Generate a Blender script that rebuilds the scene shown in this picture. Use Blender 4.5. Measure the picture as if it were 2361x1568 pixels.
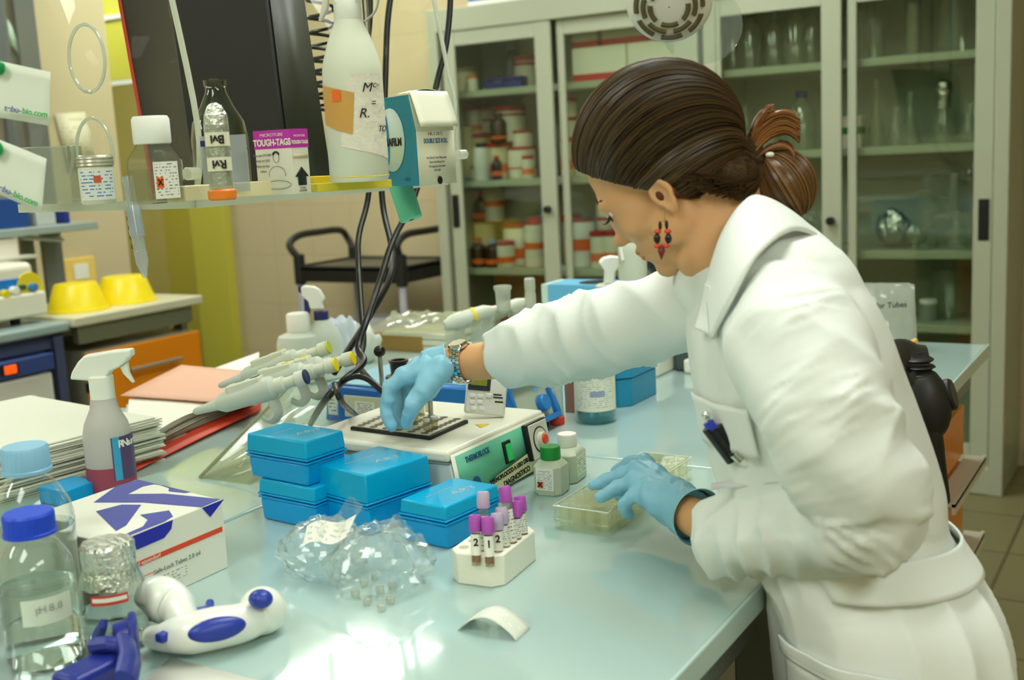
import bpy, bmesh, math, random
from mathutils import Vector as V, Matrix, Euler, Quaternion, noise
C = bpy.context.scene
for o in list(bpy.data.objects): bpy.data.objects.remove(o)
PI = math.pi; R = math.radians
# ------------------------------------------------------------------ camera
FPX, CX, CY = 2620.0, 1180.5, 784.0
DN = V((810, 15716, 2620)).normalized()
YC = V((1598, -(810*1598+2620*2620)/15716, 2620)).normalized()
ZC = -DN; XC = YC.cross(ZC)
CAM = V((0, 0, 1.45))
def tow(v): return V((v.dot(XC), v.dot(YC), v.dot(ZC)))     # image axes (right, down, ahead) to world
def ray(px, py): return tow(V((px-CX, py-CY, FPX)))/FPX
def PZ(px, py, z): r = ray(px, py); return CAM + r*((z-1.45)/r.z)
def PY(px, py, y): r = ray(px, py); return CAM + r*(y/r.y)
def PX(px, py, x): r = ray(px, py); return CAM + r*(x/r.x)
def PD(px, py, d): return CAM + ray(px, py)*d
cd = bpy.data.cameras.new('camera'); cam = bpy.data.objects.new('camera', cd); C.collection.objects.link(cam)
r_, u_, b_ = tow(V((1,0,0))), tow(V((0,-1,0))), tow(V((0,0,-1)))
m = Matrix((( r_.x,u_.x,b_.x,0),(r_.y,u_.y,b_.y,0),(r_.z,u_.z,b_.z,1.45),(0,0,0,1)))
cam.matrix_world = m
cd.sensor_width = 36; cd.sensor_fit = 'HORIZONTAL'; cd.lens = 36*FPX/2361; cd.clip_start = .05; cd.clip_end = 60
cd.dof.use_dof = True; cd.dof.focus_distance = 1.75; cd.dof.aperture_fstop = 4.5
C.camera = cam
# ------------------------------------------------------------------ world, exposure
w = bpy.data.worlds.new('world'); C.world = w; w.use_nodes = True
w.node_tree.nodes['Background'].inputs[0].default_value = (.75, .85, 1, 1)
w.node_tree.nodes['Background'].inputs[1].default_value = 1.0
C.view_settings.view_transform = 'Standard'; C.view_settings.look = 'None'
C.view_settings.exposure = 0.25; C.view_settings.gamma = 1
C.cycles.max_bounces = 10; C.cycles.transparent_max_bounces = 24; C.cycles.transmission_bounces = 8
C.cycles.diffuse_bounces = 4; C.cycles.glossy_bounces = 4
C.cycles.caustics_reflective = False; C.cycles.caustics_refractive = False
C.cycles.use_denoising = True
# ------------------------------------------------------------------ materials
def lin(c):
    c = c/255; return c/12.92 if c <= .04045 else ((c+.055)/1.055)**2.4
def hx(c): return (lin(c[0]), lin(c[1]), lin(c[2]), 1)
MATS = {}
def mat(name, col, rough=.5, metal=0, spec=.5, trans=0, ior=1.45, emit=0, bump=0, bscale=60, var=0, vscale=5, sss=0, coat=0, alpha=1):
    if name in MATS: return MATS[name]
    m = bpy.data.materials.new(name); m.use_nodes = True; nt = m.node_tree; b = nt.nodes['Principled BSDF']
    I = b.inputs; I['Base Color'].default_value = hx(col); I['Roughness'].default_value = rough
    I['Metallic'].default_value = metal; I['Specular IOR Level'].default_value = spec; I['IOR'].default_value = ior
    I['Transmission Weight'].default_value = trans; I['Coat Weight'].default_value = coat; I['Alpha'].default_value = alpha
    if sss: I['Subsurface Weight'].default_value = sss; I['Subsurface Scale'].default_value = .01
    if emit: I['Emission Color'].default_value = hx(col); I['Emission Strength'].default_value = emit
    if bump or var:
        tc = nt.nodes.new('ShaderNodeTexCoord')
    if bump:
        n = nt.nodes.new('ShaderNodeTexNoise'); n.inputs['Scale'].default_value = bscale; n.inputs['Detail'].default_value = 4
        nt.links.new(tc.outputs['Object'], n.inputs['Vector'])
        bp = nt.nodes.new('ShaderNodeBump'); bp.inputs['Strength'].default_value = bump; bp.inputs['Distance'].default_value = .01
        nt.links.new(n.outputs['Fac'], bp.inputs['Height']); nt.links.new(bp.outputs[0], I['Normal'])
    if var:
        n = nt.nodes.new('ShaderNodeTexNoise'); n.inputs['Scale'].default_value = vscale; n.inputs['Detail'].default_value = 5
        nt.links.new(tc.outputs['Object'], n.inputs['Vector'])
        mx = nt.nodes.new('ShaderNodeMix'); mx.data_type = 'RGBA'; mx.blend_type = 'MULTIPLY'
        mp = nt.nodes.new('ShaderNodeMapRange'); mp.inputs[1].default_value = .3; mp.inputs[2].default_value = .7
        mp.inputs[3].default_value = 1-var; mp.inputs[4].default_value = 1+var*.3
        nt.links.new(n.outputs['Fac'], mp.inputs[0]); mx.inputs[0].default_value = 1
        mx.inputs[6].default_value = hx(col); nt.links.new(mp.outputs[0], mx.inputs[7]); nt.links.new(mx.outputs[2], I['Base Color'])
    MATS[name] = m; return m
def clear(name, tint=(235,242,238), edge=.55, rough=.03, haze=0, hcol=(225,232,225), lo=.04):
    "thin clear plastic or glass wall: see-through with a fresnel gloss, optional milky haze"
    if name in MATS: return MATS[name]
    m = bpy.data.materials.new(name); m.use_nodes = True; nt = m.node_tree; nt.nodes.clear()
    o = nt.nodes.new('ShaderNodeOutputMaterial'); t = nt.nodes.new('ShaderNodeBsdfTransparent'); g = nt.nodes.new('ShaderNodeBsdfGlossy')
    t.inputs[0].default_value = hx(tint); g.inputs['Roughness'].default_value = rough; g.inputs[0].default_value = (1,1,1,1)
    lw = nt.nodes.new('ShaderNodeLayerWeight'); lw.inputs['Blend'].default_value = .5
    p = nt.nodes.new('ShaderNodeMath'); p.operation = 'POWER'; p.inputs[1].default_value = 3
    nt.links.new(lw.outputs['Facing'], p.inputs[0])
    mr = nt.nodes.new('ShaderNodeMapRange'); mr.inputs[3].default_value = lo; mr.inputs[4].default_value = edge
    nt.links.new(p.outputs[0], mr.inputs[0])
    base = t
    if haze:
        d = nt.nodes.new('ShaderNodeBsdfDiffuse'); d.inputs[0].default_value = hx(hcol)
        tl = nt.nodes.new('ShaderNodeBsdfTranslucent'); tl.inputs[0].default_value = hx(hcol)
        m1 = nt.nodes.new('ShaderNodeMixShader'); m1.inputs[0].default_value = .5
        nt.links.new(d.outputs[0], m1.inputs[1]); nt.links.new(tl.outputs[0], m1.inputs[2])
        m2 = nt.nodes.new('ShaderNodeMixShader'); m2.inputs[0].default_value = haze
        nt.links.new(t.outputs[0], m2.inputs[1]); nt.links.new(m1.outputs[0], m2.inputs[2]); base = m2
    mx = nt.nodes.new('ShaderNodeMixShader'); nt.links.new(mr.outputs[0], mx.inputs[0])
    nt.links.new(base.outputs[0], mx.inputs[1]); nt.links.new(g.outputs[0], mx.inputs[2]); nt.links.new(mx.outputs[0], o.inputs[0])
    MATS[name] = m; return m
def printed(name, base, ink, rows=12, cols=9, axes=(0, 2), lo=.45, margin=.1, rough=.5):
    "paper with rows of small print, in the part's own bounding box"
    if name in MATS: return MATS[name]
    m = mat(name, base, rough); nt = m.node_tree; b = nt.nodes['Principled BSDF']
    N = nt.nodes.new; L = nt.links.new
    tc = N('ShaderNodeTexCoord'); sp = N('ShaderNodeSeparateXYZ'); L(tc.outputs['Generated'], sp.inputs[0])
    def M(op, a, b_=None):
        n = N('ShaderNodeMath'); n.operation = op
        for i, q in enumerate((a, b_)):
            if q is None: continue
            if isinstance(q, (int, float)): n.inputs[i].default_value = q
            else: L(q, n.inputs[i])
        return n.outputs[0]
    u, v = sp.outputs[axes[0]], sp.outputs[axes[1]]
    vr = M('MULTIPLY', v, rows); line = M('LESS_THAN', M('FRACT', vr), .36)
    cb = N('ShaderNodeCombineXYZ'); L(M('MULTIPLY', u, cols), cb.inputs[0]); L(M('FLOOR', vr), cb.inputs[1])
    nz = N('ShaderNodeTexNoise'); nz.inputs['Scale'].default_value = 1.7; nz.inputs['Detail'].default_value = 2; L(cb.outputs[0], nz.inputs['Vector'])
    k = M('MULTIPLY', line, M('GREATER_THAN', nz.outputs['Fac'], lo))
    for q in (u, v):
        k = M('MULTIPLY', k, M('MULTIPLY', M('GREATER_THAN', q, margin), M('LESS_THAN', q, 1-margin)))
    mx = N('ShaderNodeMix'); mx.data_type = 'RGBA'; mx.inputs[6].default_value = hx(base); mx.inputs[7].default_value = hx(ink)
    L(k, mx.inputs[0]); L(mx.outputs[2], b.inputs['Base Color']); return m
# ------------------------------------------------------------------ mesh builder
class MB:
    def __init__(s): s.v = []; s.f = []; s.mx = Matrix()
    def add(s, vs, fs):
        n = len(s.v); s.v += [s.mx @ V(p) for p in vs]; s.f += [tuple(n+i for i in f) for f in fs]; return s
    def box(s, x0, x1, y0, y1, z0, z1, tx=0, ty=0):
        "tx, ty: how much the top is narrower at each side"
        v = [(x0,y0,z0),(x1,y0,z0),(x1,y1,z0),(x0,y1,z0),(x0+tx,y0+ty,z1),(x1-tx,y0+ty,z1),(x1-tx,y1-ty,z1),(x0+tx,y1-ty,z1)]
        return s.add(v, [(0,3,2,1),(4,5,6,7),(0,1,5,4),(1,2,6,5),(2,3,7,6),(3,0,4,7)])
    def at(s, loc=(0,0,0), rot=(0,0,0)): s.mx = Matrix.Translation(V(loc)) @ Euler(rot).to_matrix().to_4x4(); return s
    def lathe(s, prof, n=32, c=(0,0,0), cap=True):
        vs = []; fs = []; k = len(prof)
        for r, z in prof:
            for i in range(n):
                a = 2*PI*i/n; vs.append((c[0]+max(r,1e-5)*math.cos(a), c[1]+max(r,1e-5)*math.sin(a), c[2]+z))
        for j in range(k-1):
            for i in range(n):
                i2 = (i+1) % n; fs.append((j*n+i, j*n+i2, (j+1)*n+i2, (j+1)*n+i))
        if cap: fs += [tuple(range(n-1, -1, -1)), tuple((k-1)*n+i for i in range(n))]
        return s.add(vs, fs)
    def cyl(s, r, z0, z1, n=28, c=(0,0), b=0):
        b = b or min(r*.12, (z1-z0)*.2)
        return s.lathe([(r-b,z0),(r,z0+b),(r,z1-b),(r-b,z1)], n, (c[0],c[1],0))
    def tube(s, pts, r, n=10, closed=False, flat=None):
        pts = [V(p) for p in pts]; k = len(pts); rs = r if isinstance(r, (list, tuple)) else [r]*k
        vs = []; fs = []; up = None
        for i, p in enumerate(pts):
            a = pts[(i-1) % k] if (closed or i) else p; b = pts[(i+1) % k] if (closed or i < k-1) else p
            t = (b-a).normalized()
            if up is None: up = t.orthogonal().normalized()
            up = (up - t*up.dot(t)); up = up.normalized() if up.length > 1e-6 else t.orthogonal().normalized()
            sd = t.cross(up)
            q = rs[i] if not isinstance(rs[i], (list, tuple)) else rs[i]
            ra, rb = (q, q) if not isinstance(q, (list, tuple)) else q
            for j in range(n):
                g = 2*PI*j/n; vs.append(p + up*math.cos(g)*ra + sd*math.sin(g)*rb)
        m = k if closed else k-1
        for i in range(m):
            for j in range(n):
                j2 = (j+1) % n; i2 = (i+1) % k
                fs.append((i*n+j, i*n+j2, i2*n+j2, i2*n+j))
        if not closed: fs += [tuple(range(n-1,-1,-1)), tuple((k-1)*n+j for j in range(n))]
        return s.add(vs, fs)
    def prism(s, poly, z0, z1):
        n = len(poly)
        vs = [(x,y,z0) for x,y in poly] + [(x,y,z1) for x,y in poly]
        return s.add(vs, [tuple(range(n-1,-1,-1)), tuple(range(n,2*n))] + [(i,(i+1)%n,n+(i+1)%n,n+i) for i in range(n)])
    def ell(s, c, r, rot=(0,0,0), n=24):
        mt = Euler(rot).to_matrix() if not isinstance(rot, Matrix) else rot
        vs = []; fs = []; k = n//2
        for j in range(k+1):
            th = PI*j/k
            for i in range(n):
                a = 2*PI*i/n; q = V((r[0]*math.sin(th)*math.cos(a), r[1]*math.sin(th)*math.sin(a), r[2]*math.cos(th)))
                vs.append(V(c) + mt @ q)
        for j in range(k):
            for i in range(n):
                i2 = (i+1) % n; fs.append((j*n+i, (j+1)*n+i, (j+1)*n+i2, j*n+i2))
        return s.add(vs, fs)
    def grid(s, nu, nv, fn, th=0):
        vs = [V(fn(i/nu, j/nv)) for j in range(nv+1) for i in range(nu+1)]
        fs = [(j*(nu+1)+i, j*(nu+1)+i+1, (j+1)*(nu+1)+i+1, (j+1)*(nu+1)+i) for j in range(nv) for i in range(nu)]
        return s.add(vs, fs)
    def build(s, name, m, parent=None, bev=0, seg=2, smooth=True, solid=0, label=None, angle=35, sub=0, loc=None):
        me = bpy.data.meshes.new(name); me.from_pydata([tuple(p) for p in s.v], [], s.f)
        bm = bmesh.new(); bm.from_mesh(me); bmesh.ops.remove_doubles(bm, verts=bm.verts, dist=2e-5)
        bmesh.ops.recalc_face_normals(bm, faces=bm.faces); bm.to_mesh(me); bm.free()
        me.materials.append(m)
        if smooth:
            me.shade_smooth(); me.set_sharp_from_angle(angle=R(angle))
        o = bpy.data.objects.new(name, me); C.collection.objects.link(o)
        if parent: o.parent = parent
        if loc is not None: o.location = loc
        if solid: q = o.modifiers.new('s', 'SOLIDIFY'); q.thickness = solid; q.offset = 0
        if sub: q = o.modifiers.new('d', 'SUBSURF'); q.levels = q.render_levels = sub
        if bev: q = o.modifiers.new('b', 'BEVEL'); q.width = bev; q.segments = seg; q.limit_method = 'ANGLE'; q.angle_limit = R(40)
        if label: o['label'] = label
        return o
def bx(*a, **k): return MB().box(*a, **k)
def thing(name, label, cat, loc=(0,0,0), rz=0, rot=None, group=None):
    o = bpy.data.objects.new(name, None); C.collection.objects.link(o); o.empty_display_size = .02
    o.location = loc; o.rotation_euler = rot if rot else (0,0,rz)
    o['label'] = label; o['category'] = cat
    if group: o['group'] = group
    return o
def tag(o, label, cat, group=None, kind=None):
    o['label'] = label; o['category'] = cat
    if group: o['group'] = group
    if kind: o['kind'] = kind
    return o
def struct(o, label=None):
    o['kind'] = 'structure'
    if label: o['label'] = label
    return o
def text(body, size, m, parent, loc, rot=(PI/2,0,0), name='lettering', align='CENTER', sx=1, ext=.0002, shear=0, bold=0):
    c = bpy.data.curves.new(name, 'FONT'); c.body = body; c.size = size; c.align_x = align; c.align_y = 'CENTER'; c.extrude = ext; c.shear = shear
    c.offset = bold
    c.materials.append(m); o = bpy.data.objects.new(name, c); C.collection.objects.link(o)
    o.parent = parent; o.location = loc; o.rotation_euler = rot; o.scale = (sx,1,1); return o
def copy_tree(o, parent=None):
    c = o.copy(); C.collection.objects.link(c)
    c.parent = parent
    for ch in [x for x in bpy.data.objects if x.parent == o]: copy_tree(ch, c)
    return c
def smooth_path(pts, n=8):
    "Catmull-Rom through the points"
    pts = [V(p) for p in pts]; out = []
    for i in range(len(pts)-1):
        p0 = pts[max(i-1,0)]; p1 = pts[i]; p2 = pts[i+1]; p3 = pts[min(i+2,len(pts)-1)]
        for k in range(n):
            t = k/n; out.append(.5*((2*p1)+(p2-p0)*t+(2*p0-5*p1+4*p2-p3)*t*t+(3*p1-p0-3*p2+p3)*t**3))
    return out + [pts[-1]]
M_ = {}
WHITE = mat('white_plastic', (236,238,228), .4); BLACK = mat('black_plastic', (22,22,22), .35); INK = mat('ink', (25,25,25), .6)
PAPER = mat('paper', (236,236,222), .7); GREY = mat('grey_metal', (165,170,160), .4); CHROME = mat('chrome', (225,225,220), .12, metal=1)
STEEL = mat('steel', (190,190,180), .28, metal=1); GLASS = clear('clear_glass'); ACRYL = clear('acrylic', (240,246,240), .7)
# the big lamps: eight recessed ceiling fixtures, plus two added to brighten door and corridor
LAMP_K = 11.0
def lamps():
    em = mat('lamp_diffuser', (247,252,244), .5, emit=LAMP_K)
    for i, (x, y) in enumerate([(-.9,-.9),(-3.4,-.9),(-.7,1.7),(-3.4,1.7),(-1.7,3.5),(-3.65,4.0),(1.4,.2),(1.6,-1.6),(-6.0,4.2),(-6.0,6.0)]):
        where = ['over the near end of the bench','over the near left aisle','over the middle of the bench','over the left aisle by the worktop',
                 'in front of the glassware cabinet','in front of the black trolley','to the right of the near floor','over the near right corner','added unseen to brighten the yellow door','added unseen to brighten the corridor behind the door'][i]
        t = thing('ceiling_light', 'white rectangular ceiling light '+where, 'ceiling light', (x,y,2.93), group='ceiling lights')
        bx(-.32,.32,-.64,.64,0,.065).build('housing', WHITE, t)
        bx(-.3,.3,-.62,.62,-.004,-.001).build('diffuser', em, t)
# ================================================================== room shell
def room():
    wallm = mat('wall_paint', (206,192,154), .6, var=.06, vscale=1.5, bump=.05, bscale=8)
    fl = mat('floor_tile', (150,140,98), .45); nt = fl.node_tree; b = nt.nodes['Principled BSDF']
    tc = nt.nodes.new('ShaderNodeTexCoord'); br = nt.nodes.new('ShaderNodeTexBrick'); br.offset = 0
    mp = nt.nodes.new('ShaderNodeMapping'); mp.inputs['Location'].default_value = (.1,.16,0)
    br.inputs['Color1'].default_value = hx((124,118,82)); br.inputs['Color2'].default_value = hx((116,110,76)); br.inputs['Mortar'].default_value = hx((84,78,52))
    br.inputs['Scale'].default_value = 1; br.inputs['Mortar Size'].default_value = .006; br.inputs['Brick Width'].default_value = .42; br.inputs['Row Height'].default_value = .42
    nt.links.new(tc.outputs['Object'], mp.inputs[0]); nt.links.new(mp.outputs[0], br.inputs['Vector']); nt.links.new(br.outputs['Color'], b.inputs['Base Color'])
    struct(bx(-8.2,3.2,-2.6,8.2,-.1,0).build('floor', fl, smooth=False))
    struct(bx(-8.2,3.2,-2.6,8.2,3.0,3.1).build('ceiling', mat('ceiling_paint', (235,232,215), .8), smooth=False))
    # back wall, tiles up to 1.6 m
    tw = mat('wall_tile', (206,192,154), .3); nt = tw.node_tree; b = nt.nodes['Principled BSDF']
    tc = nt.nodes.new('ShaderNodeTexCoord'); br = nt.nodes.new('ShaderNodeTexBrick'); br.offset = 0
    mp = nt.nodes.new('ShaderNodeMapping'); mp.inputs['Rotation'].default_value = (PI/2,0,0)
    br.inputs['Color1'].default_value = hx((208,193,154)); br.inputs['Color2'].default_value = hx((205,190,151)); br.inputs['Mortar'].default_value = hx((192,178,140))
    br.inputs['Scale'].default_value = 1; br.inputs['Mortar Size'].default_value = .003; br.inputs['Brick Width'].default_value = .3; br.inputs['Row Height'].default_value = .3
    nt.links.new(tc.outputs['Object'], mp.inputs[0]); nt.links.new(mp.outputs[0], br.inputs['Vector']); nt.links.new(br.outputs['Color'], b.inputs['Base Color'])
    struct(bx(-5.15,3.1,5.16,5.3,0,3).build('wall_back', tw, smooth=False))
    struct(bx(3.0,3.15,-2.5,5.16,0,3).build('wall_right', wallm, smooth=False))
    struct(bx(-8.2,3.1,-2.6,-2.5,0,3).build('wall_front', wallm, smooth=False))
    struct(bx(-4.62,-4.47,-2.5,3.78,0,3).build('wall_left', wallm, smooth=False))
    corr = mat('corridor_paint', (214,206,150), .6)
    struct(bx(-8.2,-5.0,6.7,6.8,0,3).build('wall_corridor', corr, smooth=False))
    struct(bx(-8.2,-8.1,-2.6,6.7,0,3).build('wall_far_left', corr, smooth=False))
    struct(bx(-5.1,-5.0,5.3,6.7,0,3).build('wall_corridor_side', corr, smooth=False))
    struct(bx(-8.1,-6.5,5.16,5.3,0,3).build('wall_back_left', corr, smooth=False))
    yel = mat('yellow_paint', (204,198,78), .4)
    struct(bx(-5.44,-5.15,5.1,5.3,0,2.05).build('trim_1', yel, bev=.006))
    struct(bx(-6.5,-5.15,5.12,5.28,2.02,2.62).build('trim_2', yel, bev=.006))
    struct(bx(-6.5,-5.15,5.13,5.29,2.62,3).build('wall_over_door', corr, smooth=False))
    d = thing('door_1', 'yellow corridor door standing half open behind the yellow frame', 'door', (-5.46,5.22,0), rz=PI-R(28))
    del d['category']; d['kind'] = 'structure'
    bx(0,.9,-.02,.02,.01,2.0).build('door_leaf', mat('yellow_door', (196,186,60), .45), d, bev=.003)
    for z in (.3, 1.12, 1.8): bx(-.03,.03,-.03,-.018,z,z+.12).build('hinge', BLACK, d)
    MB().at((.82,-.06,1.0), (0,PI/2,0)).cyl(.01,-.06,.06).build('door_handle', STEEL, d)
    struct(bx(-6.45,-5.46,5.12,5.15,1.995,2.02).build('trim_3', mat('transom_white', (240,240,235), .4)))
    struct(bx(-6.45,-5.46,5.1,5.12,2.40,2.425).build('trim_4', mat('transom_white', (240,240,235), .4)))
    bb = mat('skirting', (112,104,78), .5)
    struct(bx(-.6,3.0,5.14,5.16,0,.1).build('baseboard_back', bb)); struct(bx(2.98,3,-2.5,5.14,0,.1).build('baseboard_right', bb))
    # round black bin in the doorway
    t = thing('waste_bin', 'round black bin standing on the floor in the doorway', 'bin', (-5.66,4.98,0))
    MB().lathe([(.13,0),(.16,.3),(.165,.34),(.155,.345),(.12,.02)], 32).build('bin_body', BLACK, t)
    MB().lathe([(.168,.34),(.168,.37),(.12,.43),(.03,.45)], 32).build('lid', BLACK, t)
    # socket on the left wall
    p = PX(183,626,-4.46)
    t = thing('wall_socket', 'square yellow switch plate with a white centre on the wall', 'wall switch', (-4.455,p.y,p.z))
    bx(-.012,.006,-.085,.085,-.065,.065).build('plate', mat('socket_yellow', (238,205,110), .4), t, bev=.004)
    bx(.006,.012,-.04,.04,-.035,.035).build('switch', WHITE, t, bev=.002)
    # white strip on the wall behind the camera; it gives no light
    struct(bx(-3.4,-.4,-2.5,-2.47,1.0,1.05).build('trim_5', WHITE))
# ================================================================== cabinets
CAB = mat('cabinet_enamel', (172,178,154), .4, var=.02, vscale=2); CABD = mat('cabinet_inside', (176,184,166), .6)
PANE = clear('cabinet_pane', (236,242,234), .45, .02)
CY0 = 4.687
def cabinet(x0, x1, ztop, shelves, stiles, label, handles, name='glass_cabinet'):
    t = thing(name, label, 'cabinet', (0,0,0))
    y0, y1 = CY0, 5.14
    bx(x0+.002,x0+.025,y0+.002,y1,.002,ztop-.002).build('side_panel', CAB, t); bx(x1-.025,x1-.002,y0+.002,y1,.002,ztop-.002).build('side_panel', CAB, t)
    bx(x0+.003,x1-.003,y0+.003,y1-.002,ztop-.022,ztop-.003).build('top_panel', CAB, t, bev=.004); bx(x0,x1,y0+.01,y1,.05,.09).build('bottom_panel', CAB, t)
    bx(x0+.02,x1-.02,y1-.02,y1-.005,.05,ztop-.01).build('back_panel', CABD, t)
    bx(x0,x0+.055,y0-.012,y0+.03,0,ztop).build('frame_post', CAB, t, bev=.004); bx(x1-.055,x1,y0-.012,y0+.03,0,ztop).build('frame_post', CAB, t, bev=.004)
    bx(x0+.004,x1-.004,y0-.011,y0+.029,ztop-.11,ztop-.004).build('head_rail', CAB, t, bev=.004); bx(x0+.004,x1-.004,y0-.011,y0+.029,.002,.11).build('plinth', CAB, t, bev=.004)
    for z in shelves: bx(x0+.025,x1-.025,y0+.06,y1-.03,z-.032,z).build('shelf', CAB, t, bev=.003)
    for k, (a, b, c, d) in enumerate(stiles):
        yy = y0-.004 if k == 0 else y0+.016
        f = MB().box(a,b,yy,yy+.018,.1,ztop-.1).box(c,d,yy,yy+.018,.1,ztop-.1).box(b,c,yy+.001,yy+.017,ztop-.18,ztop-.1).box(b,c,yy+.001,yy+.017,.1,.2)
        f = f.build('door', CAB, t, bev=.003)
        bx(b-.005,c+.005,yy+.007,yy+.010,.19,ztop-.17).build('pane', PANE, f)
        hxp, hz = handles[k]
        bx(hxp-.02,hxp+.02,yy-.004,yy-.001,hz-.08,hz+.08).build('handle', BLACK, f, bev=.004)
    q = MB().at((stiles[0][2]+.04 if k else 0, y0-.01, handles[0][1]), (PI/2,0,0)).cyl(.017,0,.028); q.build('lock', BLACK, t)
    return t
def jar(x, y, z, r, h, body, capc, label, cat='jar', grp=None, capr=1.02, caph=.02, band=None, kind='jar', neck=0):
    t = thing(kind, label, cat, (x,y,z+.001), group=grp)
    if neck:
        MB().lathe([(r*.9,0),(r,.004),(r,h*.62),(r*.85,h*.74),(r*.45,h*.82),(r*.4,h*.9)], 20).build('body', body, t)
        MB().cyl(r*.5,h*.86,h,16).build('cap', capc, t)
    else:
        MB().lathe([(r*.94,0),(r,.004),(r,h-caph-.012),(r*.93,h-caph)], 20).build('body', body, t)
        MB().cyl(r*capr,h-caph,h,20).build('cap', capc, t)
    if band:
        MB().lathe([(r*1.012,h*band[1]),(r*1.012,h*band[2])], 20, cap=False).build('label_band', band[0], t)
    return t
def cabinets():
    g = 'white jars with red lids on the cabinet shelves'
    cabinet(-3.252,-1.86,2.138,(.88,1.313,1.746),[(-3.174,-3.102,-2.659,-2.576),(-2.553,-2.518,-1.98,-1.91)],'grey enamel cabinet with sliding glass doors full of chemical jars',[(-3.145,1.17),(-1.945,1.17)],)
    cabinet(-1.835,-.624,2.138,(.668,.968,1.39,1.742),[(-1.79,-1.76,-1.335,-1.255),(-1.235,-1.20,-.754,-.684)],'grey enamel cabinet with sliding glass doors holding empty glassware',[(-1.775,1.10),(-.715,1.095)])
    RED = mat('red_lid', (176,42,36), .5); JW = mat('jar_white', (226,220,200), .5); OR = mat('orange_label', (236,110,34), .6)
    REDC = mat('red_cap', (205,48,38), .5); BRN = mat('amber_glass', (52,24,16), .2); JC = mat('jar_cream', (214,200,160), .5)
    BL = mat('deep_blue', (40,44,130), .4); DG = mat('dark_cap', (28,40,40), .4)
    def J(px, py, zs, w, h, body=JW, cap=RED, desc='', y=4.86, band=None, neck=0, kind='jar', cat='jar', cw=1.02, ch=None):
        p = PY(px, py, y); jar(p.x, y, zs, w*.66, h*1.16, body, cap, desc, cat, None, cw, ch or min(.025, h*.2), band, kind, neck)
    ob = (OR,.18,.42); zs = .88
    # shelf at 0.88 (jars in front)
    J(1122,612,zs,.085,.20,desc='tall cream jar with red lid at the left end of the lower jar shelf',y=4.95,body=JC,band=ob)
    J(1105,612,zs,.062,.125,BRN,REDC,'small amber bottle with red cap and orange label, lower jar shelf',y=4.80,band=(OR,.12,.3),neck=1,kind='reagent_bottle',cat='bottle')
    J(1138,612,zs,.060,.12,BRN,mat('blue_cap_pale',(120,160,215),.4),'small amber bottle with pale blue cap, lower jar shelf',y=4.80,band=(OR,.12,.3),neck=1,kind='reagent_bottle',cat='bottle')
    J(1168,612,zs,.068,.115,JW,RED,'small white jar with red lid beside the amber bottles',y=4.79,band=ob)
    J(1198,610,zs,.115,.185,JW,RED,'wide white jar with red lid behind the small white jar',y=4.9,band=ob)
    J(1238,612,zs,.085,.21,JW,REDC,'white plastic bottle with red screw cap by the door stile',y=4.84,band=(OR,.36,.5),neck=0,kind='reagent_bottle',cat='bottle',cw=.6,ch=.04)
    J(1115,530,1.098,.075,.13,BRN,REDC,'amber bottle with red cap standing on top of the lower jars',y=4.93,band=(OR,.12,.3),neck=1,kind='reagent_bottle',cat='bottle')
    J(1140,530,1.098,.085,.165,JW,mat('grey_cap',(180,182,180),.5),'white jar with grey lid on top of the lower jars',y=4.95,band=(OR,.4,.55))
    J(1345,612,zs,.105,.195,mat('tub_white',(232,232,225),.4),RED,'tall white drum with orange and blue label behind the right glass door',y=4.88,band=(OR,.35,.6),kind='plastic_drum',cat='drum',cw=.95,ch=.012)
    J(1385,612,zs,.072,.15,JW,RED,'white jar with red lid right of the white drum',y=4.82,band=ob)
    J(1418,612,zs,.07,.15,JW,RED,'white jar with red lid nearest the woman on the lower shelf',y=4.84,band=ob)
    J(1400,560,1.056,.07,.13,JW,RED,'white jar stacked above the two jars nearest the woman',y=4.86,band=(RED,.3,.42))
    J(1322,600,zs,.075,.21,JC,REDC,'cream jar with bright red lid behind the white drum',y=5.0,ch=.04)
    # shelf at 1.313
    zs = 1.313
    J(1100,410,zs,.045,.06,JW,RED,'tiny white pot with red lid on the middle jar shelf',y=4.80)
    J(1112,412,zs,.062,.155,mat('bottle_white',(232,234,228),.4),DG,'white bottle with dark cap on the middle jar shelf',y=4.79,kind='reagent_bottle',cat='bottle',cw=.6,ch=.022)
    J(1150,412,zs,.105,.155,JC,RED,'wide cream jar with dark red lid, middle of the jar shelf',y=4.88,band=ob)
    J(1147,412,zs,.040,.10,BRN,REDC,'little red topped bottle in front of the wide cream jar',y=4.78,band=(OR,.15,.35),neck=1,kind='reagent_bottle',cat='bottle')
    J(1205,412,zs,.105,.13,JW,RED,'white tub with a small red emblem, middle jar shelf',y=4.88,band=(RED,.3,.36),ch=.012)
    J(1219,412,zs,.045,.095,JW,RED,'small white pot with orange band in front of the white tub',y=4.79,band=ob)
    J(1084,412,zs,.045,.23,JC,JC,'tall cream canister at the left end of the middle shelf',y=4.93,kind='canister',cat='canister')
    J(1110,335,1.313,.085,.20,JC,RED,'cream jar with dark red lid behind the dark capped bottle',y=4.98)
    J(1098,330,1.545,.065,.12,JW,RED,'rounded white jar with orange band on top of the cream jar',y=4.98,band=(OR,.1,.3))
    J(1130,330,1.545,.080,.12,JW,RED,'large white jar with red lid, topmost of the stacked jars',y=5.03,band=(RED,.42,.5))
    J(1178,330,1.493,.120,.15,JW,RED,'widest white jar with dark red lid stacked on the middle shelf',y=4.93,band=(RED,.72,.78))
    J(1151,330,1.494,.062,.12,BRN,BRN,'amber bottle standing on the wide cream jar',y=4.83,band=(OR,.1,.2),neck=1,kind='reagent_bottle',cat='bottle')
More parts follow.
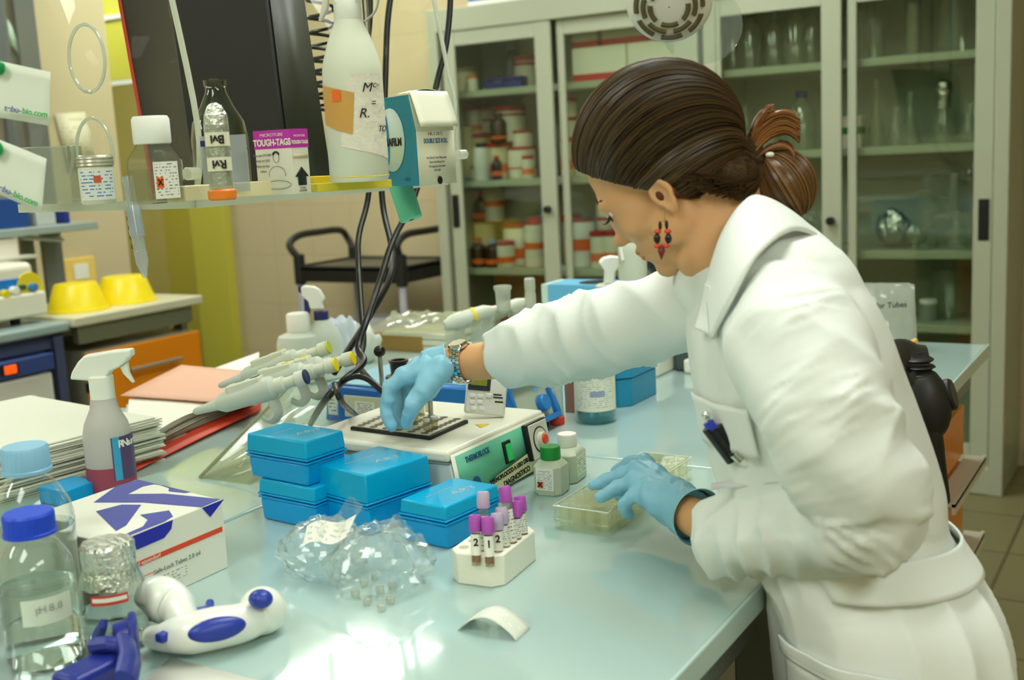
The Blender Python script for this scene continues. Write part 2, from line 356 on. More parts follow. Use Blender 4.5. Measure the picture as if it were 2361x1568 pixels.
    J(1207,355,1.464,.075,.07,JW,RED,'white lidded pot stacked on the white tub',y=4.9)
    J(1314,410,zs,.06,.16,JC,RED,'narrow cream jar with orange base label behind the right glass door',y=4.88,band=ob)
    J(1314,330,1.5,.062,.16,JW,RED,'white jar stacked on the narrow cream jar',y=4.88,band=(RED,.4,.5))
    J(1347,410,zs,.06,.13,JW,OR,'white pot nearest the woman on the middle shelf',y=4.84)
    J(1350,350,1.32,.095,.25,JC,RED,'tall stack of dull jars behind the right glass door',y=4.99,band=(RED,.7,.8))
    # top shelf
    zs = 1.746
    for px, lab in ((1147,'blue tube rack on the top cabinet shelf, left one'),(1187,'blue tube rack on the top cabinet shelf, right one')):
        p = PY(px,190,4.83); t = thing('tube_rack', lab, 'rack', (p.x,4.83,zs))
        bx(-.055,.055,-.03,.03,0,.035).build('base', BL, t, bev=.003); bx(-.05,.05,-.03,.03,.045,.055).build('top_plate', BL, t)
        bx(-.055,-.05,-.03,.03,.03,.055).build('side', BL, t); bx(.05,.055,-.03,.03,.03,.055).build('side', BL, t)
    J(1075,205,zs,.085,.10,JC,mat('dull_lid',(150,140,96),.5),'dull yellow pot at the left end of the top cabinet shelf',y=4.85)
    J(1090,205,zs,.04,.06,JW,OR,'small pot with an orange stripe on the top shelf',y=4.78)
    J(1185,200,zs,.07,.19,mat('smoky',(96,104,108),.15),mat('grey_cap',(180,182,180),.5),'grey glass bottle behind the blue racks',y=4.98,neck=1,kind='reagent_bottle',cat='bottle')
    J(1215,200,zs,.09,.13,JW,RED,'white jar with a red rim beside the blue racks',y=4.92,band=(RED,.7,.8))
    BOXW = mat('carton_white', (232,226,208), .6); RS = mat('carton_red', (196,36,34), .5)
    for i, (a, b, z, lab, dy) in enumerate([(-2.52,-2.245,zs,'left lower white carton with a red band, top cabinet shelf',0),(-2.24,-1.98,zs,'right lower white carton with a red band, top cabinet shelf',0),
            (-2.535,-2.40,zs+.15,'small upper white carton with a red band by the door frame',.03),(-2.38,-2.12,zs+.15,'upper white carton with a red band, right of the small one',.03)]):
        t = thing('carton', lab, 'carton', (a+.012,4.765+dy,z+.0015), group='red banded cartons on the top shelf'); W = b-a
        bx(0,W-.004,0,.27,.03,.149).build('box_body', BOXW, t); bx(-.001,W-.003,-.001,.27,0,.031).build('red_band', RS, t)
    # box on top
    p = PY(1010,8,4.75)
    t = thing('carton', 'blue and white carton lying on top of the chemical cabinet', 'carton', (-3.03,4.72,2.138))
    bx(0,.55,0,.3,0,.09).build('box_body', mat('carton_blue', (50,96,160), .5), t); bx(-.002,.552,-.002,.3,0,.02).build('white_edge', WHITE, t)
    # lowest level of the left cabinet: reddish boxes
    p = PY(1110,720,4.8)
    t = thing('carton', 'dark red carton low behind the left glass door', 'carton', (p.x-.08,4.8,.45)); bx(0,.3,0,.2,0,.2).build('box_body', RS, t, bev=.004)
    # shelf that it stands on
    # ---- glassware
    G = clear('cabinet_glassware', (244,248,240), 1.0, .12, .16, (226,232,216), lo=.10); BC = mat('light_blue_cap', (130,176,200), .4); BC2 = mat('dark_blue_cap', (24,50,110), .4)  # milky haze whitens the glass, standing in for highlights missing inside the cabinet
    def gl(prof, px, py, z, y, lab, name, cat, cap=None, n=20, grp='empty glassware in the cabinet'):
        p = PY(px, py, y); t = thing(name, lab, cat, (p.x,y,z+.001), group=grp)
        MB().lathe(prof, n, cap=False).build('glass_body', G, t)
        if cap: MB().cyl(cap[1],cap[2],cap[3],16).build('cap', cap[0], t)
    def bottle(r, h): return [(.001,.003),(r,.003),(r,h*.62),(r*.8,h*.74),(r*.35,h*.84),(r*.35,h)]
    def flask(r, h): return [(.001,.003),(r*.95,.003),(r,.015),(r*.3,h*.72),(r*.3,h*.95),(r*.38,h)]
    def beaker(r, h): return [(.001,.003),(r*.95,.003),(r,.01),(r,h*.96),(r*1.07,h)]
    def cylr(r, h): return [(r*1.9,.0),(r*1.9,.008),(r,.014),(r,h),(r*1.15,h+.004)]
    z = 1.742
    for i, (px, r, h, c, d) in enumerate([(1662,.035,.23,mat('red_cap',(205,48,38),.5),'glass bottle with a red cap at the left of the top glassware shelf'),(1690,.045,.22,None,'uncapped clear bottle second on the top glassware shelf'),
        (1730,.05,.25,BC2,'clear bottle with a dark cap on the top glassware shelf'),(1785,.045,.24,BC,'clear bottle with light blue cap, left of two'),(1835,.05,.26,BC,'clear bottle with light blue cap, right of two'),
        (1872,.04,.24,None,'clear bottle without cap next to the centre stile')]):
        gl(bottle(r,h), px, 150, z, 4.86+.04*(i%2), d, 'glass_bottle', 'bottle', (c, r*.45, h*.88, h*1.03) if c else None)
    for px, r, h, d in [(1975,.05,.19,'glass beaker left on the top shelf of the right door'),(2015,.045,.16,'glass beaker second on the top shelf of the right door')]:
        gl(beaker(r,h), px, 130, z, 4.85, d, 'beaker', 'beaker')
    gl(cylr(.022,.24), 2008, 130, z, 4.95, 'narrow measuring cylinder behind the beakers', 'measuring_cylinder', 'cylinder')
    gl(cylr(.032,.28), 2105, 120, z, 4.85, 'wide measuring cylinder in the middle of the top shelf', 'measuring_cylinder', 'cylinder')
    gl(beaker(.075,.27), 2205, 115, z, 4.88, 'largest glass beaker at the right end of the top shelf', 'beaker', 'beaker')
    for i, (px, r, h, d) in enumerate([(1720,.045,.2,'clear flask on the middle shelf behind the hair'),(1775,.05,.2,'clear flask left of the blue capped bottle')]):
        gl(flask(r,h), px, 345, 1.39, 4.88, d, 'flask', 'flask')
    gl(bottle(.06,.24), 1850, 345, 1.39, 4.86, 'clear bottle with a dark blue cap by the centre stile', 'glass_bottle', 'bottle', (BC2,.027,.215,.245))
    t = thing('carton', 'small white carton with a green stripe behind the right glass door', 'carton', (PY(1965,340,4.82).x-.04,4.8,1.39))
    bx(0,.08,0,.07,0,.13).build('box_body', BOXW, t); bx(-.001,.081,-.001,.07,.055,.085).build('green_band', mat('green_band', (60,130,60), .5), t)
    for px, r, h, d in [(2020,.042,.27,'tall narrow flask on the middle shelf, leftmost'),(2065,.04,.15,'small conical flask on the middle shelf'),(2098,.042,.21,'conical flask with a long neck in the middle'),
                        (2175,.062,.20,'large conical flask with foil on its mouth'),(2235,.045,.15,'small flask at the right end of the middle shelf')]:
        gl(flask(r,h), px, 330, 1.39, 4.86, d, 'flask', 'flask')
    FO = mat('foil', (200,200,190), .3, metal=1, bump=.8, bscale=40)
    p = PY(2175,330,4.86)
    t = tag(MB().lathe([(.03,0),(.028,.04),(.034,.07),(.03,.1),(.012,.11)],14).build('foil_wad', FO, loc=(p.x,4.86,1.53)), 'crumpled foil cap on the large conical flask', 'foil')
    z = .968
    gl(beaker(.055,.12), 2130, 590, z, 4.86, 'glass beaker with foil beside the crumpled foil wrapper', 'beaker', 'beaker')
    gl(flask(.05,.15), 2205, 590, z, 4.86, 'conical flask with a blue mark on the lower shelf', 'flask', 'flask')
    gl(bottle(.05,.19), 1820, 590, z, 4.88, 'clear bottle on the lower shelf behind the shoulder', 'glass_bottle', 'bottle')
    gl(cylr(.02,.3), 2200, 590, z, 5.0, 'slim cylinder with a funnel top at the back of the lower shelf', 'measuring_cylinder', 'cylinder')
    random.seed(4)
    for px, s, d in [(2055,.07,'wide crumpled foil wrapped dish on the lower glassware shelf'),(2110,.045,'upright foil wrapped tube on the lower glassware shelf')]:
        p = PY(px,585,4.84); mb = MB().ell((0,0,s),(s,s*.8,s),n=22)
        mb.v = [q*(1+.25*noise.noise(q*38+V((px,0,0)))) for q in mb.v]
        tag(mb.build('foil_wrapper', FO, angle=15, loc=(p.x,4.86,z+.012)), d, 'foil')
    for px, r, h, d in [(2140,.035,.09,'small pale pot on the lowest glassware shelf'),]:
        jar(PY(px,745,4.86).x,4.86,.668,r,h,clear('milky_pot',(220,225,215),.5,.1,.5),WHITE,d,'pot',kind='pot')
    gl(beaker(.07,.2), 2185, 748, .668, 5.0, 'large dull beaker at the back of the lowest shelf', 'beaker', 'beaker')
# ================================================================== trolley
def trolley():
    t = thing('utility_trolley', 'black plastic trolley with two curved handles and silver legs by the wall', 'trolley', (0,0,0))
    x0, x1, y0, y1 = -4.12, -3.33, 4.55, 5.05; zt = .895
    x0, x1 = -4.11, -3.40
    B = mat('trolley_black', (30,30,28), .5)
    mb = MB().box(x0,x1,y0,y1,zt-.012,zt)
    tray = mb.build('tray', mat('trolley_tray', (84,80,62), .45), t)
    for a in ((x0,x1,y0,y0+.02),(x0,x1,y1-.02,y1),(x0,x0+.02,y0,y1),(x1-.02,x1,y0,y1)): bx(*a,zt-.075,zt+.012).build('tray_rim', B, t, bev=.006)
    bx(x0+.02,x1-.02,y0+.02,y1-.02,.30,.33).build('lower_tray', B, t, bev=.006)
    for x in (x0+.02, x1-.02):
        for y in (y0+.02, y1-.02):
            MB().cyl(.019,.08,zt-.06,c=(x,y)).build('leg', mat('trolley_leg', (190,192,205), .3), t)
            MB().at((x,y,.045),(PI/2,0,0)).cyl(.045,-.015,.015).build('wheel', B, t)
            MB().cyl(.03,zt-.09,zt+.07,c=(x,y)).build('corner_post', B, t)
    for x, s in ((x0+.02, 1), (x1-.02, 1)):
        d = -.04 if x < -3.8 else .0
        pts = smooth_path([(x,y0+.02,zt+.05),(x+d,y0+.0,zt+.12),(x+d,y0+.08,zt+.165),(x+d,y0+.25,zt+.17),(x+d,y1-.08,zt+.165),(x+d,y1-.02,zt+.12),(x,y1-.02,zt+.05)], 8)
        MB().tube(pts, .019, 12).build('handle', B, t)
    t = thing('carton', 'white carton on the lower tray of the black trolley', 'carton', (-3.98,4.68,.34)); 
    bx(.2,.52,0,.3,0,.28).build('box_body', mat('carton_bluewhite', (220,224,235), .5), t, bev=.003)
    t = thing('carton', 'low white carton left of the tall one on the trolley', 'carton', (-3.98,4.62,.34)); bx(-.05,.18,0,.3,0,.14).build('box_body', mat('carton_bluewhite', (220,224,235), .5), t, bev=.003)
# ================================================================== left worktop and its things
def left_side():
    TOP = mat('worktop_cream', (206,204,176), .3); TOPB = mat('worktop_bluegrey', (150,170,166), .25); RAIL = mat('aluminium_rail', (142,146,122), .35, metal=.6)
    xf = -3.70
    a = PZ(150,735,.9); ye = 3.50; ym = 2.83
    t = thing('worktop', 'cream laminate worktop with the two yellow bowls on it', 'worktop', (0,0,0))
    bx(-4.46,xf,ym,ye,.862,.9).build('slab', TOP, t, bev=.006)
    bx(xf-.06,xf-.02,ym+.03,ye-.05,.79,.86).build('rail', RAIL, t, bev=.003)
    bx(-4.44,-4.38,ym+.05,ye-.08,0,.862).build('leg', RAIL, t); bx(xf-.15,xf-.10,ye-.045,ye-.01,0,.862).build('leg', RAIL, t)
    t = thing('worktop', 'blue-grey worktop carrying the white instrument at the left edge', 'worktop', (0,0,0))
    bx(-4.46,xf-.012,.9,ym-.01,.85,.89).build('slab', TOPB, t, bev=.01)
    bx(xf-.09,xf-.05,.9,ym-.02,.79,.85).build('rail', mat('rail_blue', (70,78,110), .4), t, bev=.003)
    bx(xf-.10,xf-.03,ym-.075,ym-.035,.0,.84).build('leg', mat('rail_blue', (70,78,110), .4), t)
    # orange cabinet
    OR = mat('orange_laminate', (234,138,14), .3, var=.02, vscale=3)
    t = thing('base_cabinet', 'orange fronted drawer cabinet on castors under the cream worktop', 'cabinet', (0,0,0))
    bx(-4.2,xf-.02,ym+.05,ye-.06,.1,.755).build('carcass', mat('carcass_grey', (150,152,130), .5), t)
    f = bx(xf-.02,xf,ym+.04,ye-.04,.1,.75).build('drawer_front', OR, t, bev=.003)
    y1, y2 = 3.05, 3.32
    MB().tube([(xf+.03,y1,.655),(xf+.03,y2,.655)], .008).tube([(xf,y1+.02,.655),(xf+.03,y1+.02,.655)], .005).tube([(xf,y2-.02,.655),(xf+.03,y2-.02,.655)], .005).build('handle', STEEL, f)
    bx(xf-.001,xf+.012,ym+.02,ym+.045,.60,.64).build('hinge', BLACK, t)
    for x in (-4.1,-3.8):
        for y in (2.95,3.4): MB().at((x,y,.05),(0,PI/2,0)).cyl(.05,-.015,.015).build('castor', BLACK, t)
    # white fridge with blue control panel
    t = thing('laboratory_fridge', 'white under-bench fridge with a blue switch strip at the left edge', 'fridge', (0,0,0))
    W = mat('fridge_white', (212,212,200), .4)
    y0, y1 = 2.05, 2.72
    bx(-4.3,xf-.095,y0,y1,.02,.785).build('body', W, t, bev=.01)
    d = bx(xf-.094,xf-.005,y0,y1-.005,.02,.715).build('door', W, t, bev=.012)
    bx(xf-.006,xf+.004,y0+.07,y1-.09,.06,.64).build('door_panel', W, d, bev=.004)
    s = bx(xf-.094,xf+.005,y0,y1,.722,.785).build('control_strip', mat('strip_blue', (52,72,130), .4), t, bev=.004)
    for y, c, e in ((2.53,(255,90,20),.6),(2.30,(230,20,20),1.2)):
        bx(xf+.004,xf+.008,y-.04,y+.035,.737,.775).build('switch_frame', BLACK, s)
        bx(xf+.008,xf+.012,y-.025,y+.025,.74,.772).build('switch', mat('switch_%d' % e, c, .4, emit=e), s, bev=.002)
    p = tag(bx(xf+.0045,xf+.006,y0+.1,y1-.16,.15,.6).build('paper_notice', PAPER), 'white paper notice with red capital letters on the fridge door', 'notice')
    RI = mat('red_ink', (214,110,90), .6)
    for i, s_ in enumerate(['FRIGORIFERO','BIOLOGIA','MOLECOLARE']):
        tx = text(s_, .052, RI, p, (xf+.0065, 2.36, .535-.10*i-(.02 if i else 0)), (PI/2,0,PI/2), align='CENTER')
    # white instrument with blue and yellow panel
    W2 = mat('instrument_white', (228,226,204), .35)
    fx = -3.80; pr = PX(100,680,fx)
    t = thing('electrophoresis_supply', 'white instrument with a blue and yellow knob panel at the left edge', 'instrument', (0,0,.89))
    yR = PX(108,680,fx).y
    mb = MB().box(-4.3,fx,yR-.75,yR,.03,.12); mb.build('lower_body', W2, t, bev=.01)
    bx(-4.3,fx-.03,yR-.75,yR-.02,.12,.235).build('upper_body', W2, t, bev=.025, seg=4)
    for y in (yR-.68,yR-.08): MB().cyl(.02,0,.03,c=(fx-.1,y)).build('rubber_foot', BLACK, t)
    ex = fx-.03
    b1 = MB().at((ex,0,0)); cyy = PX(20,672,ex); c2 = PX(68,662,ex)
    b1.box(-.001,.004,cyy.y-.12,c2.y-.02,cyy.z-.89-.05,cyy.z-.89+.045); b1.build('blue_panel', mat('panel_blue', (30,120,205), .4), t, bev=.002)
    MB().at((ex,c2.y,c2.z-.89),(0,PI/2,0)).cyl(.058,-.001,.005).build('yellow_panel', mat('panel_yellow', (226,206,40), .4), t)
    for px, py, c in ((27,670,WHITE),(70,662,mat('knob_blue', (70,130,190), .3)),(5,678,mat('panel_yellow', (226,206,40), .4)),(45,662,mat('dark_green', (20,90,60), .4))):
        q = PX(px,py,ex); MB().at((ex,q.y,q.z-.89),(0,PI/2,0)).cyl(.016 if px != 45 else .01,.003,.03).build('knob', c, t)
    t = thing('carton', 'white carton standing on the white instrument', 'carton', (0,0,0)); q = PX(45,600,-4.0)
    bx(-4.2,-4.0,q.y-.5,q.y,1.126,1.21).build('box_body', mat('carton_white', (232,226,208), .6), t, bev=.003)
    t = thing('plastic_tray', 'shallow grey tray lying beside the white carton', 'tray', (0,0,0)); q = PX(90,625,-3.95)
    bx(-4.15,-3.95,q.y-.18,q.y,1.126,1.14).build('tray_body', mat('tray_grey', (190,192,176), .5), t, bev=.003)
    # yellow bowls upside down
    Yb = mat('yellow_bowl', (240,216,20), .35)
    for i, (px, py, w, d) in enumerate([(190,700,.24,'upturned yellow plastic basin nearer the white instrument'),(300,680,.25,'upturned yellow plastic basin at the end of the worktop')]):
        p = PX(px,py,-3.87); t = thing('plastic_basin', d, 'basin', (-3.90,p.y,.9))
        MB().lathe([(.5*w+.004,0),(.5*w+.004,.008),(.5*w-.003,.01),(.355*w,.105),(.335*w,.11)], 36).build('bowl', Yb, t)
    # shelf rack at far left
    U = mat('upright_grey', (112,118,116), .4, metal=.4)
    t = thing('shelf_rack', 'grey metal rack of uprights and brackets above the left worktop', 'rack', (0,0,0))
    X = -4.25
    for px0, px1 in ((98,142),(50,78)):
        q0 = PX(px0,560,X); q1 = PX(px1,560,X)
        bx(X-.02,X,q0.y,q1.y,.9,2.9).build('upright', U, t)
    a = PX(-160,560,X).y; b_ = PX(135,520,X).y; zz = PX(60,525,X).z
    bx(X,X+.26,a,b_,zz-.02,zz+.012).build('shelf_board', mat('shelf_bluegrey', (150,165,160), .35), t, bev=.004)
    q0 = PX(50,548,X+.05); q1 = PX(145,553,X+.05)
    MB().tube([(X+.05,q0.y,q0.z),(X+.05,q1.y,q1.z)], .01).build('cross_bar', mat('bar_blue', (170,185,195), .3, metal=.4), t)
    zb = zz+.012
    for px, w, h, c, d, cat in ((15,.14,.12,(36,74,140),'dark blue box on the left rack shelf','box'),(90,.09,.06,(190,196,186),'small pale box on the left rack shelf','box'),(140,.02,.05,(30,50,130),'small dark blue tube at the end of the rack shelf','tube')):
        q = PX(px,510,X+.15)
        o = bx(X+.08,X+.2,q.y-w/2,q.y+w/2,zb,zb+h).build('storage_box', mat('c%d%d' % (c[0],px), c, .4), bev=.004); tag(o, d, cat)
    pts = [PX(x,y,-4.462) for x,y in ((126,262),(196,258),(222,388),(158,392))]
    tag(MB().add(pts,[(0,1,2,3)]).build('paper_notice', printed('wall_notice_print', (226,220,188), (190,180,150), 14, 4, (1,2), .5), solid=.001), 'pale printed notice on the wall behind the silver lidded jar', 'notice')
    # tall grey sliding panel beside the papers, upper left
    q0 = PX(42,80,-4.3); q1 = PX(62,80,-4.3)
    t = thing('cabinet', 'grey wall cabinet edge with a pale green paper at the upper left', 'cabinet', (0,0,0))
    bx(-4.465,-4.28,q1.y-1.2,q1.y,1.55,2.6).build('cabinet_body', mat('wall_cab', (150,142,120), .4), t, bev=.004)
    bx(-4.28,-4.27,q0.y-.02,q1.y,1.55,2.6).build('door_edge', mat('wall_cab_edge', (196,198,180), .4), t)
    pts = [PX(10,33,-4.26),PX(30,65,-4.26),PX(58,145,-4.26),PX(2,75,-4.26)]
    o = MB().add(pts,[(0,1,2,3)]).build('paper_note', mat('pale_green_paper', (180,206,184), .7), solid=.001); tag(o, 'pale green paper taped askew on the grey wall cabinet', 'paper')
# ================================================================== the island bench
BT = .9
def bench():
    top = mat('bench_top', (172,197,192), .09, spec=.6, coat=.5)
    t = thing('lab_bench', 'long pale blue island bench with glossy top on grey metal frame', 'bench', (0,0,0))
    def slab(x0, x1, y0, y1, nm='worktop'):
        bx(x0,x1,y0,y1,BT-.028,BT).build(nm, top, t, bev=.006, seg=3)
    yj = 1.762
    slab(-1.288,-.448,-1.2,yj-.0015); slab(-1.288,-.448,yj+.0015,3.07)
    slab(-2.16,-1.292,-1.2,yj-.0015); slab(-2.16,-1.292,yj+.0015,3.07)
    # raised marine edge
    for y0, y1 in ((-1.2,yj-.0015),(yj+.0015,3.07)):
        bx(-.452,-.446,y0,y1,BT-.03,BT+.0015).build('edge_lip', mat('bench_edge', (188,212,206), .15), t, bev=.0015)
    FR = mat('bench_frame', (128,136,128), .4, metal=.3)
    for y0, y1 in ((-1.1,1.74),(1.79,3.0)):
        bx(-.53,-.48,y0,y1,BT-.10,BT-.028).build('frame_beam', FR, t, bev=.003)
        bx(-2.12,-2.07,y0,y1,BT-.10,BT-.03).build('frame_beam', FR, t, bev=.003)
    for x in (-.55,-2.05):
        for y in (-1.05,1.58,2.96):
            if y > 2.9 and x > -1: x = -1.15
            bx(x-.03,x+.03,y-.03,y+.03,0,BT-.03).build('leg', FR, t, bev=.003)
    bx(-1.32,-1.26,-1.1,3.0,.1,BT-.03).build('service_spine', mat('spine', (120,122,110), .5), t)
    for i, (a, b) in enumerate([(-.9,-.2),(-.15,.55),(.60,1.26),(1.86,2.42)]):
        t = thing('base_cabinet', ['grey drawer cabinet under the very near end of the island bench','grey drawer cabinet under the bench, second from the near end','grey drawer cabinet under the bench just before the woman','grey drawer cabinet under the bench beside the orange one'][i], 'cabinet', (0,0,0), group='drawer cabinets under the bench')
        bx(-1.2,-.76,a,b,.08,.78).build('carcass', mat('carcass_grey', (150,152,130), .5), t, bev=.003)
        for z in (.1,.33,.56):
            f = bx(-.76,-.74,a+.01,b-.01,z,z+.21).build('drawer_front', mat('carcass_grey', (150,152,130), .5), t, bev=.003)
            MB().tube([(-.715,a+.2,z+.16),(-.715,b-.2,z+.16)], .006).build('handle', STEEL, f)
    # orange unit with pulled trays at the far end
    OR2 = mat('orange_laminate', (234,138,14), .3)
    t = thing('base_cabinet', 'orange cabinet with pale tray edges under the far end of the bench', 'cabinet', (0,0,0))
    bx(-1.1,-.52,2.45,3.02,.12,.76).build('carcass', OR2, t, bev=.003)
    for z0, z1 in ((.14,.39),(.42,.60),(.62,.75)):
        f = bx(-.52,-.498,2.46,3.02,z0,z1).build('drawer_front', OR2, t, bev=.002)
    for z, dx in ((.40,.05),(.605,.05)):
        MB().box(-.498,-.498+dx,2.62,3.05,z-.004,z+.004).box(-.498+dx-.008,-.498+dx,2.62,3.05,z-.022,z+.008).build('tray', mat('tray_cream', (222,216,196), .4), t)
# ================================================================== chair behind the woman
def chair():
    t = thing('lab_chair', 'black adjustable chair back with a round knob behind the woman', 'chair', (0,0,0))
    B = mat('chair_black', (34,33,30), .45)
    dep = 1.98
    P = lambda px, py, dz=0: PD(px, py, dep+dz)
    c0 = P(2120,1000); X0, Y0 = -.33, 2.02
    pts = smooth_path([P(2160,1150,.05),P(2150,1070,.02),P(2140,990),P(2115,910),P(2085,860)], 8)
    MB().tube(pts, [(.021,.026)]*len(pts), 16).build('back_support', B, t)
    MB().ell(P(2134,930), (.042,.040,.066), (0,R(-12),0)).build('bracket_shell', B, t)
    mb = MB()
    for i in range(5):
        q = P(2112+i*4, 828+i*17); mb.lathe([(.012,-.006),(.027-.002*i,-.003),(.030,0),(.027,.003),(.012,.006)], 20, q, cap=True)
    mb.tube([P(2112,815),P(2135,910)], .013)
    mb.build('bellows', B, t)
    a = P(2095,822); MB().tube(smooth_path([P(2060,830,-.02),P(2085,812),P(2110,822),P(2136,826)],6), [(.012,.028)]*19, 12).build('top_bracket', mat('chair_black_gloss', (44,42,38), .25), t)
    k = P(2184,911); dr = (P(2205,906,-.02)-P(2150,918)).normalized()
    q = dr.to_track_quat('Z','Y').to_euler()
    MB().at(P(2150,917), q).cyl(.008,0,.03).build('knob_stem', B, t)
    MB().at(k, q).cyl(.028,-.008,.012,28).build('knob', B, t)
    s = P(2190,1300,.1)
    sc_ = PD(2085,1300,2.06); SX, SY = sc_.x, sc_.y
    MB().at((SX,SY,.52)).box(-.12,.12,-.12,.12,0,.06).build('seat', B, t, bev=.03, seg=4)
    MB().tube(smooth_path([P(2160,1150,.05), V((SX+.06,SY,.54)), V((SX,SY,.5))],6), .018).build('seat_bracket', B, t)
    MB().at((SX,SY,0)).cyl(.025,.08,.52).build('gas_column', STEEL, t)
    for i in range(5):
        a = 2*PI*i/5
        MB().at((SX,SY,.08),(0,0,a)).box(0,.20,-.02,.02,-.02,.02,0,.004).build('leg', B, t, bev=.006)
        MB().at((SX+.19*math.cos(a),SY+.19*math.sin(a),.03),(PI/2,0,a)).cyl(.03,-.02,.02).build('castor', B, t)
# ================================================================== things on the bench
def outline(pts, base, nrm, th, bevel=0):
    "prism whose outline is given by image points, standing in the plane through base with horizontal normal nrm"
    n = V((nrm[0],nrm[1],0)).normalized(); vs = []
    for px, py in pts:
        r = ray(px,py); k = (V(base)-CAM).dot(n)/r.dot(n); vs.append(CAM + r*k)
    mb = MB(); N = len(vs)
    mb.add([p-n*th/2 for p in vs]+[p+n*th/2 for p in vs], [tuple(range(N-1,-1,-1)), tuple(range(N,2*N))]+[(i,(i+1)%N,N+(i+1)%N,N+i) for i in range(N)])
    return mb
def depth(p): q = V(p)-CAM; return q.dot(tow(V((0,0,1))))
VIEW = V((-.52,.85,0))
def rel(mb, t):
    iv = Matrix.Translation(-V(t.location)) if t.rotation_euler.z == 0 else (Matrix.Translation(t.location) @ t.rotation_euler.to_matrix().to_4x4()).inverted()
    mb.v = [iv @ p for p in mb.v]; return mb
BLUEP = mat('tip_box_blue', (0,162,232), .3, trans=.12, ior=1.3, sss=0, coat=.2)
def tip_box(x, y, z, rz, W, D, hb, hl, label, logo=None):
    t = thing('pipette_tip_box', label, 'tip box', (x,y,z), rz, group='blue pipette tip boxes')
    w, d = W/2, D/2
    b = MB().box(-w*.94,w*.94,-d*.94,d*.94,0,hb,-w*.04,-d*.04).build('base', BLUEP, t, bev=.004)
    MB().box(-w*1.01,w*1.01,-d*1.01,d*1.01,hb,hb+.0035).box(-w*1.02,w*1.02,-d*1.02,d*1.02,hb+.0055,hb+.0085).build('rim', BLUEP, t, bev=.001)
    l = MB().box(-w,w,-d,d,hb+.008,hb+hl,.002,.002).build('lid', mat('tip_lid_blue', (0,176,228), .28, trans=.15, ior=1.3, coat=.2), t, bev=.0028, seg=2)
    if logo:
        text(logo, .02, mat('silver_print', (205,215,220), .3, metal=.6), l, (w*.3,d*.25,hb+hl+.0002), (0,0,R(80)), name='silver_logo', sx=1.3)
        bx(-w*.3,-w*.27,-d*.6,d*.3,hb+hl,hb+hl+.0004).build('silver_line', mat('silver_print', (205,215,220), .3, metal=.6), l)
    return t
def trigger_sprayer(name, label, base, px_body, sprayer_pts, trig_pts, z0, r, h, bodym, headm, trigm, liquid=None, colm=None, th=.022, neckr=.014):
    pass
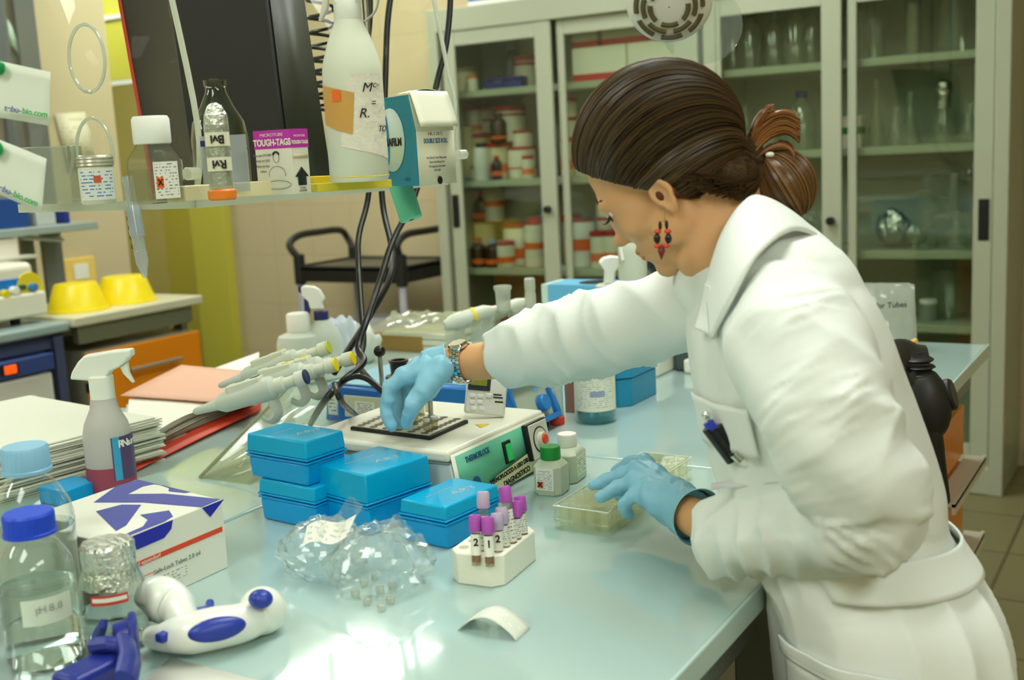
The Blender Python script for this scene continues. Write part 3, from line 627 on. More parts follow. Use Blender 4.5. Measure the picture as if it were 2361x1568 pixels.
def bench_things():
    Z = BT
    # ---- blue tip boxes
    tip_box(-1.178,1.288,Z,-.09,.125,.082,.036,.030,'blue tip box at the bottom of the left stack')
    tip_box(-1.194,1.292,Z+.066,-.09,.134,.084,.034,.036,'blue tip box on top of the left stack','ART')
    tip_box(-1.072,1.326,Z,-.19,.118,.132,.042,.052,'large blue tip box in the middle with a silver logo','ART')
    tip_box(-.924,1.316,Z,-.1,.088,.126,.035,.028,'low blue tip box nearest the tube rack','ART')
    # ---- thermoblock
    EN = mat('thermo_enamel', (226,226,208), .3); GRN = mat('thermo_green', (98,184,148), .4)
    t = thing('thermoblock', 'white heating block with a green slanted front panel and perforated top', 'heating block', (0,0,0))
    x0, x1, y0, y1, h = -1.285, -.985, 1.405, 1.70, .095
    mb = MB().add([(x0,y0,Z+.006),(x1+.018,y0,Z+.006),(x1+.018,y1,Z+.006),(x0,y1,Z+.006),(x0,y0,Z+.076),(x1+.002,y0,Z+.076),(x1+.002,y1,Z+.076),(x0,y1,Z+.076)],
                  [(0,3,2,1),(4,5,6,7),(0,1,5,4),(1,2,6,5),(2,3,7,6),(3,0,4,7)])
    mb.build('housing', mat('thermo_side', (206,216,210), .35), t, bev=.003)
    top = bx(x0-.003,x1+.002,y0-.003,y1+.003,Z+.076,Z+h).build('top_cover', EN, t, bev=.006, seg=3)
    bx(x0-.0035,x1+.0025,y0-.0035,y1+.0035,Z+.0745,Z+.0762).build('seam', mat('seam_grey', (130,136,130), .5), t)
    # slanted panel plane
    def fp(u, v, e=0):   # u along y (0..1), v up (0..1)
        a = V((x1+.018,y0,Z+.006)); b = V((x1+.003,y0,Z+h-.006)); q = a.lerp(b, v); return V((q.x+.0012+e, y0+(y1-y0)*u, q.z))
    tilt = math.atan2(.015, h-.012)
    MB().add([fp(0,0),fp(1,0),fp(1,1),fp(0,1)],[(0,1,2,3)]).build('front_frame', EN, t, solid=.002)
    pan = MB().add([fp(.03,.18,.001),fp(.985,.18,.001),fp(.985,.95,.001),fp(.03,.95,.001)],[(0,1,2,3)]).build('front_panel', GRN, t, solid=.0015)
    rotp = (PI/2-tilt, 0, PI/2)
    text('THERMOBLOCK', .0135, mat('thermo_blue_ink', (30,90,140), .5), pan, fp(.23,.80,.0026), rotp, bold=.0003, sx=.72)
    sw = MB().at(fp(.52,.60,.002), (0,-tilt,0)).box(-.001,.004,-.011,.011,-.019,.019).build('switch_frame', BLACK, pan, bev=.001)
    MB().at(fp(.52,.60,.006), (0,-tilt,0)).box(-.001,.003,-.007,.007,-.014,.014).build('switch', mat('green_switch', (20,150,70), .3, emit=.5), sw, bev=.001)
    dl = MB().at(fp(.83,.60,.002), (0,-tilt,0)).box(-.001,.010,-.034,.034,-.033,.031).build('dial_frame', BLACK, pan, bev=.002)
    fc = MB().at(fp(.83,.60,.012), (0,-tilt,0)).box(-.001,.002,-.030,.031,-.030,.030).build('dial_face', mat('dial_grey', (205,206,190), .4), dl, bev=.001)
    for rr, hh, mm, nn in ((.023,.002,BLACK,'dial_ring'),(.0205,.0025,mat('dial_grey', (205,206,190), .4),'dial_disc'),(.013,.010,mat('dial_clear', (214,206,190), .1),'dial_knob'),(.009,.013,mat('dial_red', (226,70,46), .35),'dial_button')):
        MB().at(fp(.83,.60,.013), (0,PI/2-tilt,0)).cyl(rr,0,hh).build(nn, mm, dl)
    for a in range(0,360,30):
        q = fp(.83,.60,.0158); MB().at(q, (0,-tilt,0)).box(-.0004,.0004,-.0008,.0008,.0145,.0195).build('tick', BLACK, dl) if 0 else None
    tape = MB().add([fp(.20,-.02,.0035),fp(.74,.0,.0035),fp(.74,.40,.0035),fp(.36,.26,.0035)],[(0,1,2,3)]).build('tape_label', mat('masking_tape', (216,216,166), .6), pan)
    text('TERMOBLOCCO A USO DEL', .0098, INK, tape, fp(.50,.23,.0042), (rotp[0],R(-4),rotp[2]), bold=.0005, sx=1.0)
    text('DIAGNOSTICO', .0125, INK, tape, fp(.56,.07,.0042), (rotp[0],R(-4),rotp[2]), bold=.0005)
    MB().at(fp(.17,.30,.002), (0,PI/2-tilt,0)).cyl(.012,0,.001).build('emblem', mat('thermo_blue_ink', (30,90,140), .5), pan)
    bx(x0+.02,x1-.01,y0+.02,y1-.01,Z,Z+.008).build('rubber_foot', BLACK, t)
    MB().add([PZ(1095,979,Z+h+.0006),PZ(1128,978,Z+h+.0006),PZ(1108,986,Z+h+.0006)],[(0,1,2)]).build('warning_sticker', mat('warning_yellow', (230,200,40), .5), top, solid=.0006)
    # black frame and perforated plate
    zt = Z+h; fr = [PZ(807,984,zt+.006),PZ(991,1007,zt+.006),PZ(1080,968,zt+.006),PZ(900,944,zt+.006)]
    MB().add([V((p.x,p.y,zt-.001)) for p in fr]+fr, [(0,3,2,1),(4,5,6,7),(0,1,5,4),(1,2,6,5),(2,3,7,6),(3,0,4,7)]).build('block_frame', BLACK, t, bev=.0015)
    cc = sum(fr, V())/4; inn = [cc+(p-cc)*.95 for p in fr]; up = V((0,0,.0016))
    plate = MB().add([p for p in inn]+[p+up for p in inn], [(0,3,2,1),(4,5,6,7),(0,1,5,4),(1,2,6,5),(2,3,7,6),(3,0,4,7)]).build('perforated_plate', mat('plate_cream', (206,202,176), .35), t, bev=.0005)
    hole = mat('hole_dark', (58,52,40), .4)
    def pp(u, v): return inn[0].lerp(inn[1],u).lerp(inn[3].lerp(inn[2],u),v) + up
    for i in range(6):
        for j in range(8):
            q = pp((i+.5)/6,(j+.5)/8)
            MB().lathe([(.0062,0),(.0070,.0006),(.0056,.0008)],16,(q.x,q.y,q.z-.0002)).build('hole', hole, plate)
    for a, b in ((PZ(995,976,zt+.008), PD(1003,912,1.84)), (PZ(885,950,zt+.008), PD(875,833,1.93))):
        b = V((a.x,a.y,b.z)) if b is not None else b
        rd = MB().tube([a, V((a.x,a.y,b.z))], .0042, 14).build('lifting_rod', STEEL, t)
        MB().ell((a.x,a.y,b.z+.004),(.0105,)*3).build('ball_knob', BLACK, rd)
    # vials
    VG = clear('vial_glass', (224,224,200), .8, .04, .18, (206,204,180)); g = 'vials standing in the heating block'
    capm = mat('vial_cap_grey', (150,146,128), .4); wcap = mat('vial_cap_pale', (206,210,196), .4)
    for i, (px, py, cm, d) in enumerate([(916,988,capm,'vial with dark cap under the fingertip, nearest the front edge'),(939,986,capm,'vial held between finger and thumb'),(958,978,capm,'clear vial right of the pinched one'),
        (954,966,capm,'vial with brownish cap behind the pinched one'),(972,958,capm,'clear vial third back in the row'),(988,949,capm,'rearmost clear vial by the metal rod'),(984,990,wcap,'white capped vial low in the plate, front right'),(1002,984,wcap,'white capped vial right beside the rod')]):
        q = PZ(px,py,zt+.008); t = thing('vial', d, 'vial', q, group=g); hv = .014 if cm is wcap else .024
        MB().lathe([(.0058,0),(.006,.001),(.006,hv-.004),(.0045,hv)],16).build('glass_body', VG, t)
        MB().cyl(.0064,hv-.001,hv+.004,16).build('cap', cm, t)
    # timer
    bc = PZ(1133,957,zt); bc = V((-1.012,1.615,zt)); 
    t = thing('digital_timer', 'small white digital timer leaning on the heating block', 'timer', (0,0,0))
    O = PD(1122,926,depth(PZ(1133,961,zt))); n = (CAM-O); n.z = 0; n.normalize()
    mtx = Matrix.Translation(V((O.x,O.y,zt+.042))) @ Matrix.Rotation(math.atan2(n.y,n.x)+PI/2-.08,4,'Z') @ Matrix.Rotation(R(-17),4,'X') @ Matrix.Rotation(R(7),4,'Y') @ Matrix.Scale(1.22,4)
    def TB(*a): q = MB(); q.mx = mtx; return q.box(*a)
    TB(-.029,.029,-.007,.007,-.031,.031).build('case', mat('timer_white', (226,226,220), .35), t, bev=.004, seg=3)
    fr_ = TB(-.026,.006,-.0085,-.0068,.002,.028).build('screen_frame', mat('timer_navy', (40,48,62), .3), t, bev=.001)
    TB(-.022,.001,-.0092,-.0083,.009,.024).build('screen', mat('lcd', (132,134,52), .2), fr_)
    KM = mat('timer_key', (236,236,232), .4)
    for i, (x, z) in enumerate([(-.018,-.006),(-.007,-.006),(.005,-.004),(-.018,-.015),(-.007,-.014),(-.015,-.024),(-.004,-.023)]):
        TB(x-.004,x+.004,-.0086,-.0068,z-.0028,z+.0028).build('key', KM, t, bev=.001)
    t['label'] = t['label']
    for i, (x,z,w_) in enumerate([(.017,-.002,.012),(.018,-.006,.014),(.020,-.012,.012)]):
        TB(x-w_/2,x+w_/2,-.0074,-.0069,z-.001,z+.001).build('print_mark', BLACK, t)
    # ---- blue devices
    BD = mat('device_blue', (34,120,196), .3); BDP = mat('device_pale_blue', (130,186,214), .3); GP = mat('panel_greygreen', (176,186,164), .4)
    t = thing('vortex_mixer', 'blue mixer with a grey knob panel right of the heating block', 'mixer', (0,0,0))
    fx = -1.10
    c = [PX(*p,fx) for p in ((1165,905),(1253,886),(1281,978),(1228,1002))]
    ya, yb = 1.79, 1.945; zb = .918; z1 = 1.005
    mb = MB().add([(fx+.01,ya,zb),(fx+.01,yb,zb),(-1.34,yb,zb),(-1.34,ya,zb),(fx-.022,ya,z1),(fx-.022,yb,z1),(-1.34,yb,z1-.004),(-1.34,ya,z1-.004)],[(0,3,2,1),(4,5,6,7),(0,1,5,4),(1,2,6,5),(2,3,7,6),(3,0,4,7)])
    mb.build('housing', BD, t, bev=.006)
    bx(-1.33,fx-.03,ya+.01,yb-.01,z1-.004,z1+.002).build('top_cover', BDP, t, bev=.002)
    tl = math.atan2(.032,z1-zb)
    mf = Matrix.Translation(((fx+.01+fx-.022)/2,(ya+yb)/2,(zb+z1)/2)) @ Matrix.Rotation(-tl,4,'Y')
    def FB(*a): q = MB(); q.mx = mf; return q.box(*a)
    W_ = (yb-ya)/2; H_ = (z1-zb)/2/math.cos(tl)
    fr_ = FB(-.001,.012,-W_,W_,H_-.009,H_).box(-.001,.012,-W_,W_,-H_,-H_+.012).box(-.001,.012,-W_,-W_+.012,-H_+.012,H_-.009).box(-.001,.012,W_-.012,W_,-H_+.012,H_-.009).build('panel_frame', BD, t, bev=.002)
    pn = FB(-.001,.002,-W_+.012,W_-.012,-H_+.012,H_-.009).build('control_panel', GP, t)
    q = MB(); q.mx = mf @ Matrix.Translation((.002,.03,-.008)) @ Matrix.Rotation(PI/2,4,'Y'); q.cyl(.017,0,.016).build('knob', BD, pn)
    FB(.0018,.003,.02,.04,.018,.028).build('indicator', BDP, pn)
    bx(-1.3,fx-.005,ya+.01,yb-.01,Z,zb).build('rubber_foot', BLACK, t)
    kx, ky = PZ(1112,882,z1).x, PZ(1112,882,z1).y; kx = max(kx,-1.27)
    MB().lathe([(.012,0),(.025,.002),(.024,.005),(.012,.007)],28,(kx,ky,z1+.002)).build('cup_disc', mat('rubber_black', (30,26,24), .3), t)
    MB().cyl(.0155,z1+.006,z1+.024,24,(kx,ky)).build('cup', mat('rubber_black', (30,26,24), .3), t)
    t = thing('vortex_mixer', 'blue mixer with paper label plates behind the pipettes', 'mixer', (0,0,0))
    a0 = PZ(748,977,Z); X0, X1, Y0 = -1.575, -1.375, 1.80
    bx(X0,X1,Y0,Y0+.22,Z+.004,Z+.082,.006,.006).build('housing', mat('device_blue2', (28,100,178), .3), t, bev=.006)
    bx(X0+.012,X1-.012,Y0+.012,Y0+.21,Z+.082,Z+.088).build('top_cover', BDP, t, bev=.003)
    bx(X0+.055,X1-.04,Y0+.001,Y0+.004,Z+.018,Z+.064).build('label_plate', mat('plate_label', (196,196,168), .5), t, bev=.001)
    bx(X0+.085,X1-.065,Y0-.0005,Y0+.002,Z+.027,Z+.053).build('paper_label', printed('label_print_a', (226,226,214), (60,60,60), 7, 6), t)
    bx(X0+.012,X0+.036,Y0-.0005,Y0+.004,Z+.02,Z+.066).build('paper_label', printed('label_print_b', (226,226,214), (50,50,50), 6, 3), t)
    for px, py, r, hh in ((905,868,.022,.012),):
        q = PZ(px,py,Z+.088); q = V((-1.43,1.88,Z+.088))
        MB().cyl(.030,q.z,q.z+.008,28,(q.x,q.y)).build('cup_disc', mat('rubber_black', (30,26,24), .3), t)
        MB().lathe([(.018,.008),(.019,.035),(.021,.037),(.021,.041),(.015,.041),(.014,.02)],28,(q.x,q.y,q.z)).build('cup', mat('rubber_black', (30,26,24), .3), t)
    # grey disc device behind
    t = thing('balance', 'pale grey instrument with a round plate behind the gloved hand', 'balance', (0,0,0))
    q = PZ(985,905,Z); X = -1.60
    bx(-1.62,-1.36,2.06,2.42,Z,Z+.07).build('body', mat('instr_grey', (196,198,180), .4), t, bev=.01)
    MB().cyl(.055,Z+.07,Z+.078,32,(-1.50,2.16)).build('plate', mat('disc_grey', (160,168,164), .35), t)
    # ---- pipette stand and pipettes
    t = thing('pipette_stand', 'clear acrylic wedge stand holding the grey pipettes', 'stand', (0,0,0))
    AC = clear('stand_acrylic', (253,254,250), .35, .05, .05, (236,240,230), lo=.015)
    a, b_, c_, d_ = PZ(462,1103,Z+.001), PZ(600,1112,Z+.001), PD(830,860,1.98), PD(640,885,1.98)
    a = PZ(462,1100,Z+.002); b_ = PZ(640,1112,Z+.002)
    back = [V((-1.515,1.385,Z+.002)), V((-1.40,1.39,Z+.002)), V((-1.40,1.64,Z+.12)), V((-1.515,1.64,Z+.12))]
    MB().add(back,[(0,1,2,3)]).build('sloping_plate', AC, t, solid=.005)
    MB().add([V((-1.515,1.385,Z+.002)),V((-1.40,1.39,Z+.002)),V((-1.40,1.66,Z+.002)),V((-1.515,1.66,Z+.002))],[(0,1,2,3)]).build('base_plate', AC, t, solid=.004)
    for x in (-1.515,-1.40): MB().add([V((x,1.385,Z+.004)),V((x,1.64,Z+.004)),V((x,1.64,Z+.12))],[(0,1,2)]).build('side_plate', AC, t, solid=.004)
    MB().tube([back[0],back[3]],.0035,8).build('plate_edge', clear('acrylic_edge', (200,206,180), .95, .1, .5, (220,222,200)), t)
    PG = mat('pipette_grey', (196,204,192), .35); PG2 = mat('pipette_pale', (214,218,200), .35)
    YC_ = mat('pipette_yellow', (238,214,30), .4); NB = mat('pipette_navy', (34,40,96), .4)
    def pipette(tip, end, d0, d1, col, label, s=1.0, hook=True):
        s *= 1.25
        A = PD(*tip, d0); B = PD(*end, d1); t = thing('pipette', label, 'pipette', A, group='pipettes lying on the clear stand')
        ax = (B-A); L = ax.length; q = ax.to_track_quat('Z','Y').to_matrix().to_4x4()
        def L_(): m = MB(); m.mx = q; return m
        L_().lathe([(.003*s,0),(.0048*s,.004),(.0075*s,L*.20),(.0085*s,L*.22)],18).build('tip_cone', PG, t)
        L_().lathe([(.009*s,L*.22),(.0135*s,L*.27),(.0145*s,L*.5),(.0165*s,L*.62),(.016*s,L*.70),(.011*s,L*.73)],22).build('body', PG, t)
        L_().lathe([(.0105*s,L*.72),(.0105*s,L*.80),(.0075*s,L*.81),(.0075*s,L*.9),(.0105*s,L*.91),(.0105*s,L*.985)],20).build('plunger', PG2, t)
        L_().cyl(.0102*s,L*.985,L*1.0,20).build('button', col, t)
        m = L_(); m.box(-.010*s,.010*s,.006,.020*s,L*.34,L*.64).build('display_housing', PG2, t, bev=.003)
        m = L_(); m.box(-.006*s,.006*s,.0195*s,.0207*s,L*.56,L*.62).build('colour_mark', col, t)
        m = L_(); m.box(-.002*s,.002*s,.0195*s,.0203*s,L*.42,L*.50).build('scale_window', INK, t)
        if hook:
            m = L_(); m.tube(smooth_path([(0,-.012*s,L*.66),(0,-.034*s,L*.67),(0,-.042*s,L*.60),(0,-.035*s,L*.54)],6), [(.008*s,.004*s)]*19, 10).build('finger_hook', PG, t)
        return t
    pipette((447,950),(708,868),1.90,1.86,NB,'front grey pipette with a dark blue button')
    pipette((520,905),(776,840),1.95,1.91,YC_,'second grey pipette with a yellow button',.95)
    pipette((560,892),(816,825),1.99,1.95,YC_,'third grey pipette with a yellow button, reaching furthest right',.95)
    pipette((505,890),(760,800),2.05,2.01,mat('pipette_green', (196,206,60), .4),'rear pale pipette with a green-yellow mark',.95,False)
    # ---- white canister, spray bottle, cloth
    MW = mat('milky_plastic', (214,222,208), .4, trans=.15, ior=1.2); 
    t = thing('wide_neck_bottle', 'milky white plastic bottle with a wide ribbed cap', 'bottle', (-1.935,2.14,Z))
    MB().lathe([(.052,0),(.058,.006),(.058,.10),(.052,.118),(.028,.128),(.027,.14)],40).build('body', MW, t)
    MB().lathe([(.028,.128),(.0295,.131),(.0295,.170),(.026,.175)],36).build('cap', WHITE, t)
    t = thing('spray_bottle', 'white spray bottle with a dark blue collar behind the wide bottle', 'spray bottle', (0,0,0))
    bp = PZ(752,872,Z); D_ = depth(bp)
    MB().lathe([(.044,0),(.05,.006),(.05,.10),(.04,.13),(.022,.145),(.020,.152)],36,tuple(bp)).build('body', MW, t)
    tp = PD(733,735,depth(bp))
    bp2 = V((bp.x,bp.y,tp.z)); nx = VIEW
    def O_(pts, th): return outline(pts, bp2, nx, th)
    sh = PD(733,735,depth(bp2)) 
    MB().cyl(.0185,Z+.148,Z+.175,24,(bp.x,bp.y)).build('collar', NB, t)
    ctr = O_([(694,663),(700,658),(725,660),(738,668),(748,684),(749,690),(742,696),(747,712),(716,712),(712,695),(697,680)], .022)
    dx = 731 - 733; ctr.build('sprayer_head', WHITE, t, bev=.004, seg=3)
    O_([(701,688),(710,692),(716,712),(712,748),(706,738),(702,712)], .012).build('trigger', NB, t, bev=.002)
    O_([(688,661),(694,658),(696,676),(689,672)], .016).build('nozzle', NB, t, bev=.001)
    def cloth(name, label, cat, m, px, py, r, seed, z0=Z, n=36, amp=.3, sc=22, ang=60):
        q = PZ(px,py,z0); mb = MB().ell((0,0,r[2]*.9), r, n=n)
        out = []
        for p in mb.v:
            k = noise.noise(p*sc+V((seed,0,0)))*amp + noise.noise(p*sc*2.3+V((seed,5,0)))*amp*.5
            p = V((p.x*(1+k),p.y*(1+k),p.z*(1+k))); p.z = max(p.z,.0005); out.append(p)
        mb.v = out; return tag(mb.build(name, m, angle=ang, loc=q), label, cat)
    cloth('folded_tissue','crumpled blue-white tissue beside the spray bottle','tissue',mat('tissue', (206,214,222), .8),800,862,(.035,.05,.085),3,amp=.35)
    cloth('plastic_wrapper','crumpled pale wrapper behind the tissue','wrapper',mat('wrapper_pale', (206,210,196), .5),838,835,(.05,.05,.06),7)
    # boxes / bags behind the hand
    t = thing('cardboard_box', 'small brown cardboard box behind the plastic bags', 'box', (0,0,0)); q = PZ(900,812,Z)
    bx(q.x-.10,q.x+.10,q.y+.02,q.y+.14,Z,Z+.045).build('box_body', mat('cardboard', (150,118,60), .7), t, bev=.002)
    BG = clear('film_bag', (232,234,220), .9, .08, .42, (214,214,190))
    def sheet(name, label, cat, m, c, sx, sy, h, seed, amp, rz=0, n=26, sc=9, par=None):
        mb = MB(); mb.mx = Matrix.Translation(V(c)) @ Matrix.Rotation(rz,4,'Z')
        def f(u,v):
            x=(u-.5)*sx; y=(v-.5)*sy; e = min(1,min(u,1-u,v,1-v)*5)
            return (x,y,h*e*(.7+.3*math.sin(v*3))+amp*(noise.noise(V((x,y,seed))*sc*3)*.6+abs(noise.noise(V((x,y,seed+3))*sc*6))*.5)*e+.001)
        mb.grid(n,n,f); o = mb.build(name, m, par, angle=20)
        return o
    q = PZ(985,800,Z)
    tag(sheet('film_bag','','',BG,(q.x,q.y,Z+.06),.34,.20,.03,2,.03,rz=.3), 'crumpled clear bag of plates behind the gloved hand', 'plastic bag')
    t = thing('sample_plate_stack', 'stack of pale plastic plates under the clear bag', 'plates', (0,0,0))
    for k in range(3): bx(q.x-.12+.01*k,q.x+.13,q.y-.08,q.y+.07,Z+.019*k+(.0),Z+.017+.019*k).build('plate', mat('plate_pale', (204,204,182), .4), t, bev=.002)
    # two long pale dispensers, seen over the arm
    A = PZ(1095,745,Z+.06)
    def long_gun(px0, px1, d0, d1, label, r=.022, col=WHITE, mark=None):
        A = PD(*px0,d0); B = PD(*px1,d1); t = thing('multichannel_pipette', label, 'pipette', A); ax = B-A; L = ax.length
        q = ax.to_track_quat('Z','Y').to_matrix().to_4x4(); m = MB(); m.mx = q
        m.lathe([(r*.5,0),(r*.9,.02),(r,L*.3),(r*.9,L*.75),(r*.5,L*.9),(r*.4,L)],24).build('body', mat('gun_pale', (206,212,194), .35), t)
        m = MB(); m.mx = q; m.lathe([(r*1.02,L*.5),(r*1.02,L*.56)],24,cap=False).build('yellow_ring', YC_, t)
        m = MB(); m.mx = q; m.ell((0,r*.9,L*.36),(.004,.003,.004)).build('red_dot', mat('dial_red', (226,70,46), .35), t)
    long_gun((1025,752),(1150,712),2.62,2.66,'long pale pipette with a yellow ring and red dot behind the arm')
    long_gun((1100,738),(1225,690),2.80,2.84,'long pale pipette further back behind the glass joint',.018)
    for (p0, p1, dd, lb_) in (((1035,752),(1120,724),2.63,'under the nearer long pipette'),((1120,736),(1205,704),2.80,'under the further long pipette')):
        a, b_ = PD(*p0,dd), PD(*p1,dd); t = thing('pipette_rest', 'low clear plastic rest '+lb_, 'rest', (0,0,0))
        for q in (a.lerp(b_,.15), a.lerp(b_,.85)): bx(q.x-.015,q.x+.015,q.y-.02,q.y+.02,Z,q.z-.006).build('post', clear('rest_clear', (240,242,236), .6, .05, .3), t)
    # glass joint flask, frosted tube
    FG = clear('frosted_glass', (230,234,224), .8, .2, .6, (224,228,214)); 
    p = PD(1163,745,2.55); s = 2.55/FPX
    t = thing('glass_joint_flask', 'clear glass vessel with a frosted ground joint neck', 'glassware', (p.x,p.y,Z)); zt_ = PD(1162,656,2.55).z-Z
    MB().lathe([(.03,.002),(.03,zt_*.45),(.026,zt_-.075),(.0205,zt_-.055)],28,cap=False).build('glass_body', clear('clear_glass2', (225,232,224), .9, .03), t)
    MB().lathe([(.0150,zt_-.062),(.0175,zt_-.012),(.0205,zt_-.008),(.0205,zt_-.001),(.016,zt_),(.0145,zt_-.03)],28,cap=False).build('frosted_neck', FG, t)
    p = PD(1225,730,2.62); zt_ = PD(1225,638,2.62).z-Z
    t = thing('screw_neck_tube', 'tall frosted tube with a threaded top right of the glass joint', 'tube', (p.x,p.y,Z))
    MB().lathe([(.0125,.0),(.013,zt_-.04),(.0115,zt_-.03),(.013,zt_-.028),(.0125,zt_-.025),(.013,zt_-.02),(.0125,zt_-.016),(.0128,zt_-.004),(.010,zt_)],26).build('tube_body', FG, t)
    # tissue box
    t = thing('tissue_box', 'pale blue tissue box with a dark slot behind the raised arm', 'tissue box', (0,0,0))
    TBm = mat('tissue_box_blue', (100,176,214), .5); q = PD(1262,660,2.80); top_z = 1.075
    q = PZ(1262,655,top_z); 
    bx(q.x,q.x+.23,q.y,q.y+.12,Z,top_z).build('box_body', TBm, t, bev=.002); bx(q.x-.02,q.x,q.y+.0,q.y+.12,Z,top_z-.001).build('side_flap', mat('tissue_box_pale', (196,216,206), .5), t)
    MB().at((q.x+.125,q.y+.06,top_z)).lathe([(.001,.0006),(.05,.0006)],30,cap=False).build('slot', BLACK, t); [o for o in t.children if o.name.startswith('slot')][0].scale = (1.5,.35,1) if False else (1,1,1)
    # white squirt bottles
    t = thing('spray_bottle', 'white trigger spray bottle beside the tall wash bottle, behind the arm', 'spray bottle', (0,0,0)); bp = PZ(1395,640,1.05); bp = V((bp.x,bp.y,Z)); 
    b0 = PD(1405,610,2.75)
    O2 = lambda pts, th: outline(pts, b0, VIEW, th)
    O2([(1380,605),(1388,594),(1408,589),(1430,592),(1430,612),(1418,626),(1417,655),(1392,655),(1394,625)], .03).build('sprayer_head', WHITE, t, bev=.005, seg=3)
    MB().cyl(.035,Z,PD(1405,655,2.75).z,24,(b0.x,b0.y)).build('body', MW, t)
    t = thing('wash_bottle', 'tall milky wash bottle in front of the woman\'s face', 'bottle', (0,0,0)); b0 = PD(1457,560,2.62)
    zt_ = PD(1457,490,2.62).z
    MB().lathe([(.030,0),(.033,.006),(.033,zt_-Z-.085),(.031,zt_-Z-.07),(.008,zt_-Z-.04),(.0065,zt_-Z)],28,(b0.x,b0.y,Z)).build('body', mat('wash_milky', (216,222,200), .45, trans=.1, ior=1.2), t)
    MB().tube([PD(1480,660,2.62),PD(1500,640,2.62),PD(1436,600,2.60),PD(1424,540,2.6),PD(1426,480,2.6)][2:], .004).build('spout', WHITE, t)
    # microscope bit
    t = thing('microscope', 'black binocular head just below the chin', 'microscope', (0,0,0)); b0 = PD(1500,622,2.7)
    bx(b0.x+.03,b0.x+.10,b0.y+.05,b0.y+.12,Z,b0.z-.03).build('stand', mat('scope_grey', (70,84,84), .4), t, bev=.01)
    for s_ in (0,): MB().tube([b0+V((s_,-.02,.03)), b0+V((s_+.03,.06,-.05))], .017, 16).build('eyepiece', BLACK, t)
    MB().tube([b0+V((-.03,-.03,.045)), b0+V((-.02,-.02,.03))], .015, 16).build('lens', CHROME, t)
    # blue carton, foam tray, bottle with blue liquid, tubes
    t = thing('storage_box', 'blue faceted plastic box behind the labelled bottle', 'box', (0,0,0)); BT2 = mat('blue_box_teal', (40,150,196), .25, trans=.15, ior=1.3)
    X0, X1, Y0, Y1 = -1.12,-1.02,2.125,2.275
    ch = .022
    b = MB().prism([(X0,Y0),(X1-ch,Y0),(X1,Y0+ch),(X1,Y1),(X0,Y1)],Z,Z+.06); b.build('base', BT2, t, bev=.002)
    mb = MB(); lo = [(X0-.003,Y0-.003),(X1-ch,Y0-.003),(X1+.003,Y0+ch),(X1+.003,Y1+.003),(X0-.003,Y1+.003)]; hi = [(X0+.01,Y0+.01),(X1-ch-.006,Y0+.01),(X1-.008,Y0+ch+.006),(X1-.008,Y1-.01),(X0+.01,Y1-.01)]
    mb.add([(x,y,Z+.062) for x,y in lo]+[(x,y,Z+.13) for x,y in hi], [(4,3,2,1,0),(5,6,7,8,9)]+[(i,(i+1)%5,5+(i+1)%5,5+i) for i in range(5)]); mb.build('lid', BT2, t, bev=.002)
    t = thing('foam_tray', 'white foam tray with small vials under the raised arm', 'tray', (0,0,0)); FO_ = mat('foam_white', (236,234,218), .8, bump=.1, bscale=200)
    q = V((-1.10,2.47,Z)); bx(-1.30,-1.09,2.44,2.64,Z,Z+.06).build('foam_body', FO_, t, bev=.006)
    t = thing('foam_tray', 'flat white foam block lying right of the blue box', 'tray', (0,0,0)); bx(-1.05,-.86,2.50,2.72,Z,Z+.035).build('foam_body', FO_, t, bev=.006)
    Pm = mat('vial_orange', (232,120,70), .5)
    for i, (x, y) in enumerate([(-1.12,2.47),(-1.15,2.50),(-1.12,2.53),(-1.16,2.56),(-1.12,2.60)]):
        o = MB().cyl(.010,Z+.06,Z+.075,14,(x,y)).build('small_vial', Pm if i == 4 else mat('vial_yellowish', (206,196,150), .4)); tag(o, ['pale vial nearest the camera on the foam tray','second pale vial on the foam tray','third pale vial on the foam tray','fourth pale vial on the foam tray','orange capped vial at the far end of the foam tray'][i], 'vial', 'small vials on the foam tray')
    x, y = -1.035, 2.005
    t = thing('reagent_bottle', 'glass bottle of pale blue liquid with a large printed label', 'bottle', (x,y,Z), rz=math.atan2(-y,-x))
    MB().lathe([(.001,.003),(.038,.001),(.0425,.008),(.0425,.115),(.036,.135),(.018,.15),(.018,.165)],36,cap=False).build('glass_body', clear('bottle_glass', (222,236,232), .9, .02), t)
    MB().lathe([(.036,.004),(.0405,.01),(.0405,.075)],32).build('liquid', clear('blue_liquid', (170,222,228), .3, .05, .25, (150,212,220)), t)
    mb = MB(); mb.grid(24,1,lambda u,v: (.0430*math.cos((u-.5)*2.6),.0430*math.sin((u-.5)*2.6),.028+.092*v))
    lb = mb.build('label', printed('label_print_c', (228,228,210), (176,180,180), 22, 9, (1,2), .5, .08), t)
    mb = MB(); mb.grid(24,1,lambda u,v: (.0433*math.cos((u-.5)*1.7+.3),.0433*math.sin((u-.5)*1.7+.3),.113+.012*v)); mb.build('blue_stripe', mat('stripe_blue', (24,40,180), .5), lb)
    mb = MB(); mb.grid(10,1,lambda u,v: (.0433*math.cos((u-.5)*.7+.12),.0433*math.sin((u-.5)*.7+.12),.058+.012*v)); mb.build('barcode', mat('barcode_blue', (150,160,190), .5), lb)
    for i, ch_ in enumerate('OPEN 12/06'):
        a = -.62+i*.13; text(ch_, .011, INK, lb, (.0436*math.cos(a),.0436*math.sin(a),.106), (PI/2,0,a+PI/2), bold=.0002)
    MB().cyl(.021,.150,.172,28).build('cap', mat('stripe_blue', (24,40,180), .5), t)
    t = thing('centrifuge_tube', 'clear plastic tube standing upside down on its red cap', 'tube', (-1.098,1.955,Z))
    MB().cyl(.0162,0,.017,28).build('cap', mat('tube_red', (226,52,38), .4), t)
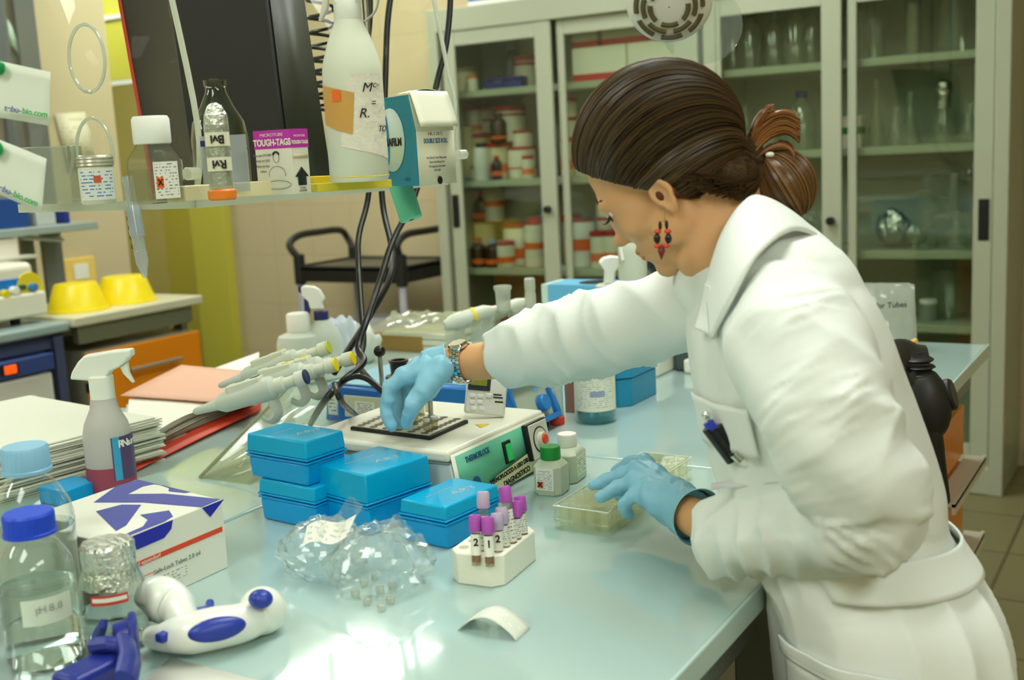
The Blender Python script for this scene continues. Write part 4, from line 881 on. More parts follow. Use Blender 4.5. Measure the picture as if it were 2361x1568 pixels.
    MB().lathe([(.0145,.017),(.0145,.10),(.004,.118)],28).build('tube_body', clear('tube_plastic', (226,230,224), .8, .06, .45, (222,226,216)), t)
    bx(-.008,.004,-.0150,-.0146,.03,.09).build('label', PAPER, t)
    t = thing('carton', 'small brown and white carton between the red capped tube and the bottle', 'carton', (-1.11,2.05,Z)); bx(-.02,.02,0,.02,0,.105).build('box_body', mat('brown_carton', (156,108,90), .6), t, bev=.001); bx(-.021,.021,-.001,.02,.08,.083).build('white_line', WHITE, t)
    # ---- the two small reagent bottles
    MK = clear('milky_bottle', (226,232,214), .5, .2, .78, (222,230,206))
    def oct_bottle(x, y, rz, w, d, h, capm, label, r):
        t = thing('reagent_bottle', label, 'bottle', (x,y,Z), rz); c = .009
        pl = lambda w,d,c: [(-w+c,-d),(w-c,-d),(w,-d+c),(w,d-c),(w-c,d),(-w+c,d),(-w,d-c),(-w,-d+c)]
        mb = MB(); L = [(pl(w-.002,d-.002,c),0),(pl(w,d,c),.003),(pl(w,d,c),h*.82),(pl(w*.75,d*.62,c*.7),h*.97),(pl(w*.6,w*.6,c*.8),h)]
        vs = []; fs = []
        for pts, z in L: vs += [(a,b,z) for a,b in pts]
        for j in range(len(L)-1): fs += [(j*8+i,j*8+(i+1)%8,(j+1)*8+(i+1)%8,(j+1)*8+i) for i in range(8)]
        fs += [tuple(range(7,-1,-1)), tuple((len(L)-1)*8+i for i in range(8))]
        mb.add(vs,fs).build('body', mat('milky_hdpe', (220,228,204), .35, trans=.25, ior=1.25), t, bev=.001)
        MB().lathe([(r*.96,h),(r,h+.002),(r,h+.018),(r*.94,h+.021)],30).build('cap', capm, t)
        return t
    t = oct_bottle(-.884,1.548,.12,.024,.026,.056,mat('cap_green', (24,140,54), .35),'small square bottle with a green cap and hazard label',.0165)
    lb = bx(-.016,.014,-.0268,-.0262,.010,.046).build('label', printed('label_print_d', (232,234,226), (130,130,130), 14, 7, (0,2), .45, .07), t)
    bx(-.014,-.004,-.0272,-.0267,.014,.024).build('hazard_square', mat('hazard_orange', (236,106,30), .5), lb)
    text('X', .011, INK, lb, (-.009,-.0275,.019), name='hazard_cross', bold=.0005)
    t = oct_bottle(-.893,1.622,.12,.024,.032,.058,WHITE,'small square bottle with a white cap behind the green capped one',.0165)
    bx(.0242,.0247,-.022,.02,.012,.044).build('label', printed('label_print_e', (222,230,206), (110,110,100), 8, 4, (1,2), .5), t)
    # washer
    q = PZ(1301,1132,Z); o = MB().tube([V((math.cos(a)*.0055,math.sin(a)*.0055,.0012)) for a in [i*PI/10 for i in range(20)]], .0011, 8, True).build('rubber_ring', mat('ring_grey', (120,122,118), .4), loc=q); tag(o, 'small grey ring lying by the green capped bottle', 'ring')
    # ---- clear 24 well box
    t = thing('well_plate_box', 'clear lidded plastic box with rows of round wells under the lower gloved hand', 'well plate', (0,0,0))
    CL = clear('well_plastic', (254,255,250), .7, .03, .05, (240,242,226)); x0,x1,y0,y1 = -.792,-.703,1.388,1.70; hh = .036
    bx(x0,x1,y0,y1,Z+.001,Z+.016).build('base', CL, t, bev=.002); bx(x0-.002,x1+.002,y0-.002,y1+.002,Z+.012,Z+hh,.003,.003).build('lid', CL, t, bev=.003)
    LE = mat('well_edge_glint', (240,242,226), .15, alpha=.8)  # pale tubes paint the bright glint along the lid's rim
    a4 = [(x0,y0),(x1,y0),(x1,y1),(x0,y1)]
    for i in range(4): MB().tube([(*a4[i],Z+hh),(*a4[(i+1)%4],Z+hh)],.0011,6).build('lid_edge_glint', LE, t)
    WR = clear('well_rim', (252,252,240), .7, .1, .26, (240,240,208))
    for i in range(4):
        for j in range(12):
            q = (x0+(i+.5)*(x1-x0)/4, y0+(j+.5)*(y1-y0)/12)
            MB().lathe([(.0075,.004),(.0082,hh-.006),(.0094,hh-.003),(.0094,hh+.001)],16,(q[0],q[1],Z),cap=False).build('well', WR, t)
    # ---- foam rack with blood tubes
    t = thing('foam_tube_rack', 'white foam rack with chamfered corners holding the blood tubes', 'rack', (-.787,1.216,Z), .10)
    w, d, c = .038, .062, .014
    MB().prism([(-w+c,-d),(w-c,-d),(w,-d+c),(w,d-c),(w-c,d),(-w+c,d),(-w,d-c),(-w,-d+c)],0,.042).build('foam_body', FO_, t, bev=.002)
    for i, (x, y) in enumerate([(-.024,-.04),(-.024,-.014),(-.024,.012),(-.024,.038),(-.004,-.026)]): MB().lathe([(.0066,.0420),(.0066,.0424)],16,(x,y,0)).build('hole', mat('foam_hole', (190,186,164), .8), t)
    PU = mat('cap_purple', (176,82,180), .4); PL = mat('cap_lilac', (190,172,200), .35)
    BL_ = [((1098,1281),(1096,1203),PU,'purple capped blood tube at the left front, barcode label','2'),((1129,1284),(1125,1208),PU,'purple capped blood tube nearest the camera, marked 1','1'),
           ((1149,1270),(1146,1199),PL,'lilac capped blood tube just behind the one marked 1','2'),((1166,1259),(1158,1185),PL,'lilac capped blood tube in the middle of the row',None),
           ((1182,1250),(1166,1136),PU,'tallest standing purple capped tube with brown contents',None),((1192,1241),(1190,1170),PU,'purple capped blood tube in front of the last one',None),
           ((1207,1230),(1200,1158),PU,'purple capped blood tube at the far right end',None),((1117,1268),(1114,1149),PL,'lilac capped tube standing high at the back left',None)]
    TG = clear('tube_glass', (232,228,214), .85, .03, .1)
    for (bpx, tpx, cm, lab, mark) in BL_:
        A = PZ(*bpx, Z+.0425); B = PD(tpx[0], tpx[1]+8, depth(A)); ax = (B-A); L = ax.length
        t = thing('blood_tube', lab, 'blood tube', A, rot=ax.to_track_quat('Z','Y').to_euler(), group='blood tubes in the foam rack')
        MB().lathe([(.006,-.012),(.0062,-.006),(.0062,L)],18).build('glass_tube', TG, t)
        MB().lathe([(.0055,-.008),(.0055,L*.35)],16).build('contents', mat('serum_brown', (168,112,80), .4) if cm is PU else mat('serum_pale', (200,190,170), .4), t)
        lb = MB().lathe([(.0064,.001),(.0064,L*.72)],20,cap=False).build('label', printed('tube_print', (230,230,220), (90,80,80), 9, 5, (0,2), .5, .05) if not mark else PAPER, t)
        MB().lathe([(.0075,L-.008),(.0085,L-.006),(.0082,L+.010),(.0072,L+.013),(.003,L+.0125),(.0028,L+.009)],24).build('cap', cm, t)
        if mark:
            iv = t.rotation_euler.to_matrix().inverted(); dv = iv @ (CAM-A); a = math.atan2(dv.y,dv.x)
            text(mark, .013, INK, lb, (.0067*math.cos(a),.0067*math.sin(a),L*.45), (PI/2,0,a+PI/2), bold=.0004)
    # ---- curled label strip
    c0, ca, cb = PZ(1055,1455,Z), PZ(1190,1480,Z), PZ(1223,1450,Z)
    wv = cb-ca; lv = ca-c0
    mb = MB().grid(24,4,lambda u,v: c0+lv*u+wv*v+V((0,0,.0008+.022*math.sin(PI*u)**.8))+lv*.02*math.sin(2*PI*u))
    tag(mb.build('paper_strip', printed('strip_print', (238,240,228), (190,196,186), 14, 3, (0,1), .35, .04), solid=.0004), 'small curled paper label strip standing as an arch on the bench', 'paper strip')
    # ---- plastic bag with caps
    BC = clear('crinkled_bag', (252,253,252), .55, .12, .11, (232,238,232))
    t = thing('plastic_bag', 'crumpled clear plastic bag with small caps inside, in front of the tip boxes', 'plastic bag', (0,0,0))
    def lump(c, r, seed, nm, amp=.28):
        mb = MB().ell((0,0,0), r, n=44); out = []
        for p in mb.v:
            d = p.normalized()*1.0
            k = amp*(abs(noise.noise(d*2.3+V((seed,0,0))))*1.1-.2) + .13*(1-abs(noise.noise(d*6+V((0,seed,0))))*2) + .05*noise.noise(d*15+V((seed,2,0)))
            p = p*(1+k)+V(c); p.z = max(p.z,Z+.0008); out.append(p)
        mb.v = out; return mb.build(nm, BC, t, angle=12)
    lump((-.995,1.115,Z+.030),(.058,.052,.040),3,'bag_film'); lump((-.895,1.108,Z+.032),(.062,.062,.044),9,'bag_film')
    mb = MB().grid(16,10,lambda u,v: PD(700+190*u-30*v+12*math.sin(u*9), 1250-(100*math.sin(u*PI*.5+.3)*(v)+20*v)-u*30+14*math.sin(u*7+v*3),1.50+.03*math.sin(u*11+v*4)))
    mb2 = MB().grid(18,14,lambda u,v: PD(702+95*u+40*v, 1240-v*(98-60*abs(u-.75)*1.6)+12*noise.noise(V((u*4,v*4,1))), 1.50+.02*math.sin(u*12+v*5)))
    mb2.build('bag_flap', BC, t, angle=12)
    mb3 = MB().grid(14,12,lambda u,v: PD(870+75*u, 1290-v*(88-18*math.sin(u*8))+8*noise.noise(V((u*5,v*4,4))), 1.47+.03*math.sin(u*9+v*6)))
    mb3.build('bag_flap', BC, t, angle=12)
    a_, b_2, c_2, d_2 = PD(697,1260,1.49),PD(800,1242,1.47),PD(822,1190,1.49),PD(708,1212,1.51)
    MB().grid(10,4,lambda u,v: a_.lerp(b_2,u).lerp(d_2.lerp(c_2,u),v)+V((0,0,.004*math.sin(u*7)))).build('paper_insert', printed('insert_print', (234,236,226), (204,206,196), 7, 5, (0,1), .5), t)
    CL_ = ['tiny clear cap inside the bag, '+q for q in ('left of the lowest pair','lowest of all','topmost left one','upper middle one','rightmost near the bag edge','furthest left one','lowest right one','uppermost in the centre')]; ci = 0
    for px, py in ((848,1388),(880,1402),(840,1345),(876,1360),(905,1350),(820,1368),(900,1385),(865,1330)):
        q = PZ(px,py,Z+.004); t2 = tag(MB().lathe([(.0052,0),(.0056,.001),(.0056,.006),(.0050,.007),(.0044,.006)],18,(q.x,q.y,Z+.0015)).build('loose_stopper', clear('cap_clear', (246,248,244), .7, .1, .35, (216,220,212))), CL_[[848,880,840,876,905,820,900,865].index(px)], 'cap', 'small caps inside the plastic bag')
    # ---- box with blue letters
    BXW = mat('box_white', (230,230,216), .5); BXB = mat('box_blue', (50,62,158), .45); BXR = mat('box_red', (222,74,40), .5)
    x0,x1,y0,y1,h = -1.335,-1.135,.885,1.073,.098
    t = thing('tube_carton', 'white carton with large blue letters and a red stripe', 'carton', (0,0,0))
    MB().prism([(x0,y0),(x1,y0),(x1,y1),(x0,y1+.025)],Z,Z+h).build('box_body', BXW, t, bev=.0015)
    def arc(cx, cy, r0, r1, a0, a1, n=24):
        o = [(cx+r1*math.cos(a0+(a1-a0)*i/n), cy+r1*math.sin(a0+(a1-a0)*i/n)) for i in range(n+1)]
        return o + [(cx+r0*math.cos(a1+(a0-a1)*i/n), cy+r0*math.sin(a1+(a0-a1)*i/n)) for i in range(n+1)]
    zt = Z+h
    q_ = lambda pts, sc=1.943: [(x/sc, 761+y/sc) for x, y in pts]
    def top_print(pts, nm, m, lift):
        vs = [PZ(x,y,zt+lift) for x,y in q_(pts)]
        vs = [V((max(x0+.001,min(x1-.0006,p.x)),max(y0+.001,min(y1-.0006+(x1-p.x)*.125,p.y)),p.z)) for p in vs]; n = len(vs)
        MB().add(vs,[tuple(range(n))]).build(nm, m, t, solid=.0003, smooth=False)
    e = .0006
    def face_print(pts, nm, m):
        vs = [PX(x,y,x1+e) for x,y in q_(pts)]; vs = [V((p.x,p.y,min(p.z,zt-.0005))) for p in vs]; MB().add(vs,[tuple(range(len(vs)))]).build(nm, m, t, solid=.0004, smooth=False)
    top_print([(420,772),(572,735),(740,733),(1003,752),(908,795),(640,772)],'blue_letter',BXB,.0004)
    top_print([(420,772),(520,700),(640,662),(760,668),(873,702),(865,722),(830,730),(755,722),(757,708),(735,694),(690,690),(640,700),(572,735)],'blue_letter',BXB,.0004)
    top_print([(430,812),(545,782),(632,783),(565,875),(520,900)],'blue_letter',BXB,.0004)
    top_print([(628,828),(757,808),(775,835),(772,862),(590,925),(560,915),(640,880),(662,850)],'blue_letter',BXB,.0004)
    face_print([(774,850),(768,890),(735,932),(612,985),(592,925)],'blue_letter',mat('box_blue2', (26,36,170), .45))
    face_print([(905,797),(1003,754),(942,838)],'blue_corner',mat('box_blue2', (26,36,170), .45))
    bx(x1,x1+e,.887,1.068,zt-.044,zt-.037).build('red_stripe', BXR, t)
    text('original eppendorf', .0075, BXW, t, (x1+.0008,.93,zt-.0405), (PI/2,0,PI/2))
    GI = mat('grey_ink', (120,124,124), .6)
    text('Safe-Lock Tubes 2.0 ml', .0085, GI, t, (x1+.0008,.985,zt-.060), (PI/2,0,PI/2))
    bx(x1,x1+e,.955,1.0,zt-.082,zt-.066).build('small_print', printed('box_print', (230,230,216), (140,144,140), 4, 5, (1,2), .5, .02), t)
    bx(x1,x1+e,.925,.945,zt-.088,zt-.058).build('red_frame', mat('pinkish', (224,150,130), .6), t); bx(x1,x1+.0009,.927,.943,zt-.086,zt-.060).build('frame_inside', BXW, t)
    # ---- bottles at the near left
    BG_ = mat('lab_glass', (226,238,230), .02, trans=1, ior=1.2)
    WT = mat('bottle_water', (248,253,250), .02, trans=1, ior=1.12); GL2 = clear('front_glass', (246,250,248), .9, .02)
    def schott(px, py, zcap, r, h, capc, label, fill, lab=True):
        q = PZ(px,py,zcap); t = thing('laboratory_bottle', label, 'bottle', (q.x,q.y,Z), math.atan2(-q.y,-q.x))
        MB().lathe([(.001,.004),(r*.9,.001),(r,.008),(r,h*.60),(r*.93,h*.68),(r*.68,h*.78),(.40*r,h*.84),(.38*r,h*.9)],48,cap=False).build('glass_body', GL2, t)
        MB().lathe([(r*.90,.005),(r*.965,.01),(r*.965,h*.60),(r*.92,h*fill),],48).build('water', WT, t) if fill > .6 else MB().lathe([(r*.90,.005),(r*.965,.01),(r*.965,h*fill)],48).build('water', WT, t)
        k = 48; vs = []; c_r = .0275
        prof = [(c_r*.97,h*.855),(c_r*1.06,h*.857),(c_r*1.06,h*.875),(c_r,h*.88),(c_r,h*.985),(c_r*.93,h)]
        cp = MB()
        n = 120
        for r_, z_ in prof:
            for i in range(n):
                rr = r_*(1+(.018 if (i//2)%2 and h*.878 < z_ < h*.99 else 0)); a = 2*PI*i/n; cp.v.append(V((rr*math.cos(a),rr*math.sin(a),z_)))
        for j in range(len(prof)-1):
            cp.f += [(j*n+i,j*n+(i+1)%n,(j+1)*n+(i+1)%n,(j+1)*n+i) for i in range(n)]
        cp.f += [tuple(range(n-1,-1,-1)), tuple((len(prof)-1)*n+i for i in range(n))]
        cp.build('cap', capc, t)
        if lab:
            mb = MB(); mb.grid(20,1,lambda u,v: ((r+.0006)*math.cos((u-.5)*1.3+.2),(r+.0006)*math.sin((u-.5)*1.3+.2),h*.33+h*.17*v))
            l = mb.build('label', mat('frost_label', (214,224,206), .6), t)
            for i, ch_ in enumerate('pH 8.8'):
                a = -.05+i*.11; text(ch_, .012, mat('faint_ink', (160,166,160), .6), l, ((r+.0012)*math.cos(a),(r+.0012)*math.sin(a),h*.43), (PI/2,0,a+PI/2))
    schott(68,1215,1.060,.043,.178,mat('cap_royal_blue', (16,64,200), .4),'near left bottle of clear liquid with a royal blue cap',.52)
    schott(57,1042,1.12,.048,.228,mat('cap_sky', (136,188,216), .4),'larger clear bottle with a pale blue cap behind the royal blue one',.55,False)
    q = V((-1.075,.832,0)); t = thing('foil_topped_jar', 'clear glass jar with a foil wrapped top and red label', 'jar', (q.x,q.y,Z))
    MB().lathe([(.001,.003),(.036,.001),(.040,.008),(.038,.075),(.030,.098),(.028,.105)],36,cap=False).build('glass_body', GL2, t)
    MB().lathe([(.033,.005),(.037,.01),(.0365,.045)],32).build('liquid', WT, t)
    rnd = random.Random(2); mb = MB().lathe([(.0335,.075),(.032,.088),(.0300,.095),(.0305,.122),(.028,.126),(.012,.127)],60)
    mb.v = [p+V((p.x,p.y,0)).normalized()*.0022*noise.noise(p*220) for p in mb.v]; mb.build('foil_cover', mat('foil_bright', (216,220,210), .25, metal=.9, bump=.6, bscale=120), t, angle=12)
    a = math.atan2(-q.y,-q.x); mb = MB(); mb.grid(14,1,lambda u,v: (.0392*math.cos(a+(u-.6)*1.1),.0392*math.sin(a+(u-.6)*1.1),.062+.012*v)); l = mb.build('label', mat('red_print', (200,70,50), .5), t)
    mb = MB(); mb.grid(14,1,lambda u,v: (.0394*math.cos(a+(u-.6)*1.0),.0394*math.sin(a+(u-.6)*1.0),.066+.005*v)); mb.build('label_centre', PAPER, l)
    # ---- pink spray bottle
    bp = V((-1.545,1.215,Z)); D0 = 1.93
    t = thing('spray_bottle', 'white trigger spray bottle with pink liquid and a purple label', 'spray bottle', (0,0,0))
    b0 = PZ(262,1135,Z); b0 = V((b0.x,b0.y,Z)); s = depth(b0)/FPX
    zc = lambda py: PD(255,py,depth(b0)).z - Z + .0
    BM = mat('spray_translucent', (222,218,214), .35, trans=.35, ior=1.2)
    MB().lathe([(.036,0),(.040,.006),(.0405,.105),(.036,.125),(.024,.150),(.021,.168)],40,tuple(b0)).build('body', BM, t)
    mb = MB().lathe([(.0408,.008),(.0412,.012),(.0412,.050),(.0408,.052)],40,tuple(b0),cap=False); mb.build('pink_liquid', clear('pink_liquid', (226,120,150), .2, .2, .55, (214,110,140)), t)
    hd = [(172,885),(176,868),(190,845),(204,831),(270,820),(311,816),(313,833),(304,837),(301,845),(283,858),(263,868),(255,884),(214,888)]
    O3 = lambda pts, th: outline(pts, V((b0.x,b0.y,1.1)), VIEW, th)
    top_px = pr_y(b0, .168)
    dy = top_px-930; dx = pr_x(b0,.168)-243
    sh = lambda pts: [(x+dx, y+dy) for x, y in pts]
    MB().cyl(.0205,Z+.165,Z+.208,30,(b0.x,b0.y)).build('collar', WHITE, t)
    O3(sh(hd), .026).build('sprayer_head', WHITE, t, bev=.005, seg=3)
    O3(sh([(284,858),(300,846),(304,872),(316,895),(309,892),(291,873)]), .012).build('trigger', WHITE, t, bev=.002)
    a = math.atan2(-b0.y,-b0.x)+.85
    mb = MB(); mb.mx = Matrix.Translation(b0); mb.grid(14,1,lambda u,v: (.0416*math.cos(a+(u-.5)*1.5),.0416*math.sin(a+(u-.5)*1.5),.03+.075*v)); l = mb.build('label', mat('label_purple', (88,66,110), .4), t)
    mb = MB(); mb.mx = Matrix.Translation(b0); mb.grid(8,1,lambda u,v: (.0418*math.cos(a-.55+(u-.5)*.3),.0418*math.sin(a-.55+(u-.5)*.3),.03+.075*v)); mb.build('label_edge', mat('label_cyan', (60,160,206), .4), l)
    for i, ch_ in enumerate('RNase'):
        aa = a-.35+i*.2; text(ch_, .017, WHITE, l, b0+V((.0422*math.cos(aa),.0422*math.sin(aa),.092)), (PI/2,0,aa+PI/2), bold=.0006)
    # ---- paper stack and folder
    t = thing('paper_stack', 'thick stack of loose white papers at the left edge of the bench', 'papers', (-1.93,1.18,Z), -.12)
    random.seed(8)
    for k in range(26):
        z = .0033*k; a, b2 = random.uniform(-.008,.008), random.uniform(-.006,.006)
        c_ = random.choice([(232,232,216),(220,222,206),(206,208,192),(236,236,222)])
        MB().at((a,b2,0),(0,0,random.uniform(-.025,.025))).box(-.24,.215,-.32,.30,z,z+.0024).build('paper_sheaf', mat('paper_%d' % c_[0], c_, .7), t)
    t = thing('folder', 'open red folder overflowing with white papers', 'folder', (0,0,0))
    RD = mat('folder_red', (206,66,40), .5); PK = mat('folder_pink', (226,176,150), .6)
    P_ = lambda px, py, z: PZ(px,py,z)
    def poly(pts, z, nm, m, th=.0015):
        vs = [P_(x,y,(zz if zz is not None else z)) for x,y,*r in pts for zz in [r[0] if r else None]]; return MB().add(vs,[tuple(range(len(vs)))]).build(nm, m, t, solid=th, smooth=False)
    MB().grid(10,6,lambda u,v: P_(300+300*u+10*v, 1092-150*u-90*v, Z+.004+.004*u)).build('folder_back', RD, t, solid=.002)
    MB().grid(10,8,lambda u,v: P_(270+ (345-270)*v + u*(585-270-20*v), 1000-(95*v)+u*(-66+88*v), Z+.010+.02*v)).build('folder_inside', RD, t, solid=.001) if 0 else None
    for k in range(12):
        z0 = Z+.006+.0035*k; j = random.uniform(-4,4)
        MB().grid(16,8,lambda u,v: P_(285+j+u*(300-v*0)+v*10, 1063-k*3.2-130*u-v*(108-22*u)+ (1-v)*(10*math.sin(u*6.5+k*.15))*(k/12), z0+.001*math.sin(u*5))).build('paper_sheaf', mat('paper_%d' % (236 if k%2 else 220), (236,236,222), .7), t)
    poly([(318,1078,Z+.004),(602,944,Z+.01),(600,936,Z+.012),(330,1062,Z+.006)], Z, 'folder_edge', RD)
    MB().grid(8,8,lambda u,v: P_(278+(1-0)*0+u*(592-278)+v*(140-u*120), 912+u*22-v*(70-u*(-4)), Z+.052)).build('pink_sheet', PK, t, solid=.002)
    # ---- small blue lid and papers
    o = bx(-.04,.03,-.04,.03,0,.03).build('small_box', BLUEP, bev=.003, loc=tuple(PZ(172,1152,Z))); tag(o, 'small bright blue box half hidden behind the white carton', 'box')
    pts = [PZ(300,1600,Z+.0006),PZ(392,1516,Z+.0006),PZ(640,1580,Z+.0006),PZ(560,1700,Z+.0006)]
    tag(MB().add(pts,[(0,1,2,3)]).build('paper_sheet', PAPER, solid=.0006), 'white sheet of paper at the bottom edge of the bench', 'paper')
    # ---- white electronic pipettor with blue grip, blue holder
    WP = mat('pipettor_white', (232,236,226), .28, coat=.3); BP = mat('pipettor_blue', (38,58,158), .35)
    t = thing('pipette_controller', 'white pipette controller with a blue oval grip lying on the bench', 'pipette controller', (0,0,0))
    ks = [(345,1468,.012),(372,1470,.016),(400,1466,.020),(440,1460,.024),(500,1447,.0245),(550,1438,.023),(585,1425,.022),(605,1408,.024),(618,1395,.020)]
    pts = [PZ(x,y,Z+r_+.004) for x,y,r_ in ks]
    sp = smooth_path(pts,5); rr = []
    for i in range(len(sp)):
        f = i/5; k = min(int(f),len(ks)-2); rr.append(ks[k][2]*(1-(f-k))+ks[k+1][2]*(f-k) if k < len(ks)-1 else ks[-1][2])
    MB().tube(sp, rr, 24).ell(pts[-2],(.029,.029,.029)).build('body', WP, t, sub=1)
    g0 = pts[4]; dcam = (CAM-g0).normalized(); ax = (pts[5]-pts[3]).normalized()
    q = Matrix((ax, dcam.cross(ax).normalized(), dcam)).transposed()
    MB().ell(g0+dcam*.021+V((0,0,-.002)), (.033,.0135,.010), q.to_euler().to_matrix()).build('grip', BP, t)
    MB().ell(PZ(601,1381,Z+.055),(.015,.013,.011)).build('button', BP, t)
    MB().at(PZ(376,1470,Z+.031)).box(-.006,.006,-.007,.007,-.004,.006).build('blue_mark', BP, t, bev=.002)
    t = thing('pipette_controller', 'white rounded handle piece with a blue hook behind the controller', 'pipette controller', (0,0,0))
    A_ = PZ(360,1395,Z+.035); B_ = PZ(408,1398,Z+.03)
    MB().tube(smooth_path([PZ(340,1372,Z+.04),PZ(372,1382,Z+.04),PZ(405,1398,Z+.034),PZ(420,1425,Z+.03),PZ(432,1445,Z+.03)],6), [.018,.021,.024,.026,.027,.028,.028,.028,.028,.027,.026,.025,.024,.023,.022,.021,.02,.02,.02,.019,.018,.017,.016,.015,.014], 22).build('body', WP, t, sub=1)
    MB().tube([PZ(446,1410,Z+.035),PZ(470,1405,Z+.035),PZ(484,1400,Z+.035)], .004).tube([PZ(484,1412,Z+.035),PZ(484,1390,Z+.035)], .005).build('hook', BP, t)
    t = thing('pipettor_holder', 'dark blue plastic holder clip at the bottom left of the bench', 'holder', (0,0,0)); NV = mat('holder_navy', (34,46,136), .35)
    MB().tube([PZ(308,1470,Z+.04),PZ(262,1478,Z+.04)], [.024,.018], 22).build('socket', NV, t, bev=.001)
    MB().tube([PZ(318,1468,Z+.04),PZ(300,1471,Z+.04)], [.0285,.0285], 26).build('ring', NV, t, bev=.002)
    c0 = PZ(250,1560,Z+.025)
    bx(c0.x-.03,c0.x+.012,c0.y-.05,c0.y+.03,Z,Z+.045).build('base', NV, t, bev=.008, seg=3)
    MB().tube([PZ(290,1480,Z+.05),PZ(300,1520,Z+.05),PZ(290,1568,Z+.045)], [(.008,.014)]*3, 12).build('arm', NV, t)
    MB().tube([PZ(225,1468,Z+.05),PZ(238,1440,Z+.07),PZ(240,1428,Z+.075)], [.007,.005,.003], 10).build('prong', NV, t)
    MB().tube([PZ(215,1490,Z+.05),PZ(250,1485,Z+.055),PZ(285,1490,Z+.05)], .009, 10).build('bridge', NV, t)
    # things on the bench behind the woman
    t = thing('tube_bag', 'clear plastic bag of tubes with black print behind the woman', 'plastic bag', (0,0,0))
    a, b_, c_, d_ = PD(2000,800,2.9),PD(2115,800,2.9),PD(2108,655,2.9),PD(1990,655,2.9)
    BM2 = clear('tube_bag_film', (226,230,220), .9, .12, .7, (212,218,208))
    for off, nm in ((0,'front_film'),(.05,'back_film')):
        MB().grid(20,20,lambda u,v: a.lerp(b_,u).lerp(d_.lerp(c_,u),v)+V((-.3,.5,0))*(off+ (.03*math.sin(u*PI)*(1-v)*(1 if off else -1))+.008*noise.noise(V((u*6,v*6,off*9))))).build(nm, BM2, t, angle=20)
    dv = V((-.514,.857,0)); an = math.atan2(XC.x*0+.514,.857)
    q = PD(2055,704,2.84); text('for Tubes', .02, INK, t, q, (PI/2,0,math.atan2(r_.y,r_.x)), bold=.0003)
    t = thing('cardboard_card', 'small tan card leaning behind the black chair', 'card', (0,0,0)); q = PD(2100,795,2.75)
    outline([(2085,822),(2094,792),(2112,780),(2122,815)], q, VIEW, .02).build('card', mat('tan_card', (206,164,84), .6), t, bev=.001)
def pr_px(p):
    q = V(p)-CAM; c = V((q.dot(tow(V((1,0,0)))), q.dot(tow(V((0,1,0)))), q.dot(tow(V((0,0,1)))))); return CX+FPX*c.x/c.z, CY+FPX*c.y/c.z
def pr_x(b, z): return pr_px(V(b)+V((0,0,z)))[0]
def pr_y(b, z): return pr_px(V(b)+V((0,0,z)))[1]
